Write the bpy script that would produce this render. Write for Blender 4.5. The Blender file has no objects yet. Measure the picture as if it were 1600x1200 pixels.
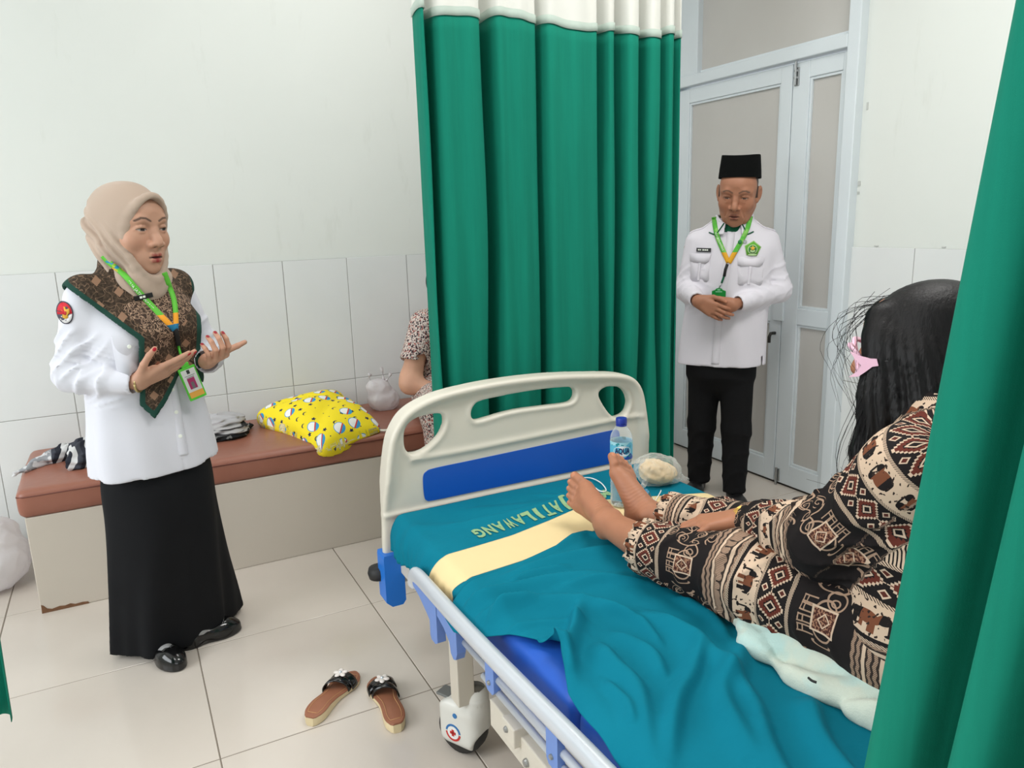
import bpy, bmesh, math, random
import numpy as np
from mathutils import Vector, Matrix

S = bpy.context.scene
COL = S.collection
PI = math.pi

# ------------------------------------------------------------------ camera, world, light, exposure
CAM_H = 1.371
f_px, pitch, roll, yaw = 1175.7, 0.216847, -0.0292049, 0.4773598
cy_, sy_ = math.cos(yaw), math.sin(yaw)
fw = Vector((sy_ * math.cos(pitch), cy_ * math.cos(pitch), -math.sin(pitch)))
rt = Vector((cy_, -sy_, 0.0))
up = rt.cross(fw)
r_ = rt * math.cos(roll) + up * math.sin(roll)
u_ = -rt * math.sin(roll) + up * math.cos(roll)
cam_data = bpy.data.cameras.new('camera')
cam = bpy.data.objects.new('camera', cam_data)
COL.objects.link(cam)
cam.matrix_world = Matrix(((r_.x, u_.x, -fw.x, 0), (r_.y, u_.y, -fw.y, 0), (r_.z, u_.z, -fw.z, CAM_H), (0, 0, 0, 1)))
cam_data.sensor_fit = 'HORIZONTAL'
cam_data.sensor_width = 36.0
cam_data.lens = f_px * 36.0 / 1600.0
cam_data.clip_start = 0.02
S.camera = cam

S.view_settings.view_transform = 'Standard'
S.view_settings.look = 'None'
S.view_settings.gamma = 1.0
S.view_settings.use_curve_mapping = False
S.view_settings.exposure = 0.0

W = bpy.data.worlds.new('daylight')
S.world = W
W.use_nodes = True
W.node_tree.nodes['Background'].inputs[0].default_value = (0.93, 0.97, 1.0, 1)
W.node_tree.nodes['Background'].inputs[1].default_value = 1.0

def area(name, loc, target, sx, sy, power, color=(1, 1, 1)):
    l = bpy.data.lights.new(name, 'AREA')
    l.shape = 'RECTANGLE'; l.size = sx; l.size_y = sy; l.energy = power; l.color = color
    o = bpy.data.objects.new(name, l); COL.objects.link(o)
    o.location = loc
    o.rotation_euler = (Vector(target) - Vector(loc)).to_track_quat('-Z', 'Y').to_euler()
    return o

area('window_daylight', (-2.32, 1.6, 1.75), (1.0, 2.4, 0.8), 2.4, 1.5, 66, (0.93, 0.97, 1.0))
area('window_daylight_rear', (-0.6, -2.32, 1.8), (0.8, 2.5, 0.9), 3.0, 1.5, 18, (0.96, 0.98, 1.0))
area('ceiling_lamp_light', (-0.7, 1.2, 2.92), (-0.7, 1.2, 0), 1.2, 0.6, 18, (1.0, 0.98, 0.95))
area('ceiling_lamp_light_far', (1.6, 1.2, 2.92), (1.6, 1.2, 0), 1.2, 0.6, 34, (1.0, 0.98, 0.95))
area('bench_corner_fill_light', (1.05, 2.85, 2.92), (1.05, 2.95, 0), 1.2, 0.5, 12, (1.0, 0.98, 0.96))  # fill light added overhead to brighten the bench corner

# ------------------------------------------------------------------ helpers: colours and materials
def lin(c):
    c = c / 255.0
    return c / 12.92 if c <= 0.04045 else ((c + 0.055) / 1.055) ** 2.4

def rgb(r, g, b):
    return (lin(r), lin(g), lin(b), 1.0)

class V:
    """a node socket with arithmetic"""
    nt = None
    def __init__(s, sock): s.s = sock
    def __add__(a, b): return mth('ADD', a, b)
    __radd__ = __add__
    def __sub__(a, b): return mth('SUBTRACT', a, b)
    def __rsub__(a, b): return mth('SUBTRACT', b, a)
    def __mul__(a, b): return mth('MULTIPLY', a, b)
    __rmul__ = __mul__
    def __truediv__(a, b): return mth('DIVIDE', a, b)
    def __neg__(a): return mth('MULTIPLY', a, -1.0)

def mth(op, *args):
    nt = next(a.nt for a in args if isinstance(a, V))
    n = nt.nodes.new('ShaderNodeMath'); n.operation = op
    for i, a in enumerate(args):
        if isinstance(a, V): nt.links.new(a.s, n.inputs[i])
        else: n.inputs[i].default_value = a
    v = V(n.outputs[0]); v.nt = nt
    return v

def vabs(a): return mth('ABSOLUTE', a)
def frac(a): return mth('FRACT', a)
def vmin(a, b): return mth('MINIMUM', a, b)
def vmax(a, b): return mth('MAXIMUM', a, b)
def lt(a, b): return mth('LESS_THAN', a, b)
def gt(a, b): return mth('GREATER_THAN', a, b)
def floor_(a): return mth('FLOOR', a)

class NM:
    """a principled material under construction"""
    def __init__(s, name, color=(0.8, 0.8, 0.8, 1), rough=0.5, metal=0.0, spec=0.5, **kw):
        s.m = bpy.data.materials.new(name); s.m.use_nodes = True
        s.nt = s.m.node_tree; s.b = s.nt.nodes['Principled BSDF']
        s.b.inputs['Base Color'].default_value = color
        s.b.inputs['Roughness'].default_value = rough
        s.b.inputs['Metallic'].default_value = metal
        s.b.inputs['Specular IOR Level'].default_value = spec
        for k, v in kw.items(): s.b.inputs[k].default_value = v
        s._bump = None
    def wrap(s, sock):
        v = V(sock); v.nt = s.nt; return v
    def link(s, v, inp): s.nt.links.new(v.s, s.b.inputs[inp])
    def coord(s, which='Object'):
        n = s.nt.nodes.new('ShaderNodeTexCoord'); return n.outputs[which]
    def xyz(s, which='Object'):
        n = s.nt.nodes.new('ShaderNodeSeparateXYZ'); s.nt.links.new(s.coord(which), n.inputs[0])
        return [s.wrap(o) for o in n.outputs]
    def attr(s, name, out='Fac'):
        n = s.nt.nodes.new('ShaderNodeAttribute'); n.attribute_name = name
        return s.wrap(n.outputs[out])
    def combine(s, x, y, z=0.0):
        n = s.nt.nodes.new('ShaderNodeCombineXYZ')
        for i, a in enumerate((x, y, z)):
            if isinstance(a, V): s.nt.links.new(a.s, n.inputs[i])
            else: n.inputs[i].default_value = a
        return s.wrap(n.outputs[0])
    def noise(s, scale=10, detail=3, rough=0.5, vec=None, stretch=None, which='Object'):
        n = s.nt.nodes.new('ShaderNodeTexNoise')
        n.inputs['Scale'].default_value = scale; n.inputs['Detail'].default_value = detail; n.inputs['Roughness'].default_value = rough
        src = vec.s if vec is not None else s.coord(which)
        if stretch:
            mp = s.nt.nodes.new('ShaderNodeMapping'); mp.inputs['Scale'].default_value = stretch
            s.nt.links.new(src, mp.inputs[0]); src = mp.outputs[0]
        s.nt.links.new(src, n.inputs['Vector'])
        return s.wrap(n.outputs['Fac'])
    def voronoi(s, scale=10, vec=None, out='Distance', feature='F1'):
        n = s.nt.nodes.new('ShaderNodeTexVoronoi'); n.feature = feature
        n.inputs['Scale'].default_value = scale
        s.nt.links.new(vec.s if vec is not None else s.coord(), n.inputs['Vector'])
        return s.wrap(n.outputs[out])
    def mix(s, fac, a, b):
        n = s.nt.nodes.new('ShaderNodeMix'); n.data_type = 'RGBA'
        if isinstance(fac, V): s.nt.links.new(fac.s, n.inputs[0])
        else: n.inputs[0].default_value = fac
        for i, c in ((6, a), (7, b)):
            if isinstance(c, V): s.nt.links.new(c.s, n.inputs[i])
            else: n.inputs[i].default_value = c
        return s.wrap(n.outputs[2])
    def ramp(s, v, lo, hi):
        n = s.nt.nodes.new('ShaderNodeMapRange'); n.clamp = True
        n.inputs[1].default_value = lo; n.inputs[2].default_value = hi
        s.nt.links.new(v.s, n.inputs[0]); return s.wrap(n.outputs[0])
    def color(s, v): s.link(v, 'Base Color'); return s
    def bump(s, v, strength=0.3, dist=0.002):
        n = s.nt.nodes.new('ShaderNodeBump'); n.inputs['Strength'].default_value = strength; n.inputs['Distance'].default_value = dist
        s.nt.links.new(v.s, n.inputs['Height'])
        if s._bump is not None: s.nt.links.new(s._bump, n.inputs['Normal'])
        s._bump = n.outputs[0]; s.nt.links.new(n.outputs[0], s.b.inputs['Normal']); return s

def simple(name, color, rough=0.5, metal=0.0, spec=0.5, var=0.06, nscale=30, bump=0.0, **kw):
    k = NM(name, color, rough, metal, spec, **kw)
    if var or bump:
        nz = k.noise(nscale, 3)
        dark = tuple(c * (1 - var) for c in color[:3]) + (1,)
        lite = tuple(min(1, c * (1 + var)) for c in color[:3]) + (1,)
        k.color(k.mix(nz, dark, lite))
        if bump: k.bump(nz, bump, 0.002)
    return k.m

# ------------------------------------------------------------------ helpers: objects
def mesh_from(name, verts, faces):
    me = bpy.data.meshes.new(name)
    verts = np.asarray(verts, dtype=np.float32)
    if isinstance(faces, np.ndarray) and faces.ndim == 2:
        n, k = faces.shape
        me.vertices.add(len(verts)); me.vertices.foreach_set('co', verts.ravel())
        me.loops.add(n * k); me.loops.foreach_set('vertex_index', faces.astype(np.int32).ravel())
        me.polygons.add(n); me.polygons.foreach_set('loop_start', np.arange(0, n * k, k, dtype=np.int32))
        me.update(calc_edges=True)
    else:
        me.from_pydata(verts.tolist(), [], [list(f) for f in faces]); me.update()
    return me

def obj(name, verts, faces, mat, parent=None, smooth=True, attrs=None, cols=None):
    me = mesh_from(name, verts, faces)
    me.polygons.foreach_set('use_smooth', np.full(len(me.polygons), bool(smooth)))
    if mat is not None: me.materials.append(mat)
    for k, a in (attrs or {}).items():
        at = me.attributes.new(k, 'FLOAT', 'POINT'); at.data.foreach_set('value', np.asarray(a, np.float32))
    if cols is not None:
        at = me.attributes.new('Col', 'FLOAT_COLOR', 'POINT')
        c = np.ones((len(me.vertices), 4), np.float32); c[:, :3] = cols
        at.data.foreach_set('color', c.ravel())
    o = bpy.data.objects.new(name, me); COL.objects.link(o)
    if parent is not None: o.parent = parent
    return o

def tag(o, label=None, cat=None, group=None, kind=None):
    if label: o['label'] = label
    if cat: o['category'] = cat
    if group: o['group'] = group
    if kind: o['kind'] = kind
    return o

def thing(name, label, cat, loc=(0, 0, 0), rz=0.0, group=None):
    o = bpy.data.objects.new(name, None); COL.objects.link(o)
    o.empty_display_size = 0.1
    o.location = loc; o.rotation_euler = (0, 0, rz)
    return tag(o, label, cat, group)

class G:
    """collects simple solids into one mesh"""
    def __init__(s): s.v = []; s.f = []
    def add(s, v, f):
        n = len(s.v); s.v += [tuple(p) for p in v]; s.f += [tuple(i + n for i in q) for q in f]; return s
    def box(s, lo, hi, bev=0.0):
        (x0, y0, z0), (x1, y1, z1) = lo, hi
        if bev <= 0:
            v = [(x0, y0, z0), (x1, y0, z0), (x1, y1, z0), (x0, y1, z0), (x0, y0, z1), (x1, y0, z1), (x1, y1, z1), (x0, y1, z1)]
            return s.add(v, [(0, 3, 2, 1), (4, 5, 6, 7), (0, 1, 5, 4), (1, 2, 6, 5), (2, 3, 7, 6), (3, 0, 4, 7)])
        bm = bmesh.new(); bmesh.ops.create_cube(bm, size=1.0)
        for w in bm.verts:
            w.co = Vector(((x0 + x1) / 2 + w.co.x * (x1 - x0), (y0 + y1) / 2 + w.co.y * (y1 - y0), (z0 + z1) / 2 + w.co.z * (z1 - z0)))
        bmesh.ops.bevel(bm, geom=list(bm.edges), offset=bev, segments=2, affect='EDGES', profile=0.5)
        bm.verts.index_update()
        r = s.add([w.co[:] for w in bm.verts], [[w.index for w in q.verts] for q in bm.faces]); bm.free(); return r
    def tube(s, pts, rad, n=10, cap=True, ry=None):
        P = np.asarray(pts, float); m = len(P)
        R = np.full(m, rad) if np.isscalar(rad) else np.asarray(rad, float)
        T = np.gradient(P, axis=0) if m > 2 else np.repeat((P[1] - P[0])[None], m, 0)
        T /= np.linalg.norm(T, axis=1)[:, None] + 1e-12
        a = np.array([0, 0, 1.0]) if abs(T[0, 2]) < 0.9 else np.array([1.0, 0, 0])
        U = np.cross(T[0], a); U /= np.linalg.norm(U)
        v = []
        for i in range(m):
            U = U - T[i] * (U @ T[i]); U /= np.linalg.norm(U) + 1e-12
            B = np.cross(T[i], U)
            for k in range(n):
                an = 2 * PI * k / n
                v.append(P[i] + U * (math.cos(an) * R[i]) + B * (math.sin(an) * (R[i] if ry is None else ry)))
        f = [(i * n + k, i * n + (k + 1) % n, (i + 1) * n + (k + 1) % n, (i + 1) * n + k) for i in range(m - 1) for k in range(n)]
        if cap:
            f.append(tuple(range(n - 1, -1, -1))); f.append(tuple((m - 1) * n + k for k in range(n)))
        return s.add(v, f)
    def lathe(s, prof, c=(0, 0, 0), n=24, axis='z', sx=1.0, sy=1.0):
        v = []
        for r, h in prof:
            for k in range(n):
                a = 2 * PI * k / n; x, y = r * math.cos(a) * sx, r * math.sin(a) * sy
                p = {'z': (x, y, h), 'y': (x, h, y), 'x': (h, x, y)}[axis]
                v.append((p[0] + c[0], p[1] + c[1], p[2] + c[2]))
        m = len(prof)
        f = [(i * n + k, i * n + (k + 1) % n, (i + 1) * n + (k + 1) % n, (i + 1) * n + k) for i in range(m - 1) for k in range(n)]
        f.append(tuple(range(n - 1, -1, -1))); f.append(tuple((m - 1) * n + k for k in range(n)))
        return s.add(v, f)
    def prism(s, poly, h0, h1, fn):
        """poly: 2D outline, fn(u,v,h)->xyz"""
        n = len(poly)
        v = [fn(p[0], p[1], h0) for p in poly] + [fn(p[0], p[1], h1) for p in poly]
        f = [tuple(range(n - 1, -1, -1)), tuple(range(n, 2 * n))] + [(i, (i + 1) % n, n + (i + 1) % n, n + i) for i in range(n)]
        return s.add(v, f)
    def build(s, name, mat, parent=None, smooth=False):
        o = obj(name, s.v, s.f, mat, parent, smooth)
        return o

def fix_normals(o):
    bm = bmesh.new(); bm.from_mesh(o.data); bmesh.ops.recalc_face_normals(bm, faces=bm.faces); bm.to_mesh(o.data); bm.free(); return o

def autosmooth(o, ang=35):
    """flat where edges are sharp, smooth elsewhere"""
    bm = bmesh.new(); bm.from_mesh(o.data)
    for f in bm.faces: f.smooth = True
    for e in bm.edges:
        if len(e.link_faces) == 2 and e.calc_face_angle(0) > math.radians(ang): e.smooth = False
    bm.to_mesh(o.data); bm.free(); return o

def solid(o, t, off=0.0):
    m = o.modifiers.new('thickness', 'SOLIDIFY'); m.thickness = t; m.offset = off; return o

def grid_faces(nu, nv):
    i, j = np.meshgrid(np.arange(nu - 1), np.arange(nv - 1), indexing='ij')
    a = (i * nv + j).ravel()
    return np.stack([a, a + nv, a + nv + 1, a + 1], 1)

def catmull(P, n, closed=False):
    P = np.asarray(P, float); m = len(P)
    t = np.linspace(0, m if closed else m - 1, n, endpoint=not closed)
    i = np.floor(t).astype(int)
    if not closed: i = np.clip(i, 0, m - 2)
    u = (t - i)[:, None]
    g = (lambda k: P[k % m]) if closed else (lambda k: P[np.clip(k, 0, m - 1)])
    p0, p1, p2, p3 = g(i - 1), g(i), g(i + 1), g(i + 2)
    return 0.5 * (2 * p1 + (p2 - p0) * u + (2 * p0 - 5 * p1 + 4 * p2 - p3) * u ** 2 + (3 * p1 - p0 - 3 * p2 + p3) * u ** 3)

def text_mesh(txt, size, bold=0.0, extrude=0.0):
    """letters as flat geometry around the origin: (verts Nx3, faces)"""
    cu = bpy.data.curves.new('letters', 'FONT'); cu.body = txt; cu.size = size; cu.align_x = 'CENTER'; cu.align_y = 'CENTER'
    cu.offset = bold; cu.extrude = extrude; cu.resolution_u = 3
    o = bpy.data.objects.new('letters', cu); COL.objects.link(o)
    bpy.context.view_layer.update()
    me = o.evaluated_get(bpy.context.evaluated_depsgraph_get()).to_mesh()
    v = np.array([w.co[:] for w in me.vertices]).reshape(-1, 3); f = [tuple(p.vertices) for p in me.polygons]
    o.to_mesh_clear(); bpy.data.objects.remove(o); bpy.data.curves.remove(cu)
    return v, f

def vnoise(x, y, z=0.0, seed=0):
    """cheap smooth pseudo noise in -1..1"""
    rs = np.random.RandomState(seed); out = 0
    for k in range(5):
        a = rs.uniform(-1, 1, 3); a /= np.linalg.norm(a) + 1e-9; fq = rs.uniform(0.7, 1.6)
        out = out + np.sin((x * a[0] + y * a[1] + z * a[2]) * fq * 2 * PI + rs.uniform(0, 6.28))
    return out / 3.0

# ------------------------------------------------------------------ helpers: signed-distance sculpting
class Field:
    def __init__(s, lo, hi, h):
        s.lo = np.array(lo, float); s.h = h
        s.n = np.ceil((np.array(hi) - s.lo) / h).astype(int) + 1
        s.ax = [(s.lo[i] + np.arange(s.n[i]) * h).astype(np.float32) for i in range(3)]
        s.d = np.full(s.n, 0.06, np.float32)
    def block(s, lo, hi):
        sl = []
        for i in range(3):
            a = int(np.clip(math.floor((lo[i] - s.lo[i]) / s.h), 0, s.n[i])); b = int(np.clip(math.ceil((hi[i] - s.lo[i]) / s.h) + 1, 0, s.n[i]))
            sl.append(slice(a, max(a, b)))
        X = s.ax[0][sl[0]][:, None, None]; Y = s.ax[1][sl[1]][None, :, None]; Z = s.ax[2][sl[2]][None, None, :]
        return tuple(sl), X, Y, Z
    def op(s, prim, k=0.01, mode='add', pad=None):
        fn, lo, hi = prim
        pad = (k + 3 * s.h + 0.004) if pad is None else pad
        sl, X, Y, Z = s.block(np.array(lo) - pad, np.array(hi) + pad)
        if 0 in s.d[sl].shape: return s
        q = fn(X, Y, Z).astype(np.float32); d = s.d[sl]
        if mode == 'add':
            if k > 0:
                hh = np.maximum(k - np.abs(d - q), 0) / k; s.d[sl] = np.minimum(d, q) - hh * hh * k * 0.25
            else: s.d[sl] = np.minimum(d, q)
        elif mode == 'sub':
            q = -q
            if k > 0:
                hh = np.maximum(k - np.abs(d - q), 0) / k; s.d[sl] = np.maximum(d, q) + hh * hh * k * 0.25
            else: s.d[sl] = np.maximum(d, q)
        elif mode == 'and': s.d[sl] = np.maximum(d, q)
        elif mode == 'disp': s.d[sl] = d + q
        return s
    def all(s, prims, k=0.01):
        for p in prims: s.op(p, k)
        return s
    def sample(s, P):
        P = np.asarray(P, float); g = (P - s.lo) / s.h
        g = np.clip(g, 0, s.n - 1.001); i = np.floor(g).astype(int); u = g - i; r = 0
        for a in (0, 1):
            for b in (0, 1):
                for c in (0, 1):
                    w = (u[:, 0] if a else 1 - u[:, 0]) * (u[:, 1] if b else 1 - u[:, 1]) * (u[:, 2] if c else 1 - u[:, 2])
                    r = r + w * s.d[i[:, 0] + a, i[:, 1] + b, i[:, 2] + c]
        return r
    def mesh(s):
        d = s.d; neg = d < 0
        c = [(a, b, e) for a in (0, 1) for b in (0, 1) for e in (0, 1)]
        n0, n1, n2 = s.n - 1
        cnt = np.zeros((n0, n1, n2), np.uint8)
        for a, b, e in c: cnt += neg[a:a + n0, b:b + n1, e:e + n2]
        I = np.argwhere((cnt > 0) & (cnt < 8))
        vals = np.stack([d[I[:, 0] + a, I[:, 1] + b, I[:, 2] + e] for a, b, e in c], 1)
        acc = np.zeros((len(I), 3)); num = np.zeros(len(I))
        ci = {q: i for i, q in enumerate(c)}
        for q in c:
            for axx in range(3):
                if q[axx]: continue
                q2 = tuple(1 if j == axx else q[j] for j in range(3))
                v0, v1 = vals[:, ci[q]], vals[:, ci[q2]]
                m = (v0 < 0) != (v1 < 0)
                t = np.where(m, v0 / np.where(m, v0 - v1, 1), 0)
                for j in range(3): acc[:, j] += np.where(m, q[j] + (t if j == axx else 0), 0)
                num += m
        P = s.lo + (I + acc / num[:, None]) * s.h
        idx = np.full((n0, n1, n2), -1, np.int32); idx[I[:, 0], I[:, 1], I[:, 2]] = np.arange(len(I))
        F = []
        for axx in range(3):
            o1, o2 = [(1, 2), (2, 0), (0, 1)][axx]
            sa = [slice(1, -1)] * 3; sa[axx] = slice(0, -1); sb = [slice(1, -1)] * 3; sb[axx] = slice(1, None)
            A, B = neg[tuple(sa)], neg[tuple(sb)]
            E = np.argwhere(A != B)
            if len(E) == 0: continue
            fl = A[E[:, 0], E[:, 1], E[:, 2]]
            base = E.copy(); base[:, o1] += 1; base[:, o2] += 1
            def cell(d1, d2):
                q = base.copy(); q[:, o1] -= d1; q[:, o2] -= d2
                return idx[q[:, 0], q[:, 1], q[:, 2]]
            quad = np.stack([cell(1, 1), cell(0, 1), cell(0, 0), cell(1, 0)], 1)
            quad[~fl] = quad[~fl][:, ::-1]
            F.append(quad)
        F = np.concatenate(F); F = F[(F >= 0).all(1)]
        return P, F

def relax(P, F, it=1, w=0.5):
    for _ in range(it):
        acc = np.zeros_like(P); n = np.zeros(len(P))
        for k in range(4):
            a, b = F[:, k], F[:, (k + 1) % 4]
            for j in range(3):
                acc[:, j] += np.bincount(a, P[b, j], len(P)) + np.bincount(b, P[a, j], len(P))
            n += np.bincount(a, minlength=len(P)) + np.bincount(b, minlength=len(P))
        P = P * (1 - w) + w * acc / np.maximum(n, 1)[:, None]
    return P

def cone(a, b, ra, rb=None):
    """rounded cone a->b"""
    a = np.array(a, float); b = np.array(b, float); rb = ra if rb is None else rb
    ab = b - a; L2 = float(ab @ ab) + 1e-12; m = max(ra, rb)
    def fn(X, Y, Z):
        t = np.clip(((X - a[0]) * ab[0] + (Y - a[1]) * ab[1] + (Z - a[2]) * ab[2]) / L2, 0, 1)
        return np.sqrt((X - a[0] - t * ab[0]) ** 2 + (Y - a[1] - t * ab[1]) ** 2 + (Z - a[2] - t * ab[2]) ** 2) - (ra + (rb - ra) * t)
    return fn, np.minimum(a, b) - m, np.maximum(a, b) + m

def chain(pts, rads):
    return [cone(pts[i], pts[i + 1], rads[i], rads[i + 1]) for i in range(len(pts) - 1)]

def ell(c, r, M=None):
    """ellipsoid, M: 3x3 local->world rotation"""
    c = np.array(c, float); r = np.array(r, float); M = np.eye(3) if M is None else np.asarray(M)
    ext = np.sqrt(((M * r) ** 2).sum(1))
    def fn(X, Y, Z):
        dx, dy, dz = X - c[0], Y - c[1], Z - c[2]
        q = [M[0, i] * dx + M[1, i] * dy + M[2, i] * dz for i in range(3)]
        k0 = np.sqrt(sum((q[i] / r[i]) ** 2 for i in range(3))); k1 = np.sqrt(sum((q[i] / r[i] ** 2) ** 2 for i in range(3)))
        return k0 * (k0 - 1) / np.maximum(k1, 1e-6)
    return fn, c - ext, c + ext

def rbox(c, hs, r=0.005, M=None):
    c = np.array(c, float); hs = np.array(hs, float); M = np.eye(3) if M is None else np.asarray(M)
    ext = (np.abs(M) * hs).sum(1)
    def fn(X, Y, Z):
        dx, dy, dz = X - c[0], Y - c[1], Z - c[2]
        q = [np.abs(M[0, i] * dx + M[1, i] * dy + M[2, i] * dz) - (hs[i] - r) for i in range(3)]
        return np.sqrt(sum(np.maximum(v, 0) ** 2 for v in q)) + np.minimum(np.maximum(np.maximum(q[0], q[1]), q[2]), 0) - r
    return fn, c - ext, c + ext

def halfspace(p, n, lo, hi):
    p = np.array(p, float); n = np.array(n, float); n /= np.linalg.norm(n)
    return (lambda X, Y, Z: (X - p[0]) * n[0] + (Y - p[1]) * n[1] + (Z - p[2]) * n[2]), np.array(lo), np.array(hi)

def loft(secs, fold=None, power=2.0, shell=None):
    """stack of (z, cx, cy, a, b, theta) superellipse sections; fold(ang, Z) -> relative radius offset in metres"""
    A = np.array(secs, float); A = A[np.argsort(A[:, 0])]
    z0, z1 = A[0, 0], A[-1, 0]
    def fn(X, Y, Z):
        zz = np.clip(Z, z0, z1)
        zi = zz.ravel()
        def ip(k):
            # smooth interpolation through the sections
            i = np.clip(np.searchsorted(A[:, 0], zi, side='right') - 1, 0, len(A) - 2)
            u = (zi - A[i, 0]) / np.maximum(A[i + 1, 0] - A[i, 0], 1e-9)
            m = np.gradient(A[:, k], A[:, 0]); hgt = A[i + 1, 0] - A[i, 0]
            v = (2 * u ** 3 - 3 * u ** 2 + 1) * A[i, k] + (u ** 3 - 2 * u ** 2 + u) * hgt * m[i] + (-2 * u ** 3 + 3 * u ** 2) * A[i + 1, k] + (u ** 3 - u ** 2) * hgt * m[i + 1]
            return v.reshape(zz.shape).astype(np.float32)
        cx, cy, a, b, th = [ip(k) for k in range(1, 6)]
        c, s_ = np.cos(th), np.sin(th)
        dx, dy = X - cx, Y - cy
        u = c * dx + s_ * dy; v = -s_ * dx + c * dy
        rr = (np.abs(u / a) ** power + np.abs(v / b) ** power) ** (1.0 / power)
        rad = np.sqrt(u * u + v * v) / np.maximum(rr, 1e-4)
        d = (rr - 1.0) * np.minimum(rad, 1.5 * np.minimum(a, b))
        if fold is not None: d = d - fold(np.arctan2(v / b, u / a), Z)
        return np.maximum(d, np.maximum(Z - z1, z0 - Z))
    m = np.maximum(A[:, 3], A[:, 4]).max() + 0.03
    return fn, np.array([A[:, 1].min() - m, A[:, 2].min() - m, z0]), np.array([A[:, 1].max() + m, A[:, 2].max() + m, z1])

def rotz(t):
    c, s_ = math.cos(t), math.sin(t); return np.array([[c, -s_, 0], [s_, c, 0], [0, 0, 1.0]])
def rotx(t):
    c, s_ = math.cos(t), math.sin(t); return np.array([[1.0, 0, 0], [0, c, -s_], [0, s_, c]])
def roty(t):
    c, s_ = math.cos(t), math.sin(t); return np.array([[c, 0, s_], [0, 1.0, 0], [-s_, 0, c]])

def xf(prims, M, t):
    """rigidly move primitives: p -> M p + t"""
    M = np.asarray(M, float); t = np.asarray(t, float); out = []
    for fn, lo, hi in prims:
        c = (np.array(lo) + hi) / 2; e = (np.array(hi) - lo) / 2; C = M @ c + t; E = np.abs(M) @ e
        def g(X, Y, Z, fn=fn):
            dx, dy, dz = X - t[0], Y - t[1], Z - t[2]
            return fn(M[0, 0] * dx + M[1, 0] * dy + M[2, 0] * dz, M[0, 1] * dx + M[1, 1] * dy + M[2, 1] * dz, M[0, 2] * dx + M[1, 2] * dy + M[2, 2] * dz)
        out.append((g, C - E, C + E))
    return out

def join(parts):
    """join (P, F[, C]) chunks"""
    P, F, n = [], [], 0
    for q in parts:
        P.append(q[0]); F.append(q[1] + n); n += len(q[0])
    return np.concatenate(P), np.concatenate(F)

def poly_sdf(px, pz, poly):
    poly = np.array(poly); d = np.full(px.shape, 1e9); s = np.ones(px.shape); n = len(poly); j = n - 1
    for i in range(n):
        e = poly[j] - poly[i]; wx, wz = px - poly[i][0], pz - poly[i][1]
        t = np.clip((wx * e[0] + wz * e[1]) / (e @ e), 0, 1)
        d = np.minimum(d, (wx - e[0] * t) ** 2 + (wz - e[1] * t) ** 2)
        c = np.stack([pz >= poly[i][1], pz < poly[j][1], e[0] * wz > e[1] * wx])
        s = np.where(c.all(0) | (~c).all(0), -s, s); j = i
    return s * np.sqrt(d)


# ------------------------------------------------------------------ the room
X0, X1, Y0, Y1, ZC = -2.4, 2.895, -2.4, 3.68, 3.0
TILE_TOP = 1.206

kf = NM('floor_tile', rgb(202, 194, 184), 0.16, 0, 0.45)
nf = kf.noise(2.2, 4); kf.color(kf.mix(nf, rgb(196, 186, 175), rgb(216, 207, 197)))
nr = kf.noise(5.0, 4); kf.link(kf.ramp(nr, 0.2, 1.6) * 0.35 + 0.08, 'Roughness')
FLOOR_M = kf.m
GROUT_M = simple('grout', rgb(122, 112, 100), 0.9)
WGROUT_M = simple('wall_grout', rgb(150, 150, 146), 0.9)
kw_ = NM('wall_paint', rgb(228, 231, 226), 0.75, 0, 0.25)
n1 = kw_.noise(1.3, 5, 0.6); n2 = kw_.noise(14, 4, 0.6, stretch=(1, 1, 0.25))
kw_.color(kw_.mix(kw_.ramp(n2, 0.62, 0.8) * 0.5, kw_.mix(n1, rgb(213, 217, 212), rgb(222, 225, 220)), rgb(203, 206, 199)))
kw_.bump(kw_.noise(3.0, 3), 0.25, 0.01)
PAINT_M = kw_.m
kt = NM('wall_tile', rgb(222, 224, 222), 0.2, 0, 0.4)
kt.color(kt.mix(kt.noise(4, 3), rgb(215, 218, 217), rgb(224, 226, 225)))
WTILE_M = kt.m
DOOR_M = simple('door_paint', rgb(214, 222, 226), 0.35, var=0.03, nscale=6)
CEIL_M = simple('ceiling_paint', rgb(232, 232, 230), 0.85)

def tile_mesh(name, sx, sy, t, mat):
    """a tile lying in its own xy plane, chamfered, thickness along z"""
    b = 0.0015; x, y = sx / 2, sy / 2
    v = [(-x, -y, -t), (x, -y, -t), (x, y, -t), (-x, y, -t), (-x, -y, -b), (x, -y, -b), (x, y, -b), (-x, y, -b),
         (-x + b, -y + b, 0), (x - b, -y + b, 0), (x - b, y - b, 0), (-x + b, y - b, 0)]
    f = [(8, 9, 10, 11)] + [(i, (i + 1) % 4, 4 + (i + 1) % 4, 4 + i) for i in range(4)] + [(4 + i, 4 + (i + 1) % 4, 8 + (i + 1) % 4, 8 + i) for i in range(4)]
    me = mesh_from(name, v, f); me.materials.append(mat); return me

def structure(o): o['kind'] = 'structure'; return o

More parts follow.
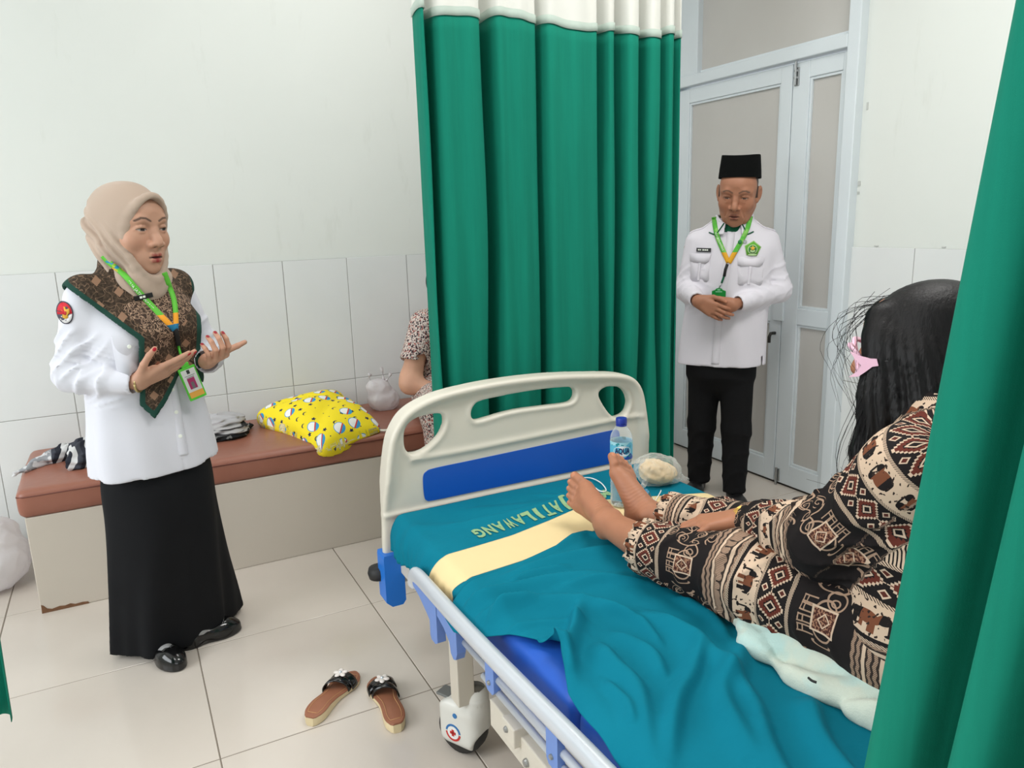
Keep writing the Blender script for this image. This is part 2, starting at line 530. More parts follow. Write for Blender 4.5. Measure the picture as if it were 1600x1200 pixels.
fl = structure(G().box((X0 - 0.12, Y0 - 0.12, -0.12), (X1 + 0.12, Y1 + 0.12, -0.0018)).build('floor', GROUT_M))
TX, TY, TS = 0.087, 1.906, 0.5985
cache = {}
def floor_tile(xa, xb, ya, yb, rs):
    sx, sy = round(xb - xa - 0.0035, 4), round(yb - ya - 0.0035, 4)
    if sx < 0.02 or sy < 0.02: return
    key = (sx, sy)
    if key not in cache: cache[key] = tile_mesh('tile', sx, sy, 0.0018, FLOOR_M)
    o = bpy.data.objects.new('tile', cache[key]); COL.objects.link(o); o.parent = fl
    o.location = ((xa + xb) / 2, (ya + yb) / 2, 0.0 + rs.uniform(-0.0004, 0.0))
rs = np.random.RandomState(3)
xs = sorted({X0, X1} | {round(TX + TS * k, 4) for k in range(-6, 7) if X0 < TX + TS * k < X1})
ys = sorted({Y0, Y1} | {round(TY + TS * k, 4) for k in range(-9, 5) if Y0 < TY + TS * k < Y1})
for i in range(len(xs) - 1):
    for j in range(len(ys) - 1): floor_tile(xs[i], xs[i + 1], ys[j], ys[j + 1], rs)

structure(G().box((X0 - 0.12, Y0 - 0.12, ZC), (X1 + 0.12, Y1 + 0.12, ZC + 0.1)).build('ceiling', CEIL_M))

# far wall with its tiled wainscot (two courses of upright 30 x 60 tiles)
wall_far = structure(G().box((X0 - 0.12, Y1, 0), (X1 + 0.12, Y1 + 0.12, ZC)).build('wall_far', PAINT_M))
wall_right = structure(G().box((X1, Y0 - 0.12, 0), (X1 + 0.12, 2.30, ZC)).box((X1, 3.515, 0), (X1 + 0.12, Y1, ZC))
                       .build('wall_right', PAINT_M))
wcache = {}
def wall_tile(parent, a0, a1, z0, z1, side, rs):
    sx, sz = round(a1 - a0 - 0.0022, 4), round(z1 - z0 - 0.0022, 4)
    if sx < 0.015: return
    key = (sx, sz)
    if key not in wcache: wcache[key] = tile_mesh('tile', sx, sz, 0.007, WTILE_M)
    o = bpy.data.objects.new('tile', wcache[key]); COL.objects.link(o); o.parent = parent
    if side == 'far':
        o.location = ((a0 + a1) / 2, Y1 - 0.0075 + rs.uniform(-0.0005, 0.0005), (z0 + z1) / 2); o.rotation_euler = (PI / 2, 0, 0)
    else:
        o.location = (X1 - 0.0075 + rs.uniform(-0.0005, 0.0005), (a0 + a1) / 2, (z0 + z1) / 2); o.rotation_euler = (PI / 2, 0, -PI / 2)
gx = [X0] + [round(-0.22 + 0.3075 * k, 4) for k in range(-7, 11) if X0 < -0.22 + 0.3075 * k < X1] + [X1]
for i in range(len(gx) - 1):
    for z0, z1 in ((0.0, 0.603), (0.603, TILE_TOP)): wall_tile(wall_far, gx[i], gx[i + 1], z0, z1, 'far', rs)
gy = [Y0] + [round(1.988 + 0.305 * k, 4) for k in range(-15, 1) if Y0 < 1.988 + 0.305 * k] + [2.29]
for i in range(len(gy) - 1):
    for z0, z1 in ((0.0, 0.603), (0.603, TILE_TOP)): wall_tile(wall_right, gy[i], gy[i + 1], z0, z1, 'right', rs)
G().box((X0, Y1 - 0.0065, 0), (X1, Y1 + 0.001, TILE_TOP - 0.001)).build('grout_bed', WGROUT_M, wall_far)
G().box((X1 - 0.0065, Y0, 0), (X1 + 0.001, 2.29, TILE_TOP - 0.001)).build('grout_bed', WGROUT_M, wall_right)
# small plugs and scars left in the wall and on the wainscot edge
MARK_M = simple('plug_grey', rgb(190, 192, 188), 0.8)
for (y, z, w, h) in ((2.275, 1.475, 0.012, 0.02), (2.277, 1.435, 0.01, 0.012), (1.87, 1.212, 0.016, 0.006), (2.17, 1.211, 0.02, 0.005), (2.262, 1.79, 0.008, 0.03)):
    G().box((X1 - 0.0035, y - w / 2, z - h / 2), (X1 + 0.002, y + w / 2, z + h / 2), 0.001).build('wall_plug', MARK_M, wall_right)

# walls behind the camera with their window openings
def wall_with_opening(name, axis, at, thick, a0, a1, o0, o1, z0, z1):
    g = G()
    for (p, q, zz0, zz1) in ((a0, o0, 0, ZC), (o1, a1, 0, ZC), (o0, o1, 0, z0), (o0, o1, z1, ZC)):
        if axis == 'x': g.box((at - thick, p, zz0), (at, q, zz1))
        else: g.box((p, at - thick, zz0), (q, at, zz1))
    return structure(g.build(name, PAINT_M))
wall_with_opening('wall_left', 'x', X0, 0.12, Y0 - 0.12, Y1, 0.3, 2.9, 0.95, 2.55)
wall_with_opening('wall_near', 'y', Y0, 0.12, X0, X1, -2.1, 1.1, 0.95, 2.55)
def window(n, axis, at, a0, a1, z0, z1):
    w = thing('window_%d' % n, None, None); structure(w)
    def bar(p0, p1, q0, q1):
        if axis == 'x': G().box((at - 0.09, p0, q0), (at - 0.04, p1, q1), 0.003).build('frame_bar', DOOR_M, w)
        else: G().box((p0, at - 0.09, q0), (p1, at - 0.04, q1), 0.003).build('frame_bar', DOOR_M, w)
    m = (a0 + a1) / 2
    bar(a0, a0 + 0.05, z0, z1); bar(a1 - 0.05, a1, z0, z1); bar(m - 0.025, m + 0.025, z0 + 0.05, z1 - 0.05); bar(a0 + 0.05, a1 - 0.05, z0, z0 + 0.05); bar(a0 + 0.05, a1 - 0.05, z1 - 0.05, z1)
window(1, 'x', X0, 0.3, 2.9, 0.95, 2.55)
window(2, 'y', Y0, -2.1, 1.1, 0.95, 2.55)

# ------------------------------------------------------------------ double door with transom, right wall
kp = NM('frosted_pane', rgb(190, 187, 182), 0.28, 0, 0.4)
kp.color(kp.mix(kp.noise(3, 3), rgb(186, 183, 178), rgb(196, 194, 190)))
PANE_M = kp.m
METAL_M = NM('bolt_metal', rgb(168, 170, 170), 0.35, 0.9).m
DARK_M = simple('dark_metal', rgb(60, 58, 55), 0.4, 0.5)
door = structure(thing('door_1', None, None))
D0, D1 = X1 - 0.035, X1 + 0.06
HEAD0, HEAD1 = 2.035, 2.09
G().box((D0 - 0.012, 2.285, 0), (D1, 2.345, ZC), 0.004).build('jamb', DOOR_M, door)
G().box((D0, 3.45, 0), (D1, 3.52, HEAD0), 0.004).build('jamb', DOOR_M, door)
G().box((D0, 3.295, HEAD1), (D1, 3.52, ZC), 0.004).build('transom_post', DOOR_M, door)
G().box((D0 - 0.012, 2.345, HEAD0), (D1, 3.52, HEAD1), 0.005).build('header', DOOR_M, door)
G().box((X1 + 0.0, 2.345, HEAD1), (X1 + 0.012, 3.295, ZC)).build('transom_pane', PANE_M, door)
G().box((X1 - 0.012, 2.345, HEAD1), (X1 + 0.02, 3.295, HEAD1 + 0.018), 0.003).build('transom_bead', DOOR_M, door)

def leaf(y0, y1, sl, sr, name):
    """sl/sr: widths of the stiles at the low-Y and high-Y sides"""
    xf0, xf1 = X1 - 0.02, X1 + 0.02
    zt = 2.025
    L = G()
    L.box((xf0, y0, 0.012), (xf1, y0 + sl, zt), 0.003).box((xf0, y1 - sr, 0.012), (xf1, y1, zt), 0.003)
    L.box((xf0, y0 + sl, zt - 0.073), (xf1, y1 - sr, zt), 0.003).box((xf0, y0 + sl, 0.83), (xf1, y1 - sr, 0.91), 0.003).box((xf0, y0 + sl, 0.012), (xf1, y1 - sr, 0.118), 0.003)
    o = L.build('leaf', DOOR_M, door)
    for (z0, z1) in ((0.91, zt - 0.073), (0.118, 0.83)):
        G().box((X1 - 0.003, y0 + sl, z0), (X1 + 0.006, y1 - sr, z1)).build('pane', PANE_M, o)
        b = G(); e = 0.012
        for (p, q, r, t) in ((y0 + sl, y0 + sl + e, z0, z1), (y1 - sr - e, y1 - sr, z0, z1), (y0 + sl + e, y1 - sr - e, z0, z0 + e), (y0 + sl + e, y1 - sr - e, z1 - e, z1)):
            b.box((X1 - 0.014, p, r), (X1 - 0.002, q, t), 0.002)
        b.build('glazing_bead', DOOR_M, o)
    return o
lf_big = leaf(2.657, 3.446, 0.068, 0.078, 'big'); lf_small = leaf(2.349, 2.652, 0.032, 0.094, 'small')
# flat meeting stile over the gap, top and bottom bolts, lock
G().box((X1 - 0.031, 2.638, 0.84), (X1 - 0.019, 2.70, 1.06), 0.002).build('lock_plate', DOOR_M, lf_big)
h = G().tube([(X1 - 0.02, 2.690, 0.775), (X1 - 0.05, 2.690, 0.775), (X1 - 0.058, 2.690, 0.758), (X1 - 0.058, 2.690, 0.73)], 0.008).build('handle', DARK_M, lf_big, True)
b = G().box((X1 - 0.026, 2.615, 1.925), (X1 - 0.0185, 2.640, 2.005), 0.002); b.tube([(X1 - 0.032, 2.628, 1.93), (X1 - 0.032, 2.628, 2.03)], 0.005, 8)
b.box((X1 - 0.034, 2.618, 1.955), (X1 - 0.022, 2.637, 1.965), 0.001).box((X1 - 0.034, 2.618, 1.985), (X1 - 0.022, 2.637, 1.995), 0.001); b.build('bolt', METAL_M, lf_small)
b = G().box((X1 - 0.026, 2.615, 0.02), (X1 - 0.0185, 2.640, 0.085), 0.002); b.tube([(X1 - 0.032, 2.628, 0.0), (X1 - 0.032, 2.628, 0.09)], 0.006, 8); b.build('bolt', METAL_M, lf_small)
G().box((X1 - 0.01, 2.349, 0.0), (X1 + 0.02, 3.446, 0.011)).build('door_shadow_strip', DARK_M, door)  # dark strip standing in for the shade under the door leaves

# ------------------------------------------------------------------ bench along the far wall
bench = thing('bench', 'long built-in bench with brown leather cushion and cream base along the far wall', 'bench', (0.8, 3.36, 0))
BM = simple('bench_board', rgb(203, 193, 180), 0.45, var=0.03, nscale=5)
def bx(lo, hi): return tuple(np.array(lo) - (0.8, 3.36, 0)), tuple(np.array(hi) - (0.8, 3.36, 0))
G().box(*bx((-0.395, 3.055, 0.0), (2.05, 3.655, 0.372)), 0.003).build('base', BM, bench)
kc = NM('brown_leather', rgb(160, 96, 76), 0.36, 0, 0.45)
nl = kc.noise(7, 4); kc.color(kc.mix(nl, rgb(140, 86, 68), rgb(160, 106, 88))); kc.bump(kc.voronoi(320), 0.15, 0.001); kc.bump(kc.noise(9, 3), 0.25, 0.01)
LEATHER_M = kc.m
# cushion: long rounded slab, slightly puffy on top, with piped seam
nx, ny = 90, 18
U = np.linspace(0, 1, nx); 
F = Field((-0.44, 3.02, 0.34), (2.1, 3.69, 0.50), 0.011)
F.op(rbox((0.825, 3.35, 0.422), (1.238, 0.302, 0.052), 0.026), 0)
F.op(((lambda X, Y, Z: -0.006 * np.clip(1 - ((Y - 3.36) / 0.3) ** 2, 0, 1) * (Z > 0.44) + 0.0015 * np.sin(X * 9 + 2 * np.sin(Y * 7))), np.array((-0.5, 3.0, 0.3)), np.array((2.2, 3.7, 0.55))), mode='disp')
P, Q = F.mesh(); P = relax(P, Q, 2)
P -= (0.8, 3.36, 0)
cush = obj('cushion', P, Q, LEATHER_M, bench)
seam = G().tube([(-0.4105 - 0.8, 3.63 - 3.36, 0.452), (-0.4125 - 0.8, 3.2 - 3.36, 0.452), (-0.409 - 0.8, 3.06 - 3.36, 0.452), (-0.39 - 0.8, 3.049 - 3.36, 0.452), (0.4 - 0.8, 3.0465 - 3.36, 0.452), (2.04 - 0.8, 3.0465 - 3.36, 0.452)], 0.0026, 6)
seam.build('seam', simple('seam_thread', rgb(104, 52, 38), 0.5), cush, True)
# chipped edge low on the front
chip = [(-0.393, 0.0), (-0.24, 0.0), (-0.243, 0.008), (-0.262, 0.011), (-0.285, 0.009), (-0.30, 0.016), (-0.318, 0.012), (-0.335, 0.015), (-0.36, 0.010), (-0.375, 0.016), (-0.385, 0.03), (-0.392, 0.034)]
G().prism([(x - 0.8, z) for x, z in chip], 3.0535 - 3.36, 3.056 - 3.36, lambda u, v, h: (u, h, v)).build('chipped_edge', simple('raw_board', rgb(120, 84, 58), 0.9, nscale=80, var=0.3), bench)

# ------------------------------------------------------------------ curtains
kg = NM('green_curtain', rgb(16, 132, 110), 0.85, 0, 0.2)
wv = kg.noise(60, 3, 0.6, stretch=(1, 1, 0.05)); wf = kg.noise(900, 2)
kg.color(kg.mix(wv, rgb(8, 112, 92), rgb(14, 129, 107))); kg.bump(wv, 0.2, 0.002); kg.bump(wf, 0.2, 0.0006)
GREEN_M = kg.m
km = NM('white_mesh', rgb(226, 226, 219), 0.8, 0, 0.2)
tr = km.nt.nodes.new('ShaderNodeBsdfTransparent'); mx = km.nt.nodes.new('ShaderNodeMixShader'); mx.inputs[0].default_value = 0.16
km.nt.links.new(km.b.outputs[0], mx.inputs[1]); km.nt.links.new(tr.outputs[0], mx.inputs[2]); km.nt.links.new(mx.outputs[0], km.nt.nodes['Material Output'].inputs[0])
MESH_M = km.m
HEM_M = simple('hem_tape', rgb(176, 190, 180), 0.8)

def drape(path, n, zs, flare=0.0, wob=0.0, seed=0, shear=(0.0, 0.0)):
    """vertical cloth along a plan path; returns function giving a grid for a height range"""
    P = catmull(path, n); c = P.mean(0)
    T = np.gradient(P, axis=0); T /= np.linalg.norm(T, axis=1)[:, None]; N = np.stack([-T[:, 1], T[:, 0]], 1)
    s = np.r_[0, np.cumsum(np.linalg.norm(np.diff(P, axis=0), axis=1))]
    def grid(z0, z1, m, off=0.0, edge=None):
        rows = []
        for k in range(m):
            q = k / (m - 1)
            zb = z0 + (edge(s) if edge is not None else 0) * 1.0
            z = zb * (1 - q) + z1 * q
            d = wob * vnoise(s * 3.0, z * 0.9, 0, seed) * np.clip((zs - z) / zs + 0.15, 0, 1)
            ext = 1 + flare * float(np.clip((zs - np.mean(z)) / zs, 0, 1))
            pts = c + (P - c) * np.array([1.0, ext]) + N * (d + off)[:, None] + np.array(shear) * (zs - float(np.mean(z)))
            rows.append(np.column_stack([pts, z * np.ones(n)]))
        V_ = np.stack(rows, 1).reshape(-1, 3)
        return V_, grid_faces(n, m)
    return grid, s

def curtain(name, label, path, n, zb, zj, zt, flare, wob, seed, loc, scal=0.012, rail=None, shear=(0.0, 0.0)):
    t = thing(name, label, 'curtain', loc)
    grid, s = drape(path, n, zj, flare, wob, seed, shear)
    L = np.array(loc)
    rsn = np.random.RandomState(seed); ph = rsn.uniform(0, 6, 3)
    edge = lambda q: scal * (np.sin(q * 9 + ph[0]) * 0.6 + np.sin(q * 23 + ph[1]) * 0.4)
    v, f = grid(zb, zj, 40)
    # top border follows the wavy seam
    q = np.repeat(s, 40); zz = v[:, 2]; v[:, 2] = zz + edge(q) * np.clip((zz - zb) / (zj - zb), 0, 1)
    solid(obj('drape_panel', v - L, f, GREEN_M, t), 0.0016)
    v, f = grid(zj - 0.004, zj + 0.022, 3, -0.004); q = np.repeat(s, 3); v[:, 2] += edge(q)
    solid(obj('hem_tape', v - L, f, HEM_M, t), 0.0012)
    v, f = grid(zj + 0.018, zt, 12, -0.001); q = np.repeat(s, 12); v[:, 2] += edge(q) * np.clip((zt - v[:, 2]) / (zt - zj), 0, 1)
    obj('mesh_top', v - L, f, MESH_M, t)
    if rail:
        G().tube(np.array(rail) - L, 0.012, 10).build('rail', METAL_M, t, True)
    return t

# the folded curtain behind the headboard
pA = [(0.912, 2.36), (0.904, 2.31), (0.904, 2.272), (0.914, 2.275), (0.922, 2.33), (0.930, 2.365), (0.942, 2.33), (0.950, 2.280), (0.975, 2.262), (1.02, 2.268), (1.06, 2.258), (1.095, 2.272), (1.108, 2.32), (1.120, 2.375), (1.136, 2.355), (1.148, 2.295), (1.165, 2.268), (1.20, 2.272),
      (1.235, 2.260), (1.27, 2.272), (1.30, 2.285), (1.312, 2.33), (1.324, 2.33), (1.332, 2.275), (1.350, 2.256), (1.40, 2.262), (1.45, 2.256), (1.50, 2.270), (1.540, 2.282), (1.552, 2.34), (1.564, 2.37), (1.576, 2.31), (1.588, 2.272), (1.615, 2.285), (1.628, 2.345), (1.640, 2.37), (1.652, 2.30), (1.665, 2.262),
      (1.700, 2.266), (1.722, 2.30), (1.732, 2.36), (1.744, 2.33), (1.754, 2.268), (1.785, 2.262), (1.806, 2.282), (1.816, 2.34), (1.828, 2.31), (1.838, 2.262), (1.862, 2.270), (1.876, 2.32), (1.886, 2.36), (1.895, 2.30), (1.905, 2.285), (1.912, 2.35), (1.918, 2.44)]
curtain('bed_curtain', 'green hospital curtain with white mesh top hanging behind the bed headboard', pA, 520, 0.30, 1.985, 2.94, 0.18, 0.012, 5, (1.4, 2.3, 0.30),
        rail=[(0.6, 2.30, 2.955), (2.88, 2.30, 2.955)])
# the curtain close to the camera, gathered in long folds beside the bed
pB = [(0.640, 0.370), (0.600, 0.371), (0.572, 0.362), (0.560, 0.345), (0.566, 0.322), (0.590, 0.308), (0.606, 0.296), (0.592, 0.286), (0.560, 0.285), (0.540, 0.274), (0.540, 0.252), (0.566, 0.236), (0.590, 0.222), (0.570, 0.21), (0.535, 0.205), (0.522, 0.185), (0.545, 0.16), (0.575, 0.14),
      (0.55, 0.12), (0.52, 0.10), (0.52, 0.06), (0.56, 0.03), (0.57, 0.0), (0.53, -0.03), (0.52, -0.08), (0.56, -0.11), (0.57, -0.15), (0.53, -0.19), (0.53, -0.26)]
curtain('bed_curtain', 'green curtain closest to the viewer, gathered in tall folds at the right edge', [(a_, b_ - 0.077) for a_, b_ in pB], 380, 0.30, 1.985, 2.94, 0.0, 0.005, 8, (0.56, 0.1, 0.30),
        rail=[(0.56, 2.28, 2.955), (0.56, -2.35, 2.955)], shear=(0.0, 0.10))
pC = [(-0.318, 1.79), (-0.322, 1.82), (-0.345, 1.835), (-0.375, 1.80), (-0.40, 1.77), (-0.43, 1.79), (-0.46, 1.84), (-0.50, 1.85), (-0.53, 1.80), (-0.57, 1.77), (-0.61, 1.80), (-0.65, 1.85), (-0.70, 1.84), (-0.74, 1.79)]
curtain('bed_curtain', 'sliver of dark green curtain at the left edge of the picture', pC, 160, 0.335, 1.985, 2.94, 0.0, 0.006, 11, (-0.5, 1.8, 0.335), rail=[(-0.31, 1.81, 2.955), (-2.35, 1.81, 2.955)])

# ------------------------------------------------------------------ hospital bed
BX, BY = 1.09, 1.0
bed = thing('hospital_bed', 'hospital bed with cream plastic headboard, blue panel and silver side rails', 'bed', (BX, BY, 0))
BO = np.array((BX, BY, 0.0))
CREAM_M = simple('cream_plastic', rgb(212, 207, 193), 0.4, var=0.02, nscale=4)
FRAME_M = simple('cream_steel', rgb(207, 200, 186), 0.4, var=0.03, nscale=6)
BLUE_M = simple('blue_panel', rgb(20, 84, 182), 0.35, var=0.06, nscale=3)
BUMP_M = simple('blue_bumper', rgb(28, 116, 212), 0.4, var=0.03)
BRACK_M = simple('blue_bracket', rgb(104, 136, 200), 0.45, var=0.04)
RAIL_M = NM('rail_aluminium', rgb(206, 211, 218), 0.34, 0.35).m
kv = NM('blue_vinyl', rgb(30, 88, 186), 0.5, 0, 0.4); kv.color(kv.mix(kv.noise(5, 3), rgb(24, 78, 172), rgb(40, 98, 200))); kv.bump(kv.noise(500, 2), 0.1, 0.0005); VINYL_M = kv.m
BLACK_M = simple('black_rubber', rgb(32, 32, 32), 0.6)
def gb(g, name, mat, parent=bed, smooth=False):
    g.v = [tuple(np.array(p) - BO) for p in g.v]; return g.build(name, mat, parent, smooth)

# headboard plate
HBY = 2.035
outline = catmull([(0.602, 0.30), (0.603, 0.45), (0.612, 0.60), (0.632, 0.73), (0.655, 0.79), (0.70, 0.838), (0.789, 0.870), (0.915, 0.884), (1.05, 0.888), (1.19, 0.883), (1.33, 0.870), (1.44, 0.856), (1.50, 0.835), (1.537, 0.79), (1.556, 0.71), (1.572, 0.60), (1.588, 0.48), (1.592, 0.30)], 70)
holeL = catmull([(0.686, 0.735), (0.692, 0.78), (0.717, 0.803), (0.757, 0.812), (0.803, 0.810), (0.817, 0.792), (0.811, 0.766), (0.793, 0.740), (0.757, 0.713), (0.722, 0.702), (0.697, 0.707)], 40, True)
slot = catmull([(0.904, 0.795), (0.914, 0.818), (0.946, 0.831), (1.09, 0.838), (1.225, 0.835), (1.27, 0.826), (1.278, 0.80), (1.253, 0.781), (1.157, 0.783), (1.04, 0.784), (0.935, 0.772), (0.910, 0.777)], 46, True)
holeR = catmull([(1.368, 0.795), (1.391, 0.812), (1.425, 0.812), (1.458, 0.803), (1.482, 0.780), (1.492, 0.745), (1.477, 0.714), (1.443, 0.703), (1.417, 0.716), (1.385, 0.757)], 40, True)
F = Field((0.575, HBY - 0.04, 0.285), (1.62, HBY + 0.04, 0.92), 0.0058)
gxx, gzz = np.meshgrid(F.ax[0], F.ax[2], indexing='ij')
so = poly_sdf(gxx, gzz, outline); shs = [poly_sdf(gxx, gzz, h_) for h_ in (holeL, slot, holeR)]
sh = np.minimum(np.minimum(shs[0], shs[1]), shs[2])
plan = np.maximum(so, -sh)
edge_d = -plan
# thickness: rounded thick rim outside and round the holes, thinner web
rim = 0.022 * np.exp(-(np.maximum(0, -so - 0.012) / 0.016) ** 2) * np.clip((gzz - 0.53) / 0.1, 0, 1)
rim2 = 0.006 * np.exp(-(np.maximum(0, sh - 0.004) / 0.010) ** 2) * (sh > -0.01)
rib = 0.008 * np.exp(-((gzz - (0.684 + 0.012 * np.clip((gxx - 0.9) / 0.5, 0, 1))) / 0.008) ** 2) * ((gxx > 0.70) & (gxx < 1.54)) + 0.009 * np.exp(-((gzz - 0.526) / 0.006) ** 2)
inset = poly_sdf(gxx, gzz, [(0.745, 0.556), (1.44, 0.556), (1.44, 0.655), (0.745, 0.645)]) - 0.012
half = 0.014 + np.maximum(rim, rim2) + rib
ad = np.abs(F.ax[1] - HBY)[None, :, None]
rr = 0.012
qa = plan[:, None, :] + rr; qb = ad - half[:, None, :] + rr
F.d = (np.sqrt(np.maximum(qa, 0) ** 2 + np.maximum(qb, 0) ** 2) + np.minimum(np.maximum(qa, qb), 0) - rr).astype(np.float32)
F.d = np.maximum(F.d, np.maximum(-(F.ax[2] - 0.30), F.ax[2] - 0.93)[None, None, :])
P, Q = F.mesh(); P = relax(P, Q, 2)
hb = obj('headboard', P - BO, Q, CREAM_M, bed)
pl = catmull([(0.738, 0.562), (0.736, 0.60), (0.738, 0.628), (0.748, 0.640), (0.775, 0.646), (0.9, 0.649), (1.10, 0.654), (1.30, 0.659), (1.42, 0.662), (1.443, 0.658), (1.450, 0.643), (1.451, 0.60), (1.450, 0.562), (1.442, 0.549), (1.42, 0.546), (1.1, 0.546), (0.9, 0.546), (0.765, 0.546), (0.745, 0.550)], 114, True)
for sgn in (-1, 1):
    o = gb(G().prism([tuple(p) for p in (pl if sgn < 0 else pl[::-1])], HBY + sgn * 0.0165, HBY + sgn * 0.010, lambda u, v, h: (u, h, v)), 'blue_panel', BLUE_M, hb); fix_normals(o)
for xa, xb in ((0.594, 0.655), (1.545, 1.604)):
    o = gb(G().prism([(xa, 0.262), (xa + 0.018, 0.245), (xb - 0.01, 0.245), (xb, 0.258), (xb, 0.39), (xb - 0.015, 0.41), (xa + 0.002, 0.41), (xa, 0.40)], HBY - 0.034, HBY + 0.03, lambda u, v, h: (u, h, v)), 'corner_bumper', BUMP_M, hb); fix_normals(o)

# mattress in sections of blue vinyl, worn edge seam
MT = 0.527
def mattress(y0, y1):
    F = Field((0.61, y0 - 0.03, 0.37), (1.57, y1 + 0.03, 0.56), 0.012)
    F.op(rbox((1.085, (y0 + y1) / 2, 0.458), (0.452, (y1 - y0) / 2, 0.066), 0.030), 0)
    F.op(((lambda X, Y, Z: 0.0025 * np.sin(Y * 17 + 1.2 * np.sin(X * 9))), np.array((0.5, y0 - 0.1, 0.3)), np.array((1.7, y1 + 0.1, 0.6))), mode='disp')
    P, Q = F.mesh(); P = relax(P, Q, 1)
    return obj('mattress', P - BO, Q, VINYL_M, bed)
mattress(1.02, 2.005); mattress(0.02, 1.018)

# frame: side beams, cross beams, deck, legs and castors
gb(G().box((0.645, 0.02, 0.345), (0.672, 2.005, 0.39), 0.004), 'side_beam', FRAME_M)
gb(G().box((1.508, 0.02, 0.345), (1.535, 2.005, 0.39), 0.004), 'side_beam', FRAME_M)
gb(G().box((0.672, 0.05, 0.362), (1.508, 1.99, 0.39), 0.004), 'deck_plate', FRAME_M)
for y in (1.60, 0.35):
    gb(G().box((0.70, y - 0.03, 0.27), (1.48, y + 0.03, 0.33), 0.004), 'cross_beam', FRAME_M)
gb(G().box((0.612, 0.02, 0.275), (0.640, 1.335, 0.342), 0.003), 'lower_beam', FRAME_M)
b = G().box((0.596, 1.19, 0.318), (0.645, 1.245, 0.362), 0.003); gb(b, 'rail_bracket', FRAME_M)
gb(G().lathe([(0.0, -0.004), (0.007, -0.004), (0.009, 0.0), (0.009, 0.004)], (0.6085, 1.165, 0.300), 12, 'x'), 'bolt', METAL_M)
gb(G().lathe([(0.0, -0.004), (0.005, -0.004), (0.007, 0.0), (0.007, 0.004)], (0.5945, 1.222, 0.345), 12, 'x'), 'bolt', METAL_M)
WHITE_M = simple('white_plastic', rgb(216, 215, 208), 0.35, var=0.02)
STRED_M = simple('red_print', rgb(192, 44, 40), 0.5); STBLUE_M = simple('blue_print', rgb(40, 110, 170), 0.5); STW_M = simple('white_print', rgb(232, 232, 230), 0.5)
def caster(x, y, rot, shown):
    c = thing('caster', None, None, (x - BX, y - BY, 0), rot); c.parent = bed
    del_ = [k for k in c.keys()]
    for k in del_: del c[k]
    # wheel axis along local x; twin-wheel with bulged cover
    G().lathe([(0.045, -0.03), (0.062, -0.026), (0.066, -0.012), (0.066, 0.012), (0.062, 0.026), (0.045, 0.03)], (0, 0.012, 0.066), 28, 'x').build('wheel', BLACK_M, c, True)
    F = Field((-0.06, -0.085, 0.0), (0.06, 0.10, 0.2), 0.005)
    F.op(rbox((0, 0.006, 0.092), (0.042, 0.066, 0.07), 0.030), 0)
    F.op(((lambda X, Y, Z: np.sqrt((Y - 0.008) ** 2 + (Z - 0.082) ** 2) - 0.079 + 0 * X), np.array((-0.06, -0.09, 0)), np.array((0.06, 0.1, 0.2))), mode='and')
    F.op(cone((0, -0.03, 0.14), (0, -0.03, 0.172), 0.036), 0.02)
    F.op(ell((0, -0.085, 0.03), (0.08, 0.05, 0.055)), 0.006, 'sub'); F.op(ell((0, 0.105, 0.075), (0.08, 0.035, 0.05)), 0.006, 'sub')
    P, Q = F.mesh(); P = relax(P, Q, 2); cv = obj('caster_cover', P, Q, WHITE_M, c)
    G().lathe([(0.030, 0.155), (0.036, 0.158), (0.036, 0.176), (0.030, 0.180)], (0, -0.03, 0), 24).build('swivel_collar', WHITE_M, c, True)
    if shown:
        xx = -0.0425
        for k in range(2):
            a0 = PI / 2 + k * PI; an = np.linspace(a0 - PI / 2 + 0.1, a0 + PI / 2 - 0.1, 18)
            v = [(xx, 0.014 + r * math.cos(a), 0.072 + r * math.sin(a)) for r in (0.0185, 0.024) for a in an]
            n = len(an); f = [(i, i + 1, n + i + 1, n + i) for i in range(n - 1)]
            rv = G(); rv.add(v, f); solid(rv.build('badge_ring', STRED_M if k else STBLUE_M, cv), 0.001)
        G().lathe([(0, -0.0008), (0.018, -0.0008), (0.018, 0.0008)], (xx, 0.014, 0.072), 20, 'x').build('badge_disc', STW_M, cv)
        G().box((xx - 0.0022, 0.0105, 0.063), (xx, 0.0175, 0.081)).box((xx - 0.0022, 0.005, 0.0685), (xx, 0.023, 0.0755)).build('badge_cross', STRED_M, cv)
        G().lathe([(0, -0.0008), (0.007, -0.0008), (0.007, 0.0008)], (xx, 0.006, 0.124), 14, 'x').build('dot_sticker', STBLUE_M, cv)
        G().box((-0.020, 0.04, 0.146), (0.020, 0.085, 0.153), 0.002).build('brake_pedal', simple('grey_pedal', rgb(110, 112, 110), 0.5), c)
    return c
for (x, y, rot, shown) in ((0.672, 1.612, 0.5, True), (1.45, 1.60, 0.2, False), (0.675, 0.35, 0.3, False), (1.45, 0.35, 0.1, False)):
    gb(G().box((x - 0.042, y - 0.05, 0.168), (x + 0.004, y + 0.0, 0.350), 0.003), 'leg', FRAME_M)
    caster(x, y, rot, shown)
gb(G().lathe([(0.012, 0.0), (0.03, 0.004), (0.034, 0.02), (0.03, 0.036), (0.012, 0.04)], (0.598, 2.075, 0.31), 18, 'z'), 'bumper_wheel', BLACK_M, bed, True)

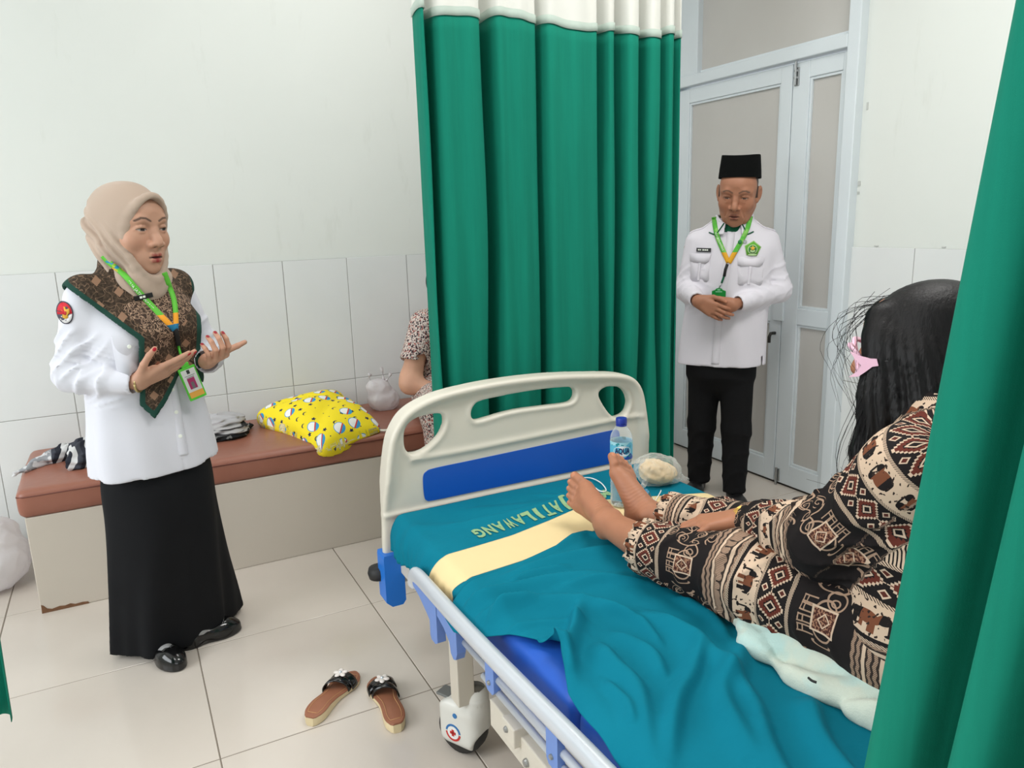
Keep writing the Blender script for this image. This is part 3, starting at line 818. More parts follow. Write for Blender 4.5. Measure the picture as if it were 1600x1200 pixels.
# folded-down side rails
def side_rail(sx, full):
    X = lambda x: x if sx > 0 else 2 * 1.09 - x
    r = catmull([(X(0.592), 1.735, 0.445), (X(0.590), 1.722, 0.470), (X(0.588), 1.690, 0.486), (X(0.585), 1.60, 0.492), (X(0.584), 1.45, 0.494), (X(0.585), 1.30, 0.496), (X(0.588), 1.1, 0.500), (X(0.592), 0.85, 0.505), (X(0.594), 0.5, 0.505), (X(0.595), 0.12, 0.50)], 60)
    top = gb(G().tube(r, 0.0215, 16, ry=0.0165), 'side_rail', RAIL_M, bed, True)
    for dz, rd, y0, y1 in ((-0.058, 0.0085, 1.43, 0.15), (-0.088, 0.0075, 1.33, 0.18)):
        gb(G().tube([(X(0.598), y0, 0.494 + dz), (X(0.600), (y0 + y1) / 2, 0.500 + dz), (X(0.602), y1, 0.502 + dz)], rd, 10), 'lower_bar', RAIL_M, top, True)
    def bracket(pts, t=0.012, x=0.588):
        o = gb(G().prism(pts, X(x) - t / 2, X(x) + t / 2, lambda u, v, h: (h, u, v)), 'rail_clamp', BRACK_M, top); fix_normals(o); return o
    bracket([(1.705, 0.470), (1.60, 0.478), (1.545, 0.478), (1.545, 0.376), (1.560, 0.366), (1.585, 0.366), (1.592, 0.376), (1.592, 0.415), (1.61, 0.425), (1.66, 0.448), (1.70, 0.458)], 0.022)
    bracket([(1.54, 0.480), (1.425, 0.482), (1.425, 0.412), (1.434, 0.392), (1.448, 0.386), (1.462, 0.395), (1.468, 0.42), (1.50, 0.44), (1.54, 0.452)], 0.022)
    for y in (1.275, 1.02, 0.72, 0.40):
        bracket([(y + 0.02, 0.492), (y - 0.02, 0.492), (y - 0.02, 0.412), (y - 0.012, 0.402), (y + 0.012, 0.402), (y + 0.02, 0.412)], 0.016, 0.594)
        gb(G().lathe([(0, -0.003), (0.0045, -0.003), (0.0055, 0.0), (0.0055, 0.003)], (X(0.5845), y, 0.425), 10, 'x'), 'rivet', METAL_M, top)
    return top
side_rail(1, True); far_rail = side_rail(-1, True); far_rail.location.z -= 0.045
gb(G().box((1.585, 1.375, 0.452), (1.615, 1.455, 0.512), 0.006), 'rail_latch', simple('navy_latch', rgb(48, 50, 128), 0.45))
gb(G().box((0.628, 1.675, 0.372), (0.6445, 1.725, 0.405), 0.004), 'release_knob', simple('red_plastic', rgb(214, 40, 60), 0.4))

# ------------------------------------------------------------------ linen on the bed
kt_ = NM('teal_sheet', rgb(6, 112, 130), 0.85, 0, 0.1)
kt_.color(kt_.mix(kt_.noise(6, 4), rgb(4, 106, 127), rgb(11, 120, 142))); kt_.bump(kt_.noise(700, 2), 0.15, 0.0006); kt_.bump(kt_.noise(26, 3, 0.5, stretch=(1, 2, 1)), 0.22, 0.006)
TEAL_M = kt_.m
YEL_M = simple('yellow_stripe', rgb(232, 208, 156), 0.8, var=0.04, nscale=12, bump=0.15)
def mat_top(X, Y):
    """top of the mattress with its rolled-off long edges"""
    l = np.clip((0.665 - X) / 0.05, 0, 3); r = np.clip((X - 1.505) / 0.04, 0, 3)
    return MT + 0.006 - 0.022 * l ** 2 - 0.022 * r ** 2

def ridge(X, Y, pts, h, w, w2=None):
    """a soft crease line; w on one side, w2 on the other"""
    w2 = w if w2 is None else w2
    d = np.full(X.shape, 9.0); sg = np.ones(X.shape); n = len(pts)
    P = catmull(pts, max(12, 6 * n)); tt = np.zeros(X.shape)
    for i in range(len(P) - 1):
        e = P[i + 1] - P[i]; wx, wy = X - P[i][0], Y - P[i][1]
        t = np.clip((wx * e[0] + wy * e[1]) / (e @ e + 1e-12), 0, 1)
        q = np.hypot(wx - e[0] * t, wy - e[1] * t); c = e[0] * wy - e[1] * wx
        m = q < d; d = np.where(m, q, d); sg = np.where(m, np.sign(c), sg); tt = np.where(m, (i + t) / (len(P) - 1), tt)
    ww = np.where(sg > 0, w, w2)
    return h * np.exp(-(d / ww) ** 2) * np.clip(np.sin(np.clip(tt, 0.04, 0.96) * PI) * 1.6, 0, 1)

sheet = thing('bed_sheet', 'teal fitted bed sheet with yellow stripe and printed letters under the headboard', 'bed sheet', (1.09, 1.7, MT))
SO = np.array((1.09, 1.7, MT))
def sheet_surface(X, Y, off=0.0):
    z = mat_top(X, Y) + off + 0.0015 * vnoise(X * 2.2, Y * 2.6, 0, 4)
    z = z + ridge(X, Y, [(0.80, 1.93), (1.0, 1.86), (1.2, 1.83)], 0.007, 0.02, 0.035) + ridge(X, Y, [(0.72, 1.835), (0.9, 1.825), (1.07, 1.825), (1.22, 1.86)], 0.013, 0.012, 0.028)
    z = z + ridge(X, Y, [(1.06, 1.93), (1.12, 1.885), (1.17, 1.90)], 0.005, 0.01) + ridge(X, Y, [(0.64, 1.9), (0.7, 1.86), (0.78, 1.83)], 0.005, 0.02)
    return z
def bow(x): return np.interp(x, [0.60, 0.667, 0.863, 1.0, 1.109, 1.215, 1.35, 1.52], [0.012, 0.036, 0.055, 0.088, 0.122, 0.140, 0.09, 0.022])
def sheet_strip(name, y0, y1, ny, mat, off=0.0, parent=sheet, hang=0.105, b0=1.0, b1=1.0):
    xs_ = np.linspace(0.648, 1.525, 130); ys_ = np.linspace(y0, y1, ny)
    Xg, Yg = np.meshgrid(xs_, ys_, indexing='ij')
    Yg = Yg + bow(Xg) * (b0 + (b1 - b0) * (Yg - y0) / (y1 - y0))
    top = np.stack([Xg, Yg, sheet_surface(Xg, Yg, off)], -1)
    # the left side hangs down the mattress flank, the right side is tucked
    k = 16; tq = np.linspace(1, 1.0 / k, k)[:, None]
    yl = ys_[None, :]
    zl = top[0, :, 2][None, :]
    drop = hang * (0.75 + 0.25 * np.clip((yl - 1.5) / 0.4, 0, 1)) + 0 * tq
    puck = 0.004 * np.sin(yl * 60 + 2 * np.sin(yl * 23)) * tq + 0.0035 * np.sin(yl * 170 + tq * 4) * tq ** 2
    xl = 0.648 - 0.034 * np.sin(np.clip(tq * 2.2, 0, PI / 2)) - off + puck
    left = np.stack([xl + 0 * yl, yl + bow(0.648) * (b0 + (b1 - b0) * (yl - y0) / (y1 - y0)) + 0.012 * tq * np.sin(yl * 9), zl - drop * tq ** 1.25 - 0.006 * np.sin(yl * 40) * tq], -1)
    kr = 8; tr_ = np.linspace(1.0 / kr, 1, kr)[:, None]
    right = np.stack([1.525 + 0.024 * np.sin(np.clip(tr_ * 2, 0, PI / 2)) + 0 * yl, yl + bow(1.525) * (b0 + (b1 - b0) * (yl - y0) / (y1 - y0)) + 0 * tr_, top[-1, :, 2][None, :] - 0.10 * tr_ ** 1.3], -1)
    g = np.concatenate([left, top, right], 0); nu = g.shape[0]
    return solid(obj(name, g.reshape(-1, 3) - SO, grid_faces(nu, ny), mat, parent), 0.0016)
sheet_strip('teal_panel', 1.635, 1.998, 60, TEAL_M, b1=0.0)
sheet_strip('yellow_band', 1.492, 1.636, 26, YEL_M, 0.0006, hang=0.092)
sheet_strip('teal_panel', 1.34, 1.493, 20, TEAL_M, hang=0.05)
# printed letters, read from the headboard side
PRINT_M = simple('yellow_print', rgb(140, 176, 128), 0.8, var=0.25, nscale=90)
def printed(txt, size, width, cx, cy, ang):
    for c_i, chx in enumerate(txt):
        tv, tf = text_mesh(chx, size, 0.0032)
        q = (c_i + 0.5) / len(txt) - 0.5
        kx = width / len(txt) * 0.86 / (tv[:, 0].max() - tv[:, 0].min())
        if chx in 'IJ': kx = 1.0
        tx, ty = -tv[:, 0] * kx, -tv[:, 1] * 1.0
        ux = cx - q * width
        px_, py_ = ux + tx, cy + (ux + tx - cx) * math.tan(ang) + ty
        lo_ = obj('printed_letter', np.column_stack([px_, py_, 0 * px_]), tf, PRINT_M, sheet, False)
        bm = bmesh.new(); bm.from_mesh(lo_.data); bmesh.ops.triangulate(bm, faces=bm.faces)
        for _k in range(2): bmesh.ops.subdivide_edges(bm, edges=[e for e in bm.edges if e.calc_length() > 0.008], cuts=1)
        bmesh.ops.triangulate(bm, faces=bm.faces); bm.to_mesh(lo_.data); bm.free()
        q3 = np.array([w.co[:] for w in lo_.data.vertices]); q3[:, 2] = sheet_surface(q3[:, 0], q3[:, 1]) + 0.0032
        lo_.data.vertices.foreach_set('co', (q3 - SO).astype(np.float32).ravel()); lo_.data.update()
printed('JATILAWANG', 0.078, 0.335, 0.942, 1.772, math.radians(7))
printed('M', 0.07, 0.05, 1.245, 1.815, 0.2)

# the loose rumpled sheet over the lower half
loose = thing('draw_sheet', 'rumpled plain teal draw sheet spread under the seated patient', 'bed sheet', (1.05, 0.9, MT))
LO = np.array((1.05, 0.9, MT))
ek = np.array([(1.62, 0.612), (1.55, 0.592), (1.50, 0.578), (1.43, 0.574), (1.37, 0.584), (1.315, 0.602), (1.255, 0.634), (1.20, 0.664), (1.168, 0.682), (1.155, 0.674), (1.127, 0.672), (1.085, 0.654), (1.036, 0.632), (0.987, 0.626), (0.92, 0.620), (0.864, 0.612), (0.6, 0.606), (0.1, 0.606)])[::-1]
tk = np.array([(0.56, 1.485), (0.583, 1.488), (0.638, 1.503), (0.786, 1.525), (0.916, 1.550), (0.985, 1.585), (1.03, 1.585), (1.07, 1.535), (1.10, 1.46), (1.15, 1.40), (1.25, 1.39), (1.40, 1.38), (1.60, 1.37)])
nu, nv = 210, 330
sU = np.linspace(0, 1, nu)[:, None] ** 1.15; vV = np.linspace(0, 1, nv)[None, :]
Yg = 0.1 + (1.62 - 0.1) * vV + 0 * sU
for _ in range(3):
    ex = np.interp(Yg, ek[:, 0], ek[:, 1]); Xg = ex + sU * (1.54 - ex)
    Yt = np.interp(Xg, tk[:, 0], tk[:, 1]); Yg = 0.1 + (Yt - 0.1) * vV
Z = mat_top(Xg, Yg) + 0.0055
Z = np.maximum(Z, 0.478 - 0.02 * np.clip((0.63 - Xg) / 0.05, 0, 1))
fold = 0.0025 * vnoise(Xg * 1.9, Yg * 1.6, 0, 21) + 0.0015 * vnoise(Xg * 5, Yg * 4, 0, 22)
for pts, hh, w, w2 in (
    ([(0.60, 1.44), (0.66, 1.425), (0.82, 1.40), (1.0, 1.325)], 0.016, 0.012, 0.03),
    ([(0.61, 1.33), (0.68, 1.345), (0.81, 1.285), (0.90, 1.16)], 0.018, 0.013, 0.035),
    ([(0.70, 1.48), (0.85, 1.49), (1.0, 1.47), (1.08, 1.44)], 0.014, 0.014, 0.03),
    ([(0.650, 1.06), (0.68, 1.12), (0.735, 1.18), (0.81, 1.27)], 0.024, 0.014, 0.02),
    ([(0.60, 1.38), (0.66, 1.35), (0.74, 1.33)], 0.010, 0.010, 0.02),
    ([(0.905, 1.19), (0.935, 1.06), (0.905, 0.90), (0.86, 0.78)], 0.017, 0.018, 0.032),
    ([(1.02, 1.0), (0.93, 0.92), (0.85, 0.875), (0.77, 0.71)], 0.018, 0.020, 0.03),
    ([(1.016, 1.20), (1.02, 1.09), (0.98, 1.0)], 0.012, 0.015, 0.02),
    ([(0.94, 1.03), (0.85, 0.95), (0.767, 0.894), (0.66, 0.79)], 0.018, 0.016, 0.03),
    ([(0.756, 1.134), (0.745, 1.05), (0.732, 0.956), (0.64, 0.81)], 0.016, 0.018, 0.03),
    ([(0.80, 1.15), (0.83, 1.05), (0.79, 0.96)], 0.012, 0.014, 0.025),
    ([(0.98, 0.80), (0.90, 0.70), (0.85, 0.55)], 0.018, 0.018, 0.03),
    ([(0.72, 1.45), (0.80, 1.455), (0.90, 1.44)], 0.008, 0.008, 0.016), ([(0.80, 1.36), (0.92, 1.34), (1.0, 1.28)], 0.009, 0.009, 0.018), ([(0.62, 1.27), (0.70, 1.25), (0.78, 1.20)], 0.009, 0.010, 0.016), ([(0.84, 1.24), (0.88, 1.15), (0.86, 1.05)], 0.009, 0.010, 0.018), ([(0.70, 1.02), (0.69, 0.94), (0.66, 0.88)], 0.009, 0.010, 0.016),
    ([(0.88, 0.83), (0.80, 0.70), (0.74, 0.55)], 0.014, 0.016, 0.03)):
    fold = fold + ridge(Xg, Yg, pts, hh * 1.35, w * 0.85, w2 * 0.9)
fold = fold * np.clip((Yt - Yg) / 0.05, 0, 1) * np.clip((Xg - ex) / 0.03 + 0.35, 0, 1) * (1 - 0.75 * np.clip((Xg - 1.0) / 0.15, 0, 1))
# curled lifted corner at the notch and raised upper edge
curl = 0.05 * np.exp(-((Yg - 1.150) / 0.028) ** 2 - ((Xg - 0.676) / 0.016) ** 2) + 0.012 * np.exp(-((Yt - Yg) / 0.02) ** 2) * np.exp(-((Xg - 0.99) / 0.14) ** 2)
Z = Z + np.maximum(fold, -0.002) + curl
Z = Z + 0.006 * np.clip((0.04 - (Xg - ex)) / 0.04, 0, 1) * np.sin(Yg * 30) * (Yg < 1.2)
obj_l = obj('cloth', np.stack([Xg, Yg, Z], -1).reshape(-1, 3) - LO, grid_faces(nu, nv), TEAL_M, loose); solid(obj_l, 0.0016)

# ------------------------------------------------------------------ figures: shared anatomy
def skin_material(name):
    k = NM(name, (0.5, 0.3, 0.2, 1), 0.5, 0, 0.35)
    n = k.nt.nodes.new('ShaderNodeAttribute'); n.attribute_name = 'Col'
    nz = k.noise(120, 3); sp = k.noise(18, 3)
    c = k.wrap(n.outputs['Color'])
    h = k.nt.nodes.new('ShaderNodeHueSaturation'); k.nt.links.new(c.s, h.inputs['Color'])
    v = k.ramp(sp, 0.25, 0.75) * 0.14 + 0.93; k.nt.links.new(v.s, h.inputs['Value'])
    k.nt.links.new(h.outputs[0], k.b.inputs['Base Color'])
    k.bump(nz, 0.08, 0.001)
    k.b.inputs['Subsurface Weight'].default_value = 0.06
    k.b.inputs['Subsurface Radius'].default_value = (0.006, 0.002, 0.001)
    return k.m
SKIN_M = skin_material('skin')

def dist2poly(x, z, pts):
    d = np.full(x.shape, 9.0)
    for (a, b) in zip(pts[:-1], pts[1:]):
        ex, ez = b[0] - a[0], b[1] - a[1]; wx, wz = x - a[0], z - a[1]
        t = np.clip((wx * ex + wz * ez) / (ex * ex + ez * ez + 1e-12), 0, 1)
        d = np.minimum(d, np.hypot(wx - ex * t, wz - ez * t))
    return d

def make_head(skin, lips, brow, nl=1.0, gaze=(0.0, -0.3), lid=0.45, age=0.0, female=True, neck=True, nose_w=1.0, h=0.0024, mouth_open=0.0, ears=True, hair_col=None):
    """head in its own frame: face towards -y, origin between the ears; returns points, quads, colours"""
    F = Field((-0.105, -0.135, -0.21 if neck else -0.13), (0.105, 0.13, 0.135), h)
    jw = 0.046 if female else 0.050
    A = lambda p, k=0.02: F.op(p, k)
    A(ell((0, 0.014, 0.04), (0.072, 0.09, 0.072)), 0); A(ell((0, -0.022, -0.012), (0.0655, 0.064, 0.073)), 0.03)
    A(ell((0, -0.034, -0.066), (jw, 0.048, 0.040)), 0.03)
    for s_ in (-1, 1):
        A(cone((s_ * 0.052, 0.0, -0.045), (s_ * 0.03, -0.05, -0.088), 0.018 if not female else 0.016, 0.015), 0.03)
        A(ell((s_ * 0.042, -0.056, -0.024), (0.023, 0.020, 0.022)), 0.028)
    A(ell((0, -0.073, -0.098), (0.019, 0.014, 0.014)), 0.022)
    A(ell((0, -0.034, 0.048), (0.058, 0.052, 0.043)), 0.03)
    bh = 0.0055 if female else 0.0085
    for s_ in (-1, 1):
        for p in chain([(s_ * 0.050, -0.058, 0.026), (s_ * 0.032, -0.0765, 0.032), (s_ * 0.013, -0.081, 0.026)], [bh, bh, bh]): A(p, 0.016)
        F.op(ell((s_ * 0.033, -0.0955 if female else -0.094, 0.010), (0.019, 0.015, 0.010)), 0.014, 'sub')
    # eyeballs with lids
    for s_ in (-1, 1):
        A(ell((s_ * 0.0325, -0.0685, 0.0085), (0.0155, 0.0125, 0.0112)), 0.003)
        up = [(s_ * 0.0185, -0.0770, 0.0075), (s_ * 0.026, -0.0815, 0.0135), (s_ * 0.034, -0.081, 0.0148), (s_ * 0.042, -0.0765, 0.012), (s_ * 0.0485, -0.069, 0.006)]
        for p in chain(up, [0.002, 0.0032, 0.0036, 0.0032, 0.002]): A(p, 0.004)
        lo = [(s_ * 0.0185, -0.0768, 0.0065), (s_ * 0.028, -0.0800, 0.0015), (s_ * 0.037, -0.0785, 0.001), (s_ * 0.0475, -0.069, 0.005)]
        for p in chain(lo, [0.002, 0.0028, 0.003, 0.002]): A(p, 0.005)
        if age:
            for p in chain([(s_ * 0.020, -0.079, -0.004), (s_ * 0.033, -0.078, -0.0095), (s_ * 0.046, -0.066, -0.005)], [0.003, 0.004, 0.003]): A(p, 0.006)
    # nose
    for p in chain([(0, -0.082, 0.022), (0, -0.0905 + 0.004 * (1 - nl) / 0.2, 0.002), (0, -0.082 - 0.0195 * nl, -0.018), (0, -0.082 - 0.0255 * nl, -0.027)], [0.007, 0.0078, 0.0092, 0.0105]): A(p, 0.012)
    for s_ in (-1, 1): A(ell((s_ * 0.0135 * nose_w, -0.093, -0.031), (0.0092, 0.0115, 0.0083)), 0.007)
    A(cone((0, -0.080 - 0.023 * nl, -0.034), (0, -0.088, -0.041), 0.0045, 0.006), 0.006)
    for s_ in (-1, 1): F.op(ell((s_ * 0.0075 * nose_w, -0.1005, -0.0395), (0.0042, 0.0055, 0.0032)), 0.003, 'sub')
    # mouth
    A(ell((0, -0.071, -0.062), (0.029, 0.019, 0.021)), 0.02)
    mo = mouth_open
    UL = [(-0.0245, -0.0765, -0.0635), (-0.011, -0.0895, -0.0585), (0, -0.0915, -0.0598), (0.011, -0.0895, -0.0585), (0.0245, -0.0765, -0.0635)]
    LL = [(-0.022, -0.077, -0.066 - mo * 0.3), (-0.009, -0.088, -0.0705 - mo), (0.009, -0.088, -0.0705 - mo), (0.022, -0.077, -0.066 - mo * 0.3)]
    for p in chain(UL, [0.0022, 0.0050, 0.0046, 0.0050, 0.0022]): A(p, 0.004)
    for p in chain(LL, [0.0025, 0.0062, 0.0062, 0.0025]): A(p, 0.004)
    F.op(ell((0, -0.094, -0.0645 - mo * 0.4), (0.020, 0.007, 0.0011 + mo * 0.42)), 0.002, 'sub')
    if age:   # nasolabial lines and forehead lines
        for s_ in (-1, 1):
            for p in chain([(s_ * 0.021, -0.092, -0.030), (s_ * 0.031, -0.086, -0.048), (s_ * 0.035, -0.076, -0.068)], [0.0015, 0.002, 0.0012]): F.op(p, 0.006, 'sub')
            for p in chain([(s_ * 0.040, -0.074, -0.078), (s_ * 0.034, -0.068, -0.096)], [0.001, 0.001]): F.op(p, 0.005, 'sub')
    if ears:
        for s_ in (-1, 1):
            M = rotz(s_ * -0.45) @ rotx(-0.15)
            A(ell((s_ * 0.0785, 0.010, 0.002), (0.0075, 0.0185, 0.031), M), 0.006)
            F.op(ell((s_ * 0.086, 0.004, 0.004), (0.0065, 0.0105, 0.018), M), 0.004, 'sub')
            A(ell((s_ * 0.074, -0.002, -0.024), (0.006, 0.008, 0.009)), 0.006)
    if neck: A(cone((0, 0.022, -0.06), (0, 0.036, -0.22), 0.050 if female else 0.056, 0.056 if female else 0.062), 0.025)
    P, Q = F.mesh(); P = relax(P, Q, 1, 0.4)
    x, y, z = P.T; ax = np.abs(x)
    C = np.tile(np.array(skin[:3]), (len(P), 1))
    def paint(mask, col, soft=None):
        m = np.clip(mask, 0, 1)[:, None]; C[:] = C * (1 - m) + np.array(col[:3]) * m
    front = y < -0.045
    # rosier cheeks, nose and ears (pigment)
    paint(0.16 * np.exp(-((ax - 0.04) ** 2 + (z + 0.03) ** 2) / 0.0006) * front, np.array(skin[:3]) * (1.15, 0.80, 0.72))
    # lips
    dl = np.minimum.reduce([p[0](x, y, z) for p in chain(UL, [0.0022, 0.0050, 0.0046, 0.0050, 0.0022]) + chain(LL, [0.0025, 0.0062, 0.0062, 0.0025])])
    paint(np.clip((0.0016 - dl) / 0.0014, 0, 1) * (y < -0.07), lips)
    paint(np.clip(1 - np.abs(z + 0.0645 + mo * 0.4) / (0.0016 + mo * 0.5), 0, 1) * (ax < 0.02) * (y < -0.07) * 1.3, (0.05, 0.02, 0.02))
    # brows
    bz = 0.034 if female else 0.0335
    bd = dist2poly(ax, z, [(0.013, bz - 0.004), (0.026, bz + 0.003), (0.038, bz + 0.004), (0.049, bz - 0.004)])
    paint(np.clip(((0.0036 if female else 0.0038) - bd) / 0.002, 0, 1) * front * (0.85 if female else 0.75), brow)
    # eyes: white, iris, lash line
    ec, ez = 0.0335, 0.0075
    ux = (ax - ec) / 0.0145; openz = 0.0062 * (1 - lid)
    inside = (np.abs(ux) < 1) & front
    top = ez - 0.0005 + openz * (1 - ux ** 2); bot = ez - 0.0030 * (1 - ux ** 2) - 0.0008
    ap = np.clip((top - z) / 0.001 + 0.5, 0, 1) * np.clip((z - bot) / 0.001 + 0.5, 0, 1) * inside
    paint(ap, (0.40, 0.36, 0.33))
    gx, gz = gaze
    ird = np.hypot(x - np.sign(x) * ec - gx, z - ez - gz * 0.004)
    paint(ap * np.clip((0.0070 - ird) / 0.001, 0, 1), (0.018, 0.012, 0.010))
    paint(np.clip(1 - np.abs(z - top) / (0.0024 if female else 0.0017), 0, 1) * inside * 0.95, (0.02, 0.013, 0.012))
    paint(np.clip(1 - np.abs(z - top - 0.0048) / 0.0012, 0, 1) * inside * 0.45, np.array(skin[:3]) * 0.45)
    # nostrils
    paint(np.clip(1 - np.hypot((ax - 0.0075 * nose_w) / 0.0048, (z + 0.0375) / 0.0034), 0, 1) * 1.5 * (y < -0.09), np.array(skin[:3]) * 0.25)
    if hair_col is not None:     # cropped hair on the sides and back
        hm = np.clip((y + 0.022 + np.clip(-z, 0, 1) * 1.3) / 0.006, 0, 1) * (z > -0.012 + 0.2 * np.clip(-y, 0, 1) - 0.6 * np.clip(y - 0.02, 0, 0.1)) * np.clip((0.0765 + 0.3 * np.clip(z - 0.035, 0, 1) - ax) / 0.002, 0, 1)
        paint(hm * 0.92, hair_col)
    return P, Q, C

def make_hand(wrist, d, n, left, curls, thumb, size=1.0, nails=None, skin=(0.4, 0.2, 0.1), spread=(0.10, 0.03, -0.04, -0.12), h=0.0022, arm=None, arm_r=(0.023, 0.026)):
    """d: wrist->knuckles, n: palm normal (unit-ish). curls: 4x3 bend angles towards the palm. thumb: three directions as (d, side, n) mixes"""
    wrist = np.array(wrist, float); d = np.array(d, float); d /= np.linalg.norm(d)
    n = np.array(n, float); n -= d * (n @ d); n /= np.linalg.norm(n)
    s_ = np.cross(n, d) if left else np.cross(d, n)
    k = size; prims = []; tips = []
    kn = [wrist + d * dd * k + s_ * ss * k for dd, ss in ((0.084, 0.027), (0.088, 0.009), (0.084, -0.009), (0.076, -0.026))]
    for (q, ss) in zip(kn, (0.014, 0.006, -0.005, -0.013)):
        prims.append((cone(wrist + s_ * ss * k + d * 0.006 * k, q - n * 0.001 * k, 0.0150 * k, 0.0098 * k), 0.014 * k))
    prims.append((cone(wrist + d * 0.022 * k + s_ * 0.016 * k + n * 0.006 * k, wrist + d * 0.06 * k + s_ * 0.022 * k + n * 0.007 * k, 0.0145 * k, 0.010 * k), 0.012 * k))
    prims.append((cone(wrist + d * 0.022 * k - s_ * 0.015 * k + n * 0.005 * k, wrist + d * 0.060 * k - s_ * 0.021 * k + n * 0.005 * k, 0.0125 * k, 0.010 * k), 0.012 * k))
    L = [(0.040, 0.024, 0.020), (0.044, 0.028, 0.021), (0.041, 0.026, 0.020), (0.032, 0.019, 0.018)]
    R = [(0.0092, 0.0084, 0.0076, 0.0066)] * 3 + [(0.0082, 0.0074, 0.0068, 0.0060)]
    for i in range(4):
        p = kn[i]; ang = 0.0; dd = d + s_ * spread[i]; dd /= np.linalg.norm(dd)
        for j in range(3):
            ang += curls[i][j]; v = dd * math.cos(ang) + n * math.sin(ang); q = p + v * L[i][j] * k
            prims.append((cone(p, q, R[i][j] * k, R[i][j + 1] * k), 0.0045 * k if j == 0 else 0.003 * k))
            last = (p, q, v, -(-dd * math.sin(ang) + n * math.cos(ang))); p = q
        tips.append(last)
    p = wrist + d * 0.020 * k + s_ * 0.022 * k + n * 0.004 * k
    for j, (ln, r0, r1) in enumerate(((0.042, 0.0145, 0.0108), (0.032, 0.0104, 0.0092), (0.026, 0.0092, 0.0072))):
        v = d * thumb[j][0] + s_ * thumb[j][1] + n * thumb[j][2]; v /= np.linalg.norm(v); q = p + v * ln * k
        prims.append((cone(p, q, r0 * k, r1 * k), 0.011 * k if j == 0 else 0.003 * k)); last = (p, q, v); p = q
    tn = s_ * 0.75 - n * 0.65; tn -= last[2] * (tn @ last[2]); tn /= np.linalg.norm(tn); tips.append((last[0], last[1], last[2], tn))
    if arm is not None: prims.append((cone(wrist + d * 0.004, np.array(arm, float), arm_r[0] * k, arm_r[1] * k), 0.014 * k))
    lo = np.min([p[1] for p, _ in prims], 0) - 0.012; hi = np.max([p[2] for p, _ in prims], 0) + 0.012
    F = Field(lo, hi, h)
    for p, kk in prims: F.op(p, kk)
    P, Q = F.mesh(); P = relax(P, Q, 1, 0.3)
    C = np.tile(np.array(skin[:3]), (len(P), 1))
    pn = np.clip(((P - wrist) @ n) / 0.01, 0, 1)[:, None] * 0.25; C = C * (1 - pn) + np.minimum(1, np.array(skin[:3]) * (1.22, 1.05, 1.0)) * pn
    for (a, b, v, nn) in tips:
        c = b + nn * 0.0055 * k - v * 0.0005
        r = P - c; f = np.sqrt(((r @ v) / 0.0072) ** 2 + (np.sqrt(np.maximum((r * r).sum(1) - (r @ v) ** 2 - (r @ nn) ** 2, 0)) / 0.0052) ** 2 + ((r @ nn) / 0.006) ** 2) / k
        m = np.clip((1.0 - f) / 0.15, 0, 1)[:, None]
        col = np.array(nails[:3]) if nails is not None else np.minimum(1, np.array(skin[:3]) * (1.25, 1.12, 1.08))
        C = C * (1 - m) + col * m
    return P, Q, C

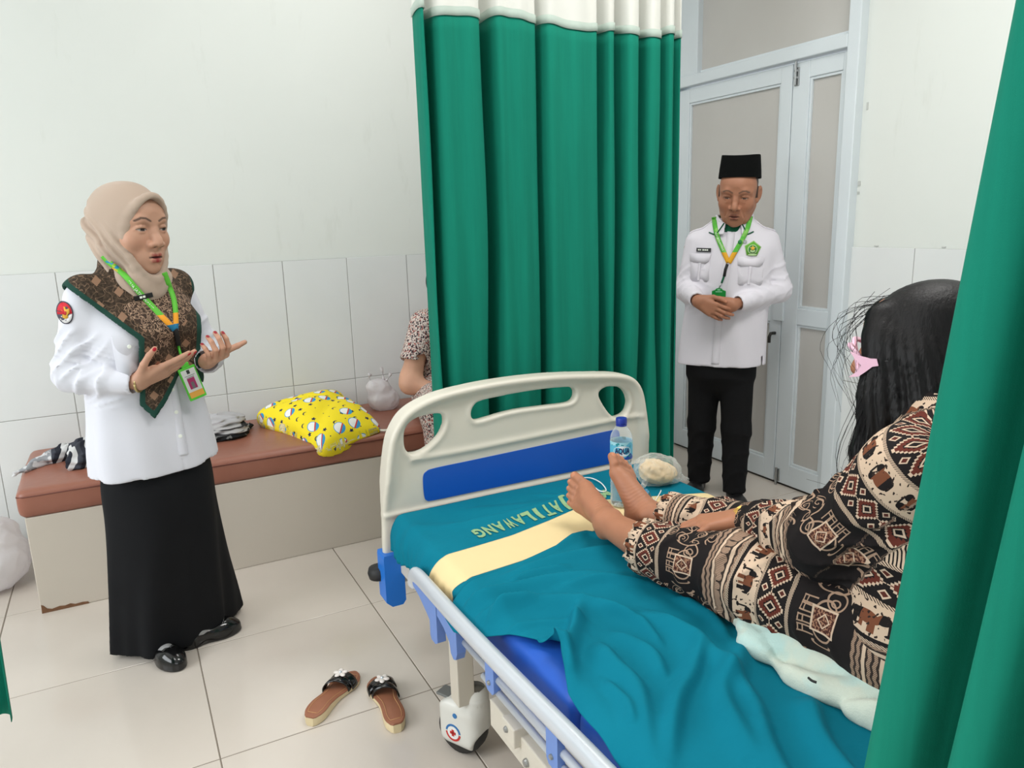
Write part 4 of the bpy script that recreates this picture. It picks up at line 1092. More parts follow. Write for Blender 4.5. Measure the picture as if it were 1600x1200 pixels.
def make_foot(heel, f, u, left, shin, skin, k=1.0, h=0.0026, toe_curl=0.0):
    heel = np.array(heel, float); f = np.array(f, float); f /= np.linalg.norm(f); u = np.array(u, float); u -= f * (u @ f); u /= np.linalg.norm(u)
    s_ = np.cross(f, u) if left else np.cross(u, f)
    W = lambda a, b, c: heel + (f * a + s_ * b + u * c) * k
    pr = [(ell((0, 0, 0), (0.034, 0.030, 0.031)), 0)]
    pr = [(cone(W(0.0, 0, 0.0), W(0.004, 0, 0.012), 0.029 * k, 0.029 * k), 0)]
    pr += [(cone(W(0.02, -0.006, 0.0), W(0.118, -0.026, -0.010), 0.024 * k, 0.0165 * k), 0.02), (cone(W(0.025, 0.006, 0.016), W(0.130, 0.018, -0.005), 0.025 * k, 0.019 * k), 0.02),
           (cone(W(0.022, 0.0, 0.045), W(0.105, 0.004, 0.008), 0.031 * k, 0.021 * k), 0.025), (cone(W(0.118, -0.022, -0.010), W(0.132, 0.018, -0.008), 0.016 * k, 0.018 * k), 0.015)]
    toes = [((0.138, 0.025, -0.008), (0.180, 0.023, -0.006), 0.0135, 0.0118), ((0.138, 0.005, -0.006), (0.178, 0.004, -0.006), 0.0092, 0.0088), ((0.134, -0.009, -0.007), (0.170, -0.011, -0.009), 0.0088, 0.0083),
            ((0.128, -0.022, -0.009), (0.159, -0.025, -0.011), 0.0084, 0.0079), ((0.118, -0.033, -0.011), (0.145, -0.038, -0.013), 0.0082, 0.0076)]
    for a, b, r0, r1 in toes:
        m = tuple((np.array(a) + b) / 2 + np.array((0, 0, 0.004)))
        pr += [(cone(W(*a), W(*m), r0 * k, r0 * 0.95 * k), 0.006), (cone(W(*m), W(*b), r0 * 0.95 * k, r1 * k), 0.0025)]
    an = W(0.004, 0, 0.055); sh = np.array(shin, float)
    pr += [(cone(W(0.002, 0, 0.012), an, 0.029 * k, 0.031 * k), 0.02), (cone(an, sh, 0.0315 * k, 0.043 * k), 0.015), (ell(W(0.004, 0.027, 0.058), np.array((0.013,) * 3) * k), 0.012), (ell(W(0.0, -0.027, 0.050), np.array((0.013,) * 3) * k), 0.012)]
    lo = np.min([p[1] for p, _ in pr], 0) - 0.015; hi = np.max([p[2] for p, _ in pr], 0) + 0.015
    F = Field(lo, hi, h)
    for p, kk in pr: F.op(p, kk)
    # fine skin creases across the arch and instep
    F.op(((lambda X, Y, Z: 0.0007 * np.sin(((X - heel[0]) * f[0] + (Y - heel[1]) * f[1] + (Z - heel[2]) * f[2]) * 620 + 6 * np.sin(((X - heel[0]) * u[0] + (Y - heel[1]) * u[1] + (Z - heel[2]) * u[2]) * 60))
           * np.clip(1 - np.abs(((X - heel[0]) * f[0] + (Y - heel[1]) * f[1] + (Z - heel[2]) * f[2]) - 0.055) / 0.05, 0, 1) * (((X - heel[0]) * s_[0] + (Y - heel[1]) * s_[1] + (Z - heel[2]) * s_[2]) > 0.004)), lo, hi), mode='disp')
    P, Q = F.mesh(); P = relax(P, Q, 1, 0.35)
    C = np.tile(np.array(skin[:3]), (len(P), 1))
    q = (P - heel) @ u; m = np.clip((-q - 0.004) / 0.012, 0, 1)[:, None] * 0.5; C = C * (1 - m) + np.minimum(1, np.array(skin[:3]) * (1.35, 1.22, 1.12)) * m
    for a, b, r0, r1 in toes:
        c = W(b[0] + 0.004, b[1], b[2] + r1 * 0.8); r = P - c
        ff = np.sqrt(((r @ f) / (r1 * 0.75)) ** 2 + ((r @ s_) / (r1 * 0.72)) ** 2 + ((r @ u) / (r1 * 0.6)) ** 2) / k
        m = np.clip((1 - ff) / 0.2, 0, 1)[:, None]; C = C * (1 - m) + np.minimum(1, np.array(skin[:3]) * (1.35, 1.28, 1.25)) * m
    return P, Q, C

def move(ch, M, t):
    return (ch[0] @ np.asarray(M).T + np.asarray(t),) + tuple(ch[1:])

def body_mesh(chunks, parent, name='body', mat=None):
    P, F, C, n = [], [], [], 0
    for q in chunks:
        P.append(q[0]); F.append(q[1] + n); C.append(q[2]); n += len(q[0])
    return obj(name, np.concatenate(P), np.concatenate(F), mat or SKIN_M, parent, True, cols=np.concatenate(C))

def chunk(prims, lo, hi, h, skin, k=0.03, it=1):
    F = Field(lo, hi, h)
    for p in prims: F.op(p, k)
    P, Q = F.mesh(); P = relax(P, Q, it)
    return P, Q, np.tile(np.array(skin[:3]), (len(P), 1))

def cast(fields, xs, zs, y0=-0.45, y1=0.2, n=260):
    """depth (y) where a line along +y first meets any of the fields, for each x, z"""
    xs = np.asarray(xs, float).ravel(); zs = np.asarray(zs, float).ravel(); out = np.full(xs.shape, np.nan); ys = np.linspace(y0, y1, n); prev = None
    for y in ys:
        P = np.column_stack([xs, np.full(xs.shape, y), zs]); v = np.full(xs.shape, 1.0)
        for Fd in fields:
            ins = ((P >= Fd.lo) & (P <= Fd.lo + (Fd.n - 1) * Fd.h)).all(1)
            if ins.any(): q = np.full(xs.shape, 1.0); q[ins] = Fd.sample(P[ins]); v = np.minimum(v, q)
        hit = np.isnan(out) & (v < 0)
        if prev is not None:
            t = prev / np.maximum(prev - v, 1e-9); out = np.where(hit, y - (1 - np.clip(t, 0, 1)) * (ys[1] - ys[0]), out)
        else: out = np.where(hit, y, out)
        prev = v
    bad = np.isnan(out)
    if bad.any() and (~bad).any():
        for i in np.where(bad)[0]:
            j = np.argmin(np.where(bad, 9, (xs - xs[i]) ** 2 + (zs - zs[i]) ** 2)); out[i] = out[j]
    return out

def ribbon(name, fields, pts, width, off, mat, parent, n=40, t=0.0012, dense=True, ret=False):
    """flat strap lying on the front of a figure; pts in x,z"""
    c = catmull(pts, n) if len(pts) > 2 else np.linspace(pts[0], pts[1], n)
    T = np.gradient(c, axis=0); T /= np.linalg.norm(T, axis=1)[:, None]; N = np.stack([-T[:, 1], T[:, 0]], 1)
    rows = [c + N * w * width for w in (-0.5, 0.0, 0.5)]
    xz = np.stack(rows, 1).reshape(-1, 2)
    y = cast(fields, xz[:, 0], xz[:, 1]).reshape(n, 3); y = np.minimum(y, (np.roll(y, 1, 0) + np.roll(y, -1, 0)) / 2 + 0.001) if n > 4 else y
    y[0] = y[1]; y[-1] = y[-2]
    yy = y - off; yy = (yy + np.stack([yy[:, 1]] * 3, 1)) / 2
    V_ = np.column_stack([xz[:, 0], yy.ravel(), xz[:, 1]])
    o = obj(name, V_, grid_faces(n, 3), mat, parent); solid(o, t)
    if ret: return o, c, yy[:, 1], N
    return o

def patch(name, fields, poly, off, mat, parent, t=0.0015, smooth=False, sub=0):
    """flat badge lying on the front of a figure: outline in x,z"""
    p = np.array(poly, float); c = p.mean(0)
    y = cast(fields, np.r_[p[:, 0], c[0]], np.r_[p[:, 1], c[1]])
    v = np.column_stack([np.r_[p[:, 0], c[0]], y - off, np.r_[p[:, 1], c[1]]]); n = len(p)
    o = obj(name, v, [(i, (i + 1) % n, n) for i in range(n)], mat, parent, True); fix_normals(o); solid(o, t)
    return o

def letters_on(name, fields, txt, size, center, angle, off, mat, parent, width=None, bold=0.0, y=None):
    v, f = text_mesh(txt, size, bold)
    k = width / (v[:, 0].max() - v[:, 0].min()) if width else 1.0
    x, z = v[:, 0] * k, v[:, 1]; ca, sa = math.cos(angle), math.sin(angle)
    X, Z = center[0] + x * ca - z * sa, center[1] + x * sa + z * ca
    yy = (cast(fields, X, Z) if y is None else y(X, Z)) - off
    o = obj(name, np.column_stack([X, yy, Z]), f, mat, parent, False); o['kind'] = 'stuff'; return o

# ------------------------------------------------------------------ clothing helpers
def flatcone(a, b, ra, rb):
    """tapered tube with a flat far end"""
    a = np.array(a, float); b = np.array(b, float); u = (b - a) / np.linalg.norm(b - a); f, lo, hi = cone(a, b, ra, rb)
    return (lambda X, Y, Z: np.maximum(f(X, Y, Z), (X - b[0]) * u[0] + (Y - b[1]) * u[1] + (Z - b[2]) * u[2])), lo, hi

def sleeve(F, pts, rads, k=0.03, cuff=0.0, hollow=0.004):
    for i in range(len(pts) - 2): F.op(cone(pts[i], pts[i + 1], rads[i], rads[i + 1]), k)
    a, b = np.array(pts[-2], float), np.array(pts[-1], float); F.op(flatcone(a, b, rads[-2], rads[-1]), k)
    u = (b - a) / np.linalg.norm(b - a)
    if cuff:
        F.op(flatcone(b - u * cuff, b, rads[-1] + 0.0025, rads[-1] + 0.0015), 0.003)
    if hollow: F.op(flatcone(b - u * 0.010, b + u * 0.03, rads[-1] - hollow, rads[-1] - hollow), 0, 'sub')

def wrinkle(a, b, amp, waves, tw, t0, t1, rad=0.1, ph=0.0):
    """creases around a limb axis between fractions t0..t1"""
    a = np.array(a, float); b = np.array(b, float); ab = b - a; L = np.linalg.norm(ab); u = ab / L
    ref = np.array((0, 0, 1.0)) if abs(u[2]) < 0.8 else np.array((0, 1.0, 0)); e1 = np.cross(u, ref); e1 /= np.linalg.norm(e1); e2 = np.cross(u, e1)
    lo = np.minimum(a, b) - rad; hi = np.maximum(a, b) + rad
    def fn(X, Y, Z):
        dx, dy, dz = X - a[0], Y - a[1], Z - a[2]
        t = (dx * u[0] + dy * u[1] + dz * u[2]) / L; p = (dx * e1[0] + dy * e1[1] + dz * e1[2]) / rad; q = (dx * e2[0] + dy * e2[1] + dz * e2[2]) / rad
        w = np.clip((t - t0) / 0.12, 0, 1) * np.clip((t1 - t) / 0.12, 0, 1) * np.clip(1.4 - np.sqrt(p * p + q * q), 0, 1)
        sN = np.sin(PI * waves * t + tw * p + 1.7 * tw * q * q + ph + 0.8 * np.sin(3 * q + 2 * p))
        return -amp * w * (2.2 * (1 - np.abs(sN)) ** 2.2 - 0.45)
    return fn, lo, hi

def noise_disp(lo, hi, amp, fx, fy, fz, seed):
    return (lambda X, Y, Z: amp * vnoise(X * fx, Y * fy, Z * fz, seed)), np.array(lo, float), np.array(hi, float)

def field_obj(F, name, mat, parent, it=1, w=0.4, attrs=None):
    P, Q = F.mesh(); P = relax(P, Q, it, w)
    return obj(name, P, Q, mat, parent, True, attrs=attrs(P) if attrs else None), P, Q

def cloth_mat(name, col, rough=0.85, weave=900, fold=0.0, var=0.04, sheen=0.15):
    k = NM(name, col, rough, 0, 0.2, **{'Sheen Weight': sheen})
    nz = k.noise(8, 3); d = tuple(c * (1 - var) for c in col[:3]) + (1,); l = tuple(min(1, c * (1 + var)) for c in col[:3]) + (1,)
    k.color(k.mix(nz, d, l)); k.bump(k.noise(weave, 2), 0.12, 0.0005)
    if fold: k.bump(k.noise(22, 3, 0.55, stretch=(1, 1, 0.4)), fold, 0.006)
    return k.m

def make_shoe(toe, heel, parent, name, mat, length=None, w=0.042, h=0.004, low=True, sole_mat=None):
    """shoe between heel and toe points on the floor; own frame along the foot"""
    toe = np.array(toe, float); heel = np.array(heel, float); f = toe - heel; L = np.linalg.norm(f); f /= L; s_ = np.array((-f[1], f[0], 0)); u = np.array((0, 0, 1.0))
    M = np.stack([f, s_, u], 1)
    F = Field((-0.03, -0.07, -0.004), (L + 0.03, 0.07, 0.12), h)
    hw = w
    F.op(ell((0.042, 0, 0.034), (0.045, hw * 0.80, 0.046)), 0); F.op(ell((L * 0.70, 0.003, 0.020), (L * 0.31, hw, 0.036)), 0.03)
    F.op(cone((0.05, 0, 0.034), (L * 0.7, 0, 0.026), hw * 0.72, hw * 0.75), 0.025)
    if low: F.op(ell((L * 0.36, 0, 0.080), (L * 0.42, hw * 0.78, 0.054)), 0.006, 'sub')
    F.op(ell((0.040, 0, 0.006), (0.044, hw * 0.80, 0.016)), 0.01); F.op(ell((L * 0.69, 0.002, 0.004), (L * 0.325, hw * 1.0, 0.014)), 0.01); F.op(cone((0.04, 0, 0.008), (L * 0.7, 0, 0.006), hw * 0.55, hw * 0.6), 0.012)
    F.op(halfspace((0, 0, 0.0), (0, 0, -1), (-0.05, -0.08, -0.02), (L + 0.05, 0.08, 0.13)), 0, 'and')
    P, Q = F.mesh(); P = relax(P, Q, 1)
    return obj(name, P @ M.T + heel, Q, mat, parent), M, heel, L

# ------------------------------------------------------------------ woman standing by the bench
SKIN_W = rgb(190, 146, 122)
woman = thing('person', 'woman in beige headscarf, white shirt and long black skirt with both palms held open', 'person', (0.03, 2.52, 0))
SHIRT_M = cloth_mat('white_shirt', rgb(214, 214, 222), 0.8, fold=0.12, var=0.015)
BLK_M = cloth_mat('black_cloth', rgb(19, 20, 23), 0.85, var=0.2, sheen=0.0)
TH = math.radians(33)
RW = rotz(TH)
def wp(x, y, z): return RW @ np.array((x, y, z))
HEADC = np.array((0.030, -0.035, 1.372)); HM = rotz(math.radians(36)) @ rotx(math.radians(7)); HS = 1.07
hd = make_head(SKIN_W, rgb(150, 52, 54), rgb(52, 38, 32), nl=0.82, gaze=(0.0012, -0.5), lid=0.42, female=True, ears=False, nose_w=1.12, mouth_open=0.0032)
hd = (hd[0] * HS,) + hd[1:]
hd = move(hd, HM, HEADC)
# hands: right one nearest, palm up with straight fingers; left one with curled fingers and thumb out
wr_r = np.array((-0.012, -0.172, 0.946)); el_r = np.array((-0.180, -0.072, 0.968))
hr = make_hand(wr_r, (0.90, -0.16, 0.36), (-0.32, 0.62, 0.72), False, [(0.0, 0.05, 0.05), (0.05, 0.1, 0.05), (0.1, 0.12, 0.1), (0.15, 0.15, 0.1)], [(0.62, 0.70, 0.25), (0.80, 0.45, 0.35), (0.85, 0.30, 0.30)], 0.98,
               rgb(176, 26, 44), SKIN_W, spread=(0.02, 0.0, 0.0, -0.02), arm=el_r * 0.5 + wr_r * 0.5)
wr_l = np.array((0.185, -0.085, 0.972)); el_l = np.array((0.205, 0.12, 0.955))
hl = make_hand(wr_l, (0.30, -0.90, 0.22), (-0.30, 0.05, 0.95), True, [(0.55, 0.75, 0.45), (0.62, 0.80, 0.5), (0.7, 0.85, 0.5), (0.75, 0.9, 0.5)], [(0.35, 0.95, 0.05), (0.25, 1.0, -0.02), (0.20, 1.0, 0.05)], 0.98,
               rgb(150, 30, 44), SKIN_W, arm=el_l * 0.5 + wr_l * 0.5)
core = chunk([cone((0.01, 0.0, 1.12), (0.012, 0.0, 1.27), 0.09, 0.052), ell((0, 0, 1.05), (0.13, 0.09, 0.16), RW), ell((0, 0, 0.8), (0.13, 0.1, 0.16), RW),
              cone((-0.05, -0.03, 0.7), (-0.065, 0.035, 0.07), 0.07, 0.034), cone((0.06, 0.03, 0.7), (0.06, 0.035, 0.07), 0.07, 0.034)]
             + chain([(-0.12, -0.08, 1.17), tuple(el_r), tuple(el_r * 0.4 + wr_r * 0.6)], [0.045, 0.035, 0.027]) + chain([(0.12, 0.08, 1.17), tuple(el_l), tuple(el_l * 0.4 + wr_l * 0.6)], [0.045, 0.035, 0.027]),
             (-0.26, -0.22, 0.03), (0.3, 0.22, 1.33), 0.012, SKIN_W)
body_mesh([hd, hr, hl, core], woman)

# shirt
FS = Field((-0.27, -0.26, 0.645), (0.29, 0.27, 1.285), 0.0052)
fold_s = lambda ang, Z: (0.0045 * np.sin(5 * ang + 1.0 + 2.5 * Z) + 0.003 * np.sin(9 * ang + 3 * Z)) * np.clip((1.05 - Z) / 0.35, 0, 1)
FS.op(loft([(0.655, 0.012, 0.0, 0.196, 0.145, TH), (0.72, 0.010, 0.0, 0.190, 0.140, TH), (0.84, 0.008, 0.0, 0.176, 0.124, TH), (0.94, 0.006, -0.004, 0.168, 0.118, TH), (1.06, 0.006, -0.010, 0.168, 0.122, TH),
            (1.15, 0.004, -0.004, 0.166, 0.098, TH), (1.20, 0.002, 0.0, 0.150, 0.078, TH), (1.235, 0.002, 0.004, 0.115, 0.066, TH), (1.26, 0.004, 0.004, 0.07, 0.058, TH)], fold_s, 2.3), 0)
for s_ in (-1, 1): FS.op(ell(wp(s_ * 0.07, -0.085, 1.07) + (0.004, 0, 0), (0.066, 0.055, 0.062), RW), 0.04)
sh_r, sh_l = np.array((-0.118, -0.076, 1.178)), np.array((0.128, 0.082, 1.178))
sleeve(FS, [sh_r, el_r + (0.004, 0, 0.01), el_r + (0.012, -0.006, 0.0), wr_r * 0.96 + el_r * 0.04], [0.054, 0.047, 0.046, 0.034], 0.02, 0.05, 0.006)
sleeve(FS, [sh_l, el_l + (0, 0, 0.01), el_l, wr_l * 0.97 + el_l * 0.03], [0.056, 0.050, 0.05, 0.036], 0.02, 0.05)
for q in (wrinkle(sh_r, el_r, 0.0048, 3.4, 4.5, 0.30, 1.1), wrinkle(el_r, wr_r, 0.0048, 3.6, 4.5, -0.15, 0.8, 0.08), wrinkle(sh_l, el_l, 0.003, 4.6, 3, 0.3, 1.1), wrinkle(el_l, wr_l, 0.003, 5, 3, -0.1, 0.8, 0.08),
          noise_disp((-0.3, -0.3, 0.6), (0.3, 0.3, 1.3), 0.0016, 9, 9, 4, 5)): FS.op(q, mode='disp')
FS.op(rbox((0.082, -0.13, 0.655), (0.0022, 0.06, 0.034), 0.0, rotz(TH)), 0, 'sub')
shirt, _, _ = field_obj(FS, 'shirt', SHIRT_M, woman)

# skirt
FK = Field((-0.30, -0.24, 0.012), (0.31, 0.29, 0.75), 0.0062)
def fold_k(ang, Z):
    r = np.clip((0.70 - Z) / 0.7, 0, 1)
    return r * (0.012 * np.sin(3 * ang + 0.6) + 0.010 * np.sin(6 * ang + 2.0 + Z) + 0.005 * np.sin(11 * ang + 0.5) * r) + 0.012 * r * r * np.exp(-((ang - 0.15) / 0.22) ** 2)
FK.op(loft([(0.018, 0.012, 0.105, 0.205, 0.120, 0.30), (0.10, 0.014, 0.088, 0.200, 0.122, 0.32), (0.30, 0.015, 0.045, 0.186, 0.130, 0.42), (0.50, 0.014, 0.012, 0.174, 0.136, TH), (0.64, 0.012, 0.0, 0.166, 0.130, TH), (0.74, 0.010, 0.0, 0.14, 0.11, TH)], fold_k, 2.1), 0)
FK.op(((lambda X, Y, Z: Z - (0.012 + 0.018 * np.sin(6 * X + 1.2) ** 2 + 0.05 * np.clip((X - 0.03) / 0.2, 0, 1) * np.clip(0.2 - Y, 0, 0.3) / 0.3 + 0 * Y)), np.array((-0.3, -0.3, 0)), np.array((0.32, 0.3, 0.12))), 0, 'sub', pad=0) if False else None
skirt, _, _ = field_obj(FK, 'skirt', BLK_M, woman, 2)

# shoes with small bows, grey socks
PAT_M = NM('patent_black', rgb(16, 16, 17), 0.12, 0, 0.6).m
SOCK_M = cloth_mat('grey_sock', rgb(150, 150, 150), 0.9)
for (toe, heel) in (((-0.002, -0.125, 0), (-0.085, 0.070, 0)), ((0.205, 0.050, 0), (0.005, 0.010, 0))):
    o, M, hh, L = make_shoe(toe, heel, woman, 'shoe', PAT_M, w=0.040)
    W_ = lambda a, b, c: M @ np.array((a, b, c)) + hh
    sk = chunk([cone(W_(0.06, 0, 0.05), W_(0.05, 0, 0.13), 0.030, 0.036), cone(W_(0.05, 0, 0.050), W_(L * 0.64, 0, 0.036), 0.031, 0.024)], np.minimum(hh, toe) - 0.06, np.maximum(hh, toe) + (0.06, 0.06, 0.16), 0.006, SKIN_W, 0.02)
    obj('sock', sk[0], sk[1], SOCK_M, woman)
    bw = G(); c = W_(L * 0.70, 0, 0.0555); s_ = M[:, 1]; f_ = M[:, 0]
    for q in (-1, 1): bw.tube([c, c + s_ * q * 0.012 + (0, 0, 0.006) + f_ * 0.004, c + s_ * q * 0.020 + (0, 0, 0.001), c + s_ * q * 0.012 - f_ * 0.006, c], 0.0035, 8)
    bw.build('bow', PAT_M, o, True)

# headscarf
FH = Field((-0.17, -0.20, 1.13), (0.20, 0.16, 1.52), 0.004)
loc = lambda pr: xf(pr, HM * 1.0, HEADC)
sc = lambda c: np.array(c) * HS
for p, k in ((ell(sc((0, 0.022, 0.034)), (0.092, 0.120, 0.097)), 0), (ell(sc((0, 0.00, -0.03)), (0.084, 0.085, 0.096)), 0.03), (ell(sc((0.0, 0.100, -0.012)), (0.062, 0.054, 0.066)), 0.04), (ell(sc((0, 0.05, -0.06)), (0.07, 0.07, 0.06)), 0.03)):
    FH.op(loc([p])[0], k)
FH.op(loft([(1.155, 0.040, -0.075, 0.058, 0.030, 0.5), (1.19, 0.034, -0.058, 0.080, 0.058, 0.5), (1.23, 0.028, -0.030, 0.092, 0.086, 0.5), (1.27, 0.024, -0.016, 0.080, 0.082, 0.5), (1.32, 0.020, -0.012, 0.084, 0.086, 0.5)]), 0.03)
tt = np.linspace(0, 2 * PI, 25)
rimp = [HM @ (HS * np.array((0.0585 * math.sin(t), -0.045 - 0.030 * abs(math.cos(t)) ** 1.5 - (0.006 if math.cos(t) > 0.5 else 0.0), -0.014 + 0.107 * math.cos(t)))) + HEADC for t in tt]
for p in chain(rimp, [0.0085] * 25): FH.op(p, 0.014)
FH.op(loc([ell(sc((0, -0.105, -0.014)), (0.0575 * HS, 0.125, 0.104 * HS))])[0], 0.004, 'sub')
FH.op(loc([ell(sc((0, -0.03, -0.012)), (0.060, 0.085, 0.098))])[0], 0.004, 'sub')
def hijab_folds(X, Y, Z):
    x, y, z = [HM[0, i] * (X - HEADC[0]) + HM[1, i] * (Y - HEADC[1]) + HM[2, i] * (Z - HEADC[2]) for i in range(3)]
    q = 0.66 * y - 0.75 * z + 0.25 * np.abs(x)
    low = np.clip((0.03 - z + 0.5 * y) / 0.06, 0, 1) * np.clip((y + 0.075) / 0.03, 0.25, 1)
    a = np.sin(q * 190 + 2.2 * np.sin(y * 22 + 1)); b = np.sin(q * 95 + 1)
    return 0.0050 * low * (np.abs(a) ** 0.6 * np.sign(a)) + 0.0036 * low * b + 0.0012 * np.sin(z * 40 + y * 55)
FH.op((hijab_folds, FH.lo, FH.lo + FH.n * FH.h), mode='disp')
HIJ_M = cloth_mat('beige_scarf', rgb(178, 158, 142), 0.85, var=0.05)
hij, _, _ = field_obj(FH, 'headscarf', HIJ_M, woman, 1)
inner = chain([HM @ (HS * np.array((0.054 * math.sin(t), -0.050 - 0.012 * math.cos(t), 0.004 + 0.078 * math.cos(t)))) + HEADC for t in np.linspace(-1.5, 1.5, 15)], [0.0045] * 15)
FI = Field((-0.08, -0.16, 1.36), (0.16, 0.06, 1.50), 0.0035)
for p in inner: FI.op(p, 0.002)
field_obj(FI, 'under_cap', simple('dark_undercap', rgb(58, 48, 44), 0.9), hij, 1)

# batik shawl over the shoulders, its tails hanging in front
FB = Field((-0.21, -0.27, 0.80), (0.24, 0.20, 1.31), 0.0046)
for p, k in ((cone(sh_r + (0.012, 0, 0.004), sh_l + (-0.012, 0, 0.004), 0.060), 0), (ell((0.005, -0.005, 1.10), (0.168, 0.118, 0.14), RW), 0.03), (cone((0.012, 0.005, 1.2), (0.014, 0.0, 1.30), 0.094, 0.070), 0.03),
             (ell(wp(-0.06, -0.09, 1.07), (0.07, 0.056, 0.066), RW), 0.04), (ell(wp(0.07, -0.09, 1.07), (0.07, 0.056, 0.066), RW), 0.04),
             (cone(wp(-0.03, -0.085, 1.07), wp(-0.03, -0.082, 0.82), 0.07, 0.06), 0.03), (cone(wp(0.085, -0.07, 1.07), wp(0.10, -0.055, 0.84), 0.07, 0.055), 0.03)): FB.op(p, k)
FB.op(((lambda X, Y, Z: 0.004 * np.sin((X * 0.55 + Z * 0.83) * 62 + 2 * np.sin(X * 18)) * np.clip((1.17 - Z) / 0.1, 0.15, 1) + 0.003 * np.sin((X * 0.8 - Z * 0.6) * 45)), FB.lo, FB.lo + FB.n * FB.h), mode='disp')
hull = FB.d.copy()
spoly = np.array([(-0.160, 1.228), (-0.058, 1.128), (0.006, 1.067), (0.004, 1.062), (-0.014, 0.873), (0.021, 0.828), (0.108, 0.945), (0.150, 0.925), (0.184, 0.875), (0.170, 0.971), (0.182, 1.065), (0.195, 1.158), (0.19, 1.25), (0.12, 1.30), (-0.056, 1.32), (-0.165, 1.28)])
bpoly = np.array([(-0.17, 1.22), (-0.02, 0.98), (0.04, 0.96), (0.20, 1.17), (0.19, 1.32), (-0.165, 1.32)])
gX, gZ = np.meshgrid(FB.ax[0], FB.ax[2], indexing='ij')
mf = poly_sdf(gX, gZ, spoly)[:, None, :]; mb = poly_sdf(gX, gZ, bpoly)[:, None, :]
bl = np.clip((FB.ax[1][None, :, None] - (0.62 * FB.ax[0][:, None, None]) - 0.0) / 0.05, 0, 1)
mask = mf * (1 - bl) + mb * bl
FB.d = np.maximum(np.abs(FB.d - 0.007) - 0.0042, mask).astype(np.float32)
P, Q = FB.mesh(); P = relax(P, Q, 1, 0.4)
FM = Field(FB.lo, FB.lo + (FB.n - 1) * FB.h, FB.h); FM.d = mask.astype(np.float32) + np.zeros(FB.n, np.float32)
bd = -FM.sample(P)
kb = NM('batik', rgb(70, 54, 44), 0.8, 0, 0.2)
x, y, z = kb.xyz(); e = kb.attr('edge')
u = x * 0.80 + z * 0.60; v = z * 0.80 - x * 0.60
base = kb.mix(kb.ramp(kb.noise(130, 3, 0.7), 0.42, 0.62), rgb(48, 39, 32), rgb(80, 65, 51))
pu, pv = frac(u * 17.0), frac(v * 17.0 + floor_(u * 17.0) * 0.5)
pu, pv = frac(x * 19.0), frac(z * 15.0 + floor_(x * 19.0) * 0.5)
scr = kb.noise(62, 1, 0.2)
base = kb.mix(lt(vabs(scr - 0.5), 0.022), base, rgb(116, 94, 76))
dia = lt(vabs(pu - 0.5) + vabs(pv - 0.5) * 1.1, 0.24)
base = kb.mix(dia, base, rgb(146, 114, 92))
big = lt(vabs(frac(x * 6.3 + 0.2) - 0.5) + vabs(frac(z * 6.3 + 0.35) - 0.5), 0.15)
base = kb.mix(big, base, rgb(150, 102, 82))
# pale scrolled inner field around the neckline, with a stepped edge
ring = mth('SQRT', (x - 0.06) * (x - 0.06) * 1.2 + (z - 1.21) * (z - 1.21)); sc_ = kb.noise(88, 1, 0.3)
lace = vmax(lt(vabs(sc_ - 0.56), 0.035), lt(vabs(sc_ - 0.42), 0.022))
fieldc = kb.mix(lace, rgb(64, 50, 42), rgb(166, 138, 116))
zone = lt(vabs(x - 0.075) * 0.9 + vabs(z - 1.15) * 0.75 + mth('SINE', z * 210.0) * 0.004, 0.088)
base = kb.mix(zone, base, fieldc)
tail = lt(vabs(vabs(x - 0.028) * 1.1 + vabs(z - 1.055) - 0.045), 0.010) * lt(z, 1.055) * lt(x, 0.075)
base = kb.mix(tail, base, fieldc)
base = kb.mix(lt(e, 0.015), base, rgb(30, 66, 56))
kb.color(base); kb.bump(kb.noise(800, 2), 0.1, 0.0005)
shawl = obj('batik_shawl', P, Q, kb.m, woman, True, attrs={'edge': bd})

# neck strap with card holder
FB2 = Field(FB.lo, FB.lo + (FB.n - 1) * FB.h, FB.h); FB2.d = hull - 0.0115
front = [FB2, FH, FS]
kl = NM('lanyard_print', rgb(104, 190, 62), 0.6, 0, 0.3); zz = kl.xyz()[2]; xx = kl.xyz()[0]
c0 = kl.mix(kl.ramp(kl.noise(55, 2), 0.52, 0.60) * gt(zz, 1.245), rgb(96, 186, 60), rgb(236, 166, 50))
c0 = kl.mix(lt(vabs(kl.noise(42, 1) - 0.36), 0.05) * gt(zz, 1.245), c0, rgb(30, 130, 170))
c0 = kl.mix(lt(zz, 1.128), c0, rgb(238, 160, 42)); c0 = kl.mix(lt(zz, 1.098), c0, rgb(36, 120, 160))
kl.color(c0); LAN_M = kl.m
lan = thing('lanyard', None, None); lan.parent = woman
for k_ in list(lan.keys()): del lan[k_]
o1, c1, y1, N1 = ribbon('strap', front, [(-0.054, 1.300), (-0.040, 1.280), (-0.008, 1.246), (0.036, 1.178), (0.075, 1.122), (0.104, 1.082)], 0.0155, 0.004, LAN_M, lan, ret=True)
ribbon('strap', front, [(0.098, 1.245), (0.109, 1.20), (0.115, 1.16), (0.112, 1.115), (0.106, 1.080)], 0.0145, 0.0045, LAN_M, lan)
WTXT_M = simple('white_letters', rgb(236, 240, 230), 0.6, var=0)
yi = lambda X, Z: np.interp(X, c1[:, 0], y1)
letters_on('strap_letters', front, 'KUA JATILAWANG', 0.011, (0.027, 1.187), math.radians(-57), 0.0022, WTXT_M, lan, width=0.098, y=yi)
ribbon('strap_end', front, [(0.105, 1.084), (0.108, 1.06), (0.110, 1.030)], 0.013, 0.005, simple('black_webbing', rgb(22, 22, 24), 0.7), lan, n=10, t=0.004)
yb = float(cast(front, [0.115], [1.0])[0]) - 0.014
PALEG_M = simple('lime_plastic', rgb(88, 200, 60), 0.3, var=0.03)
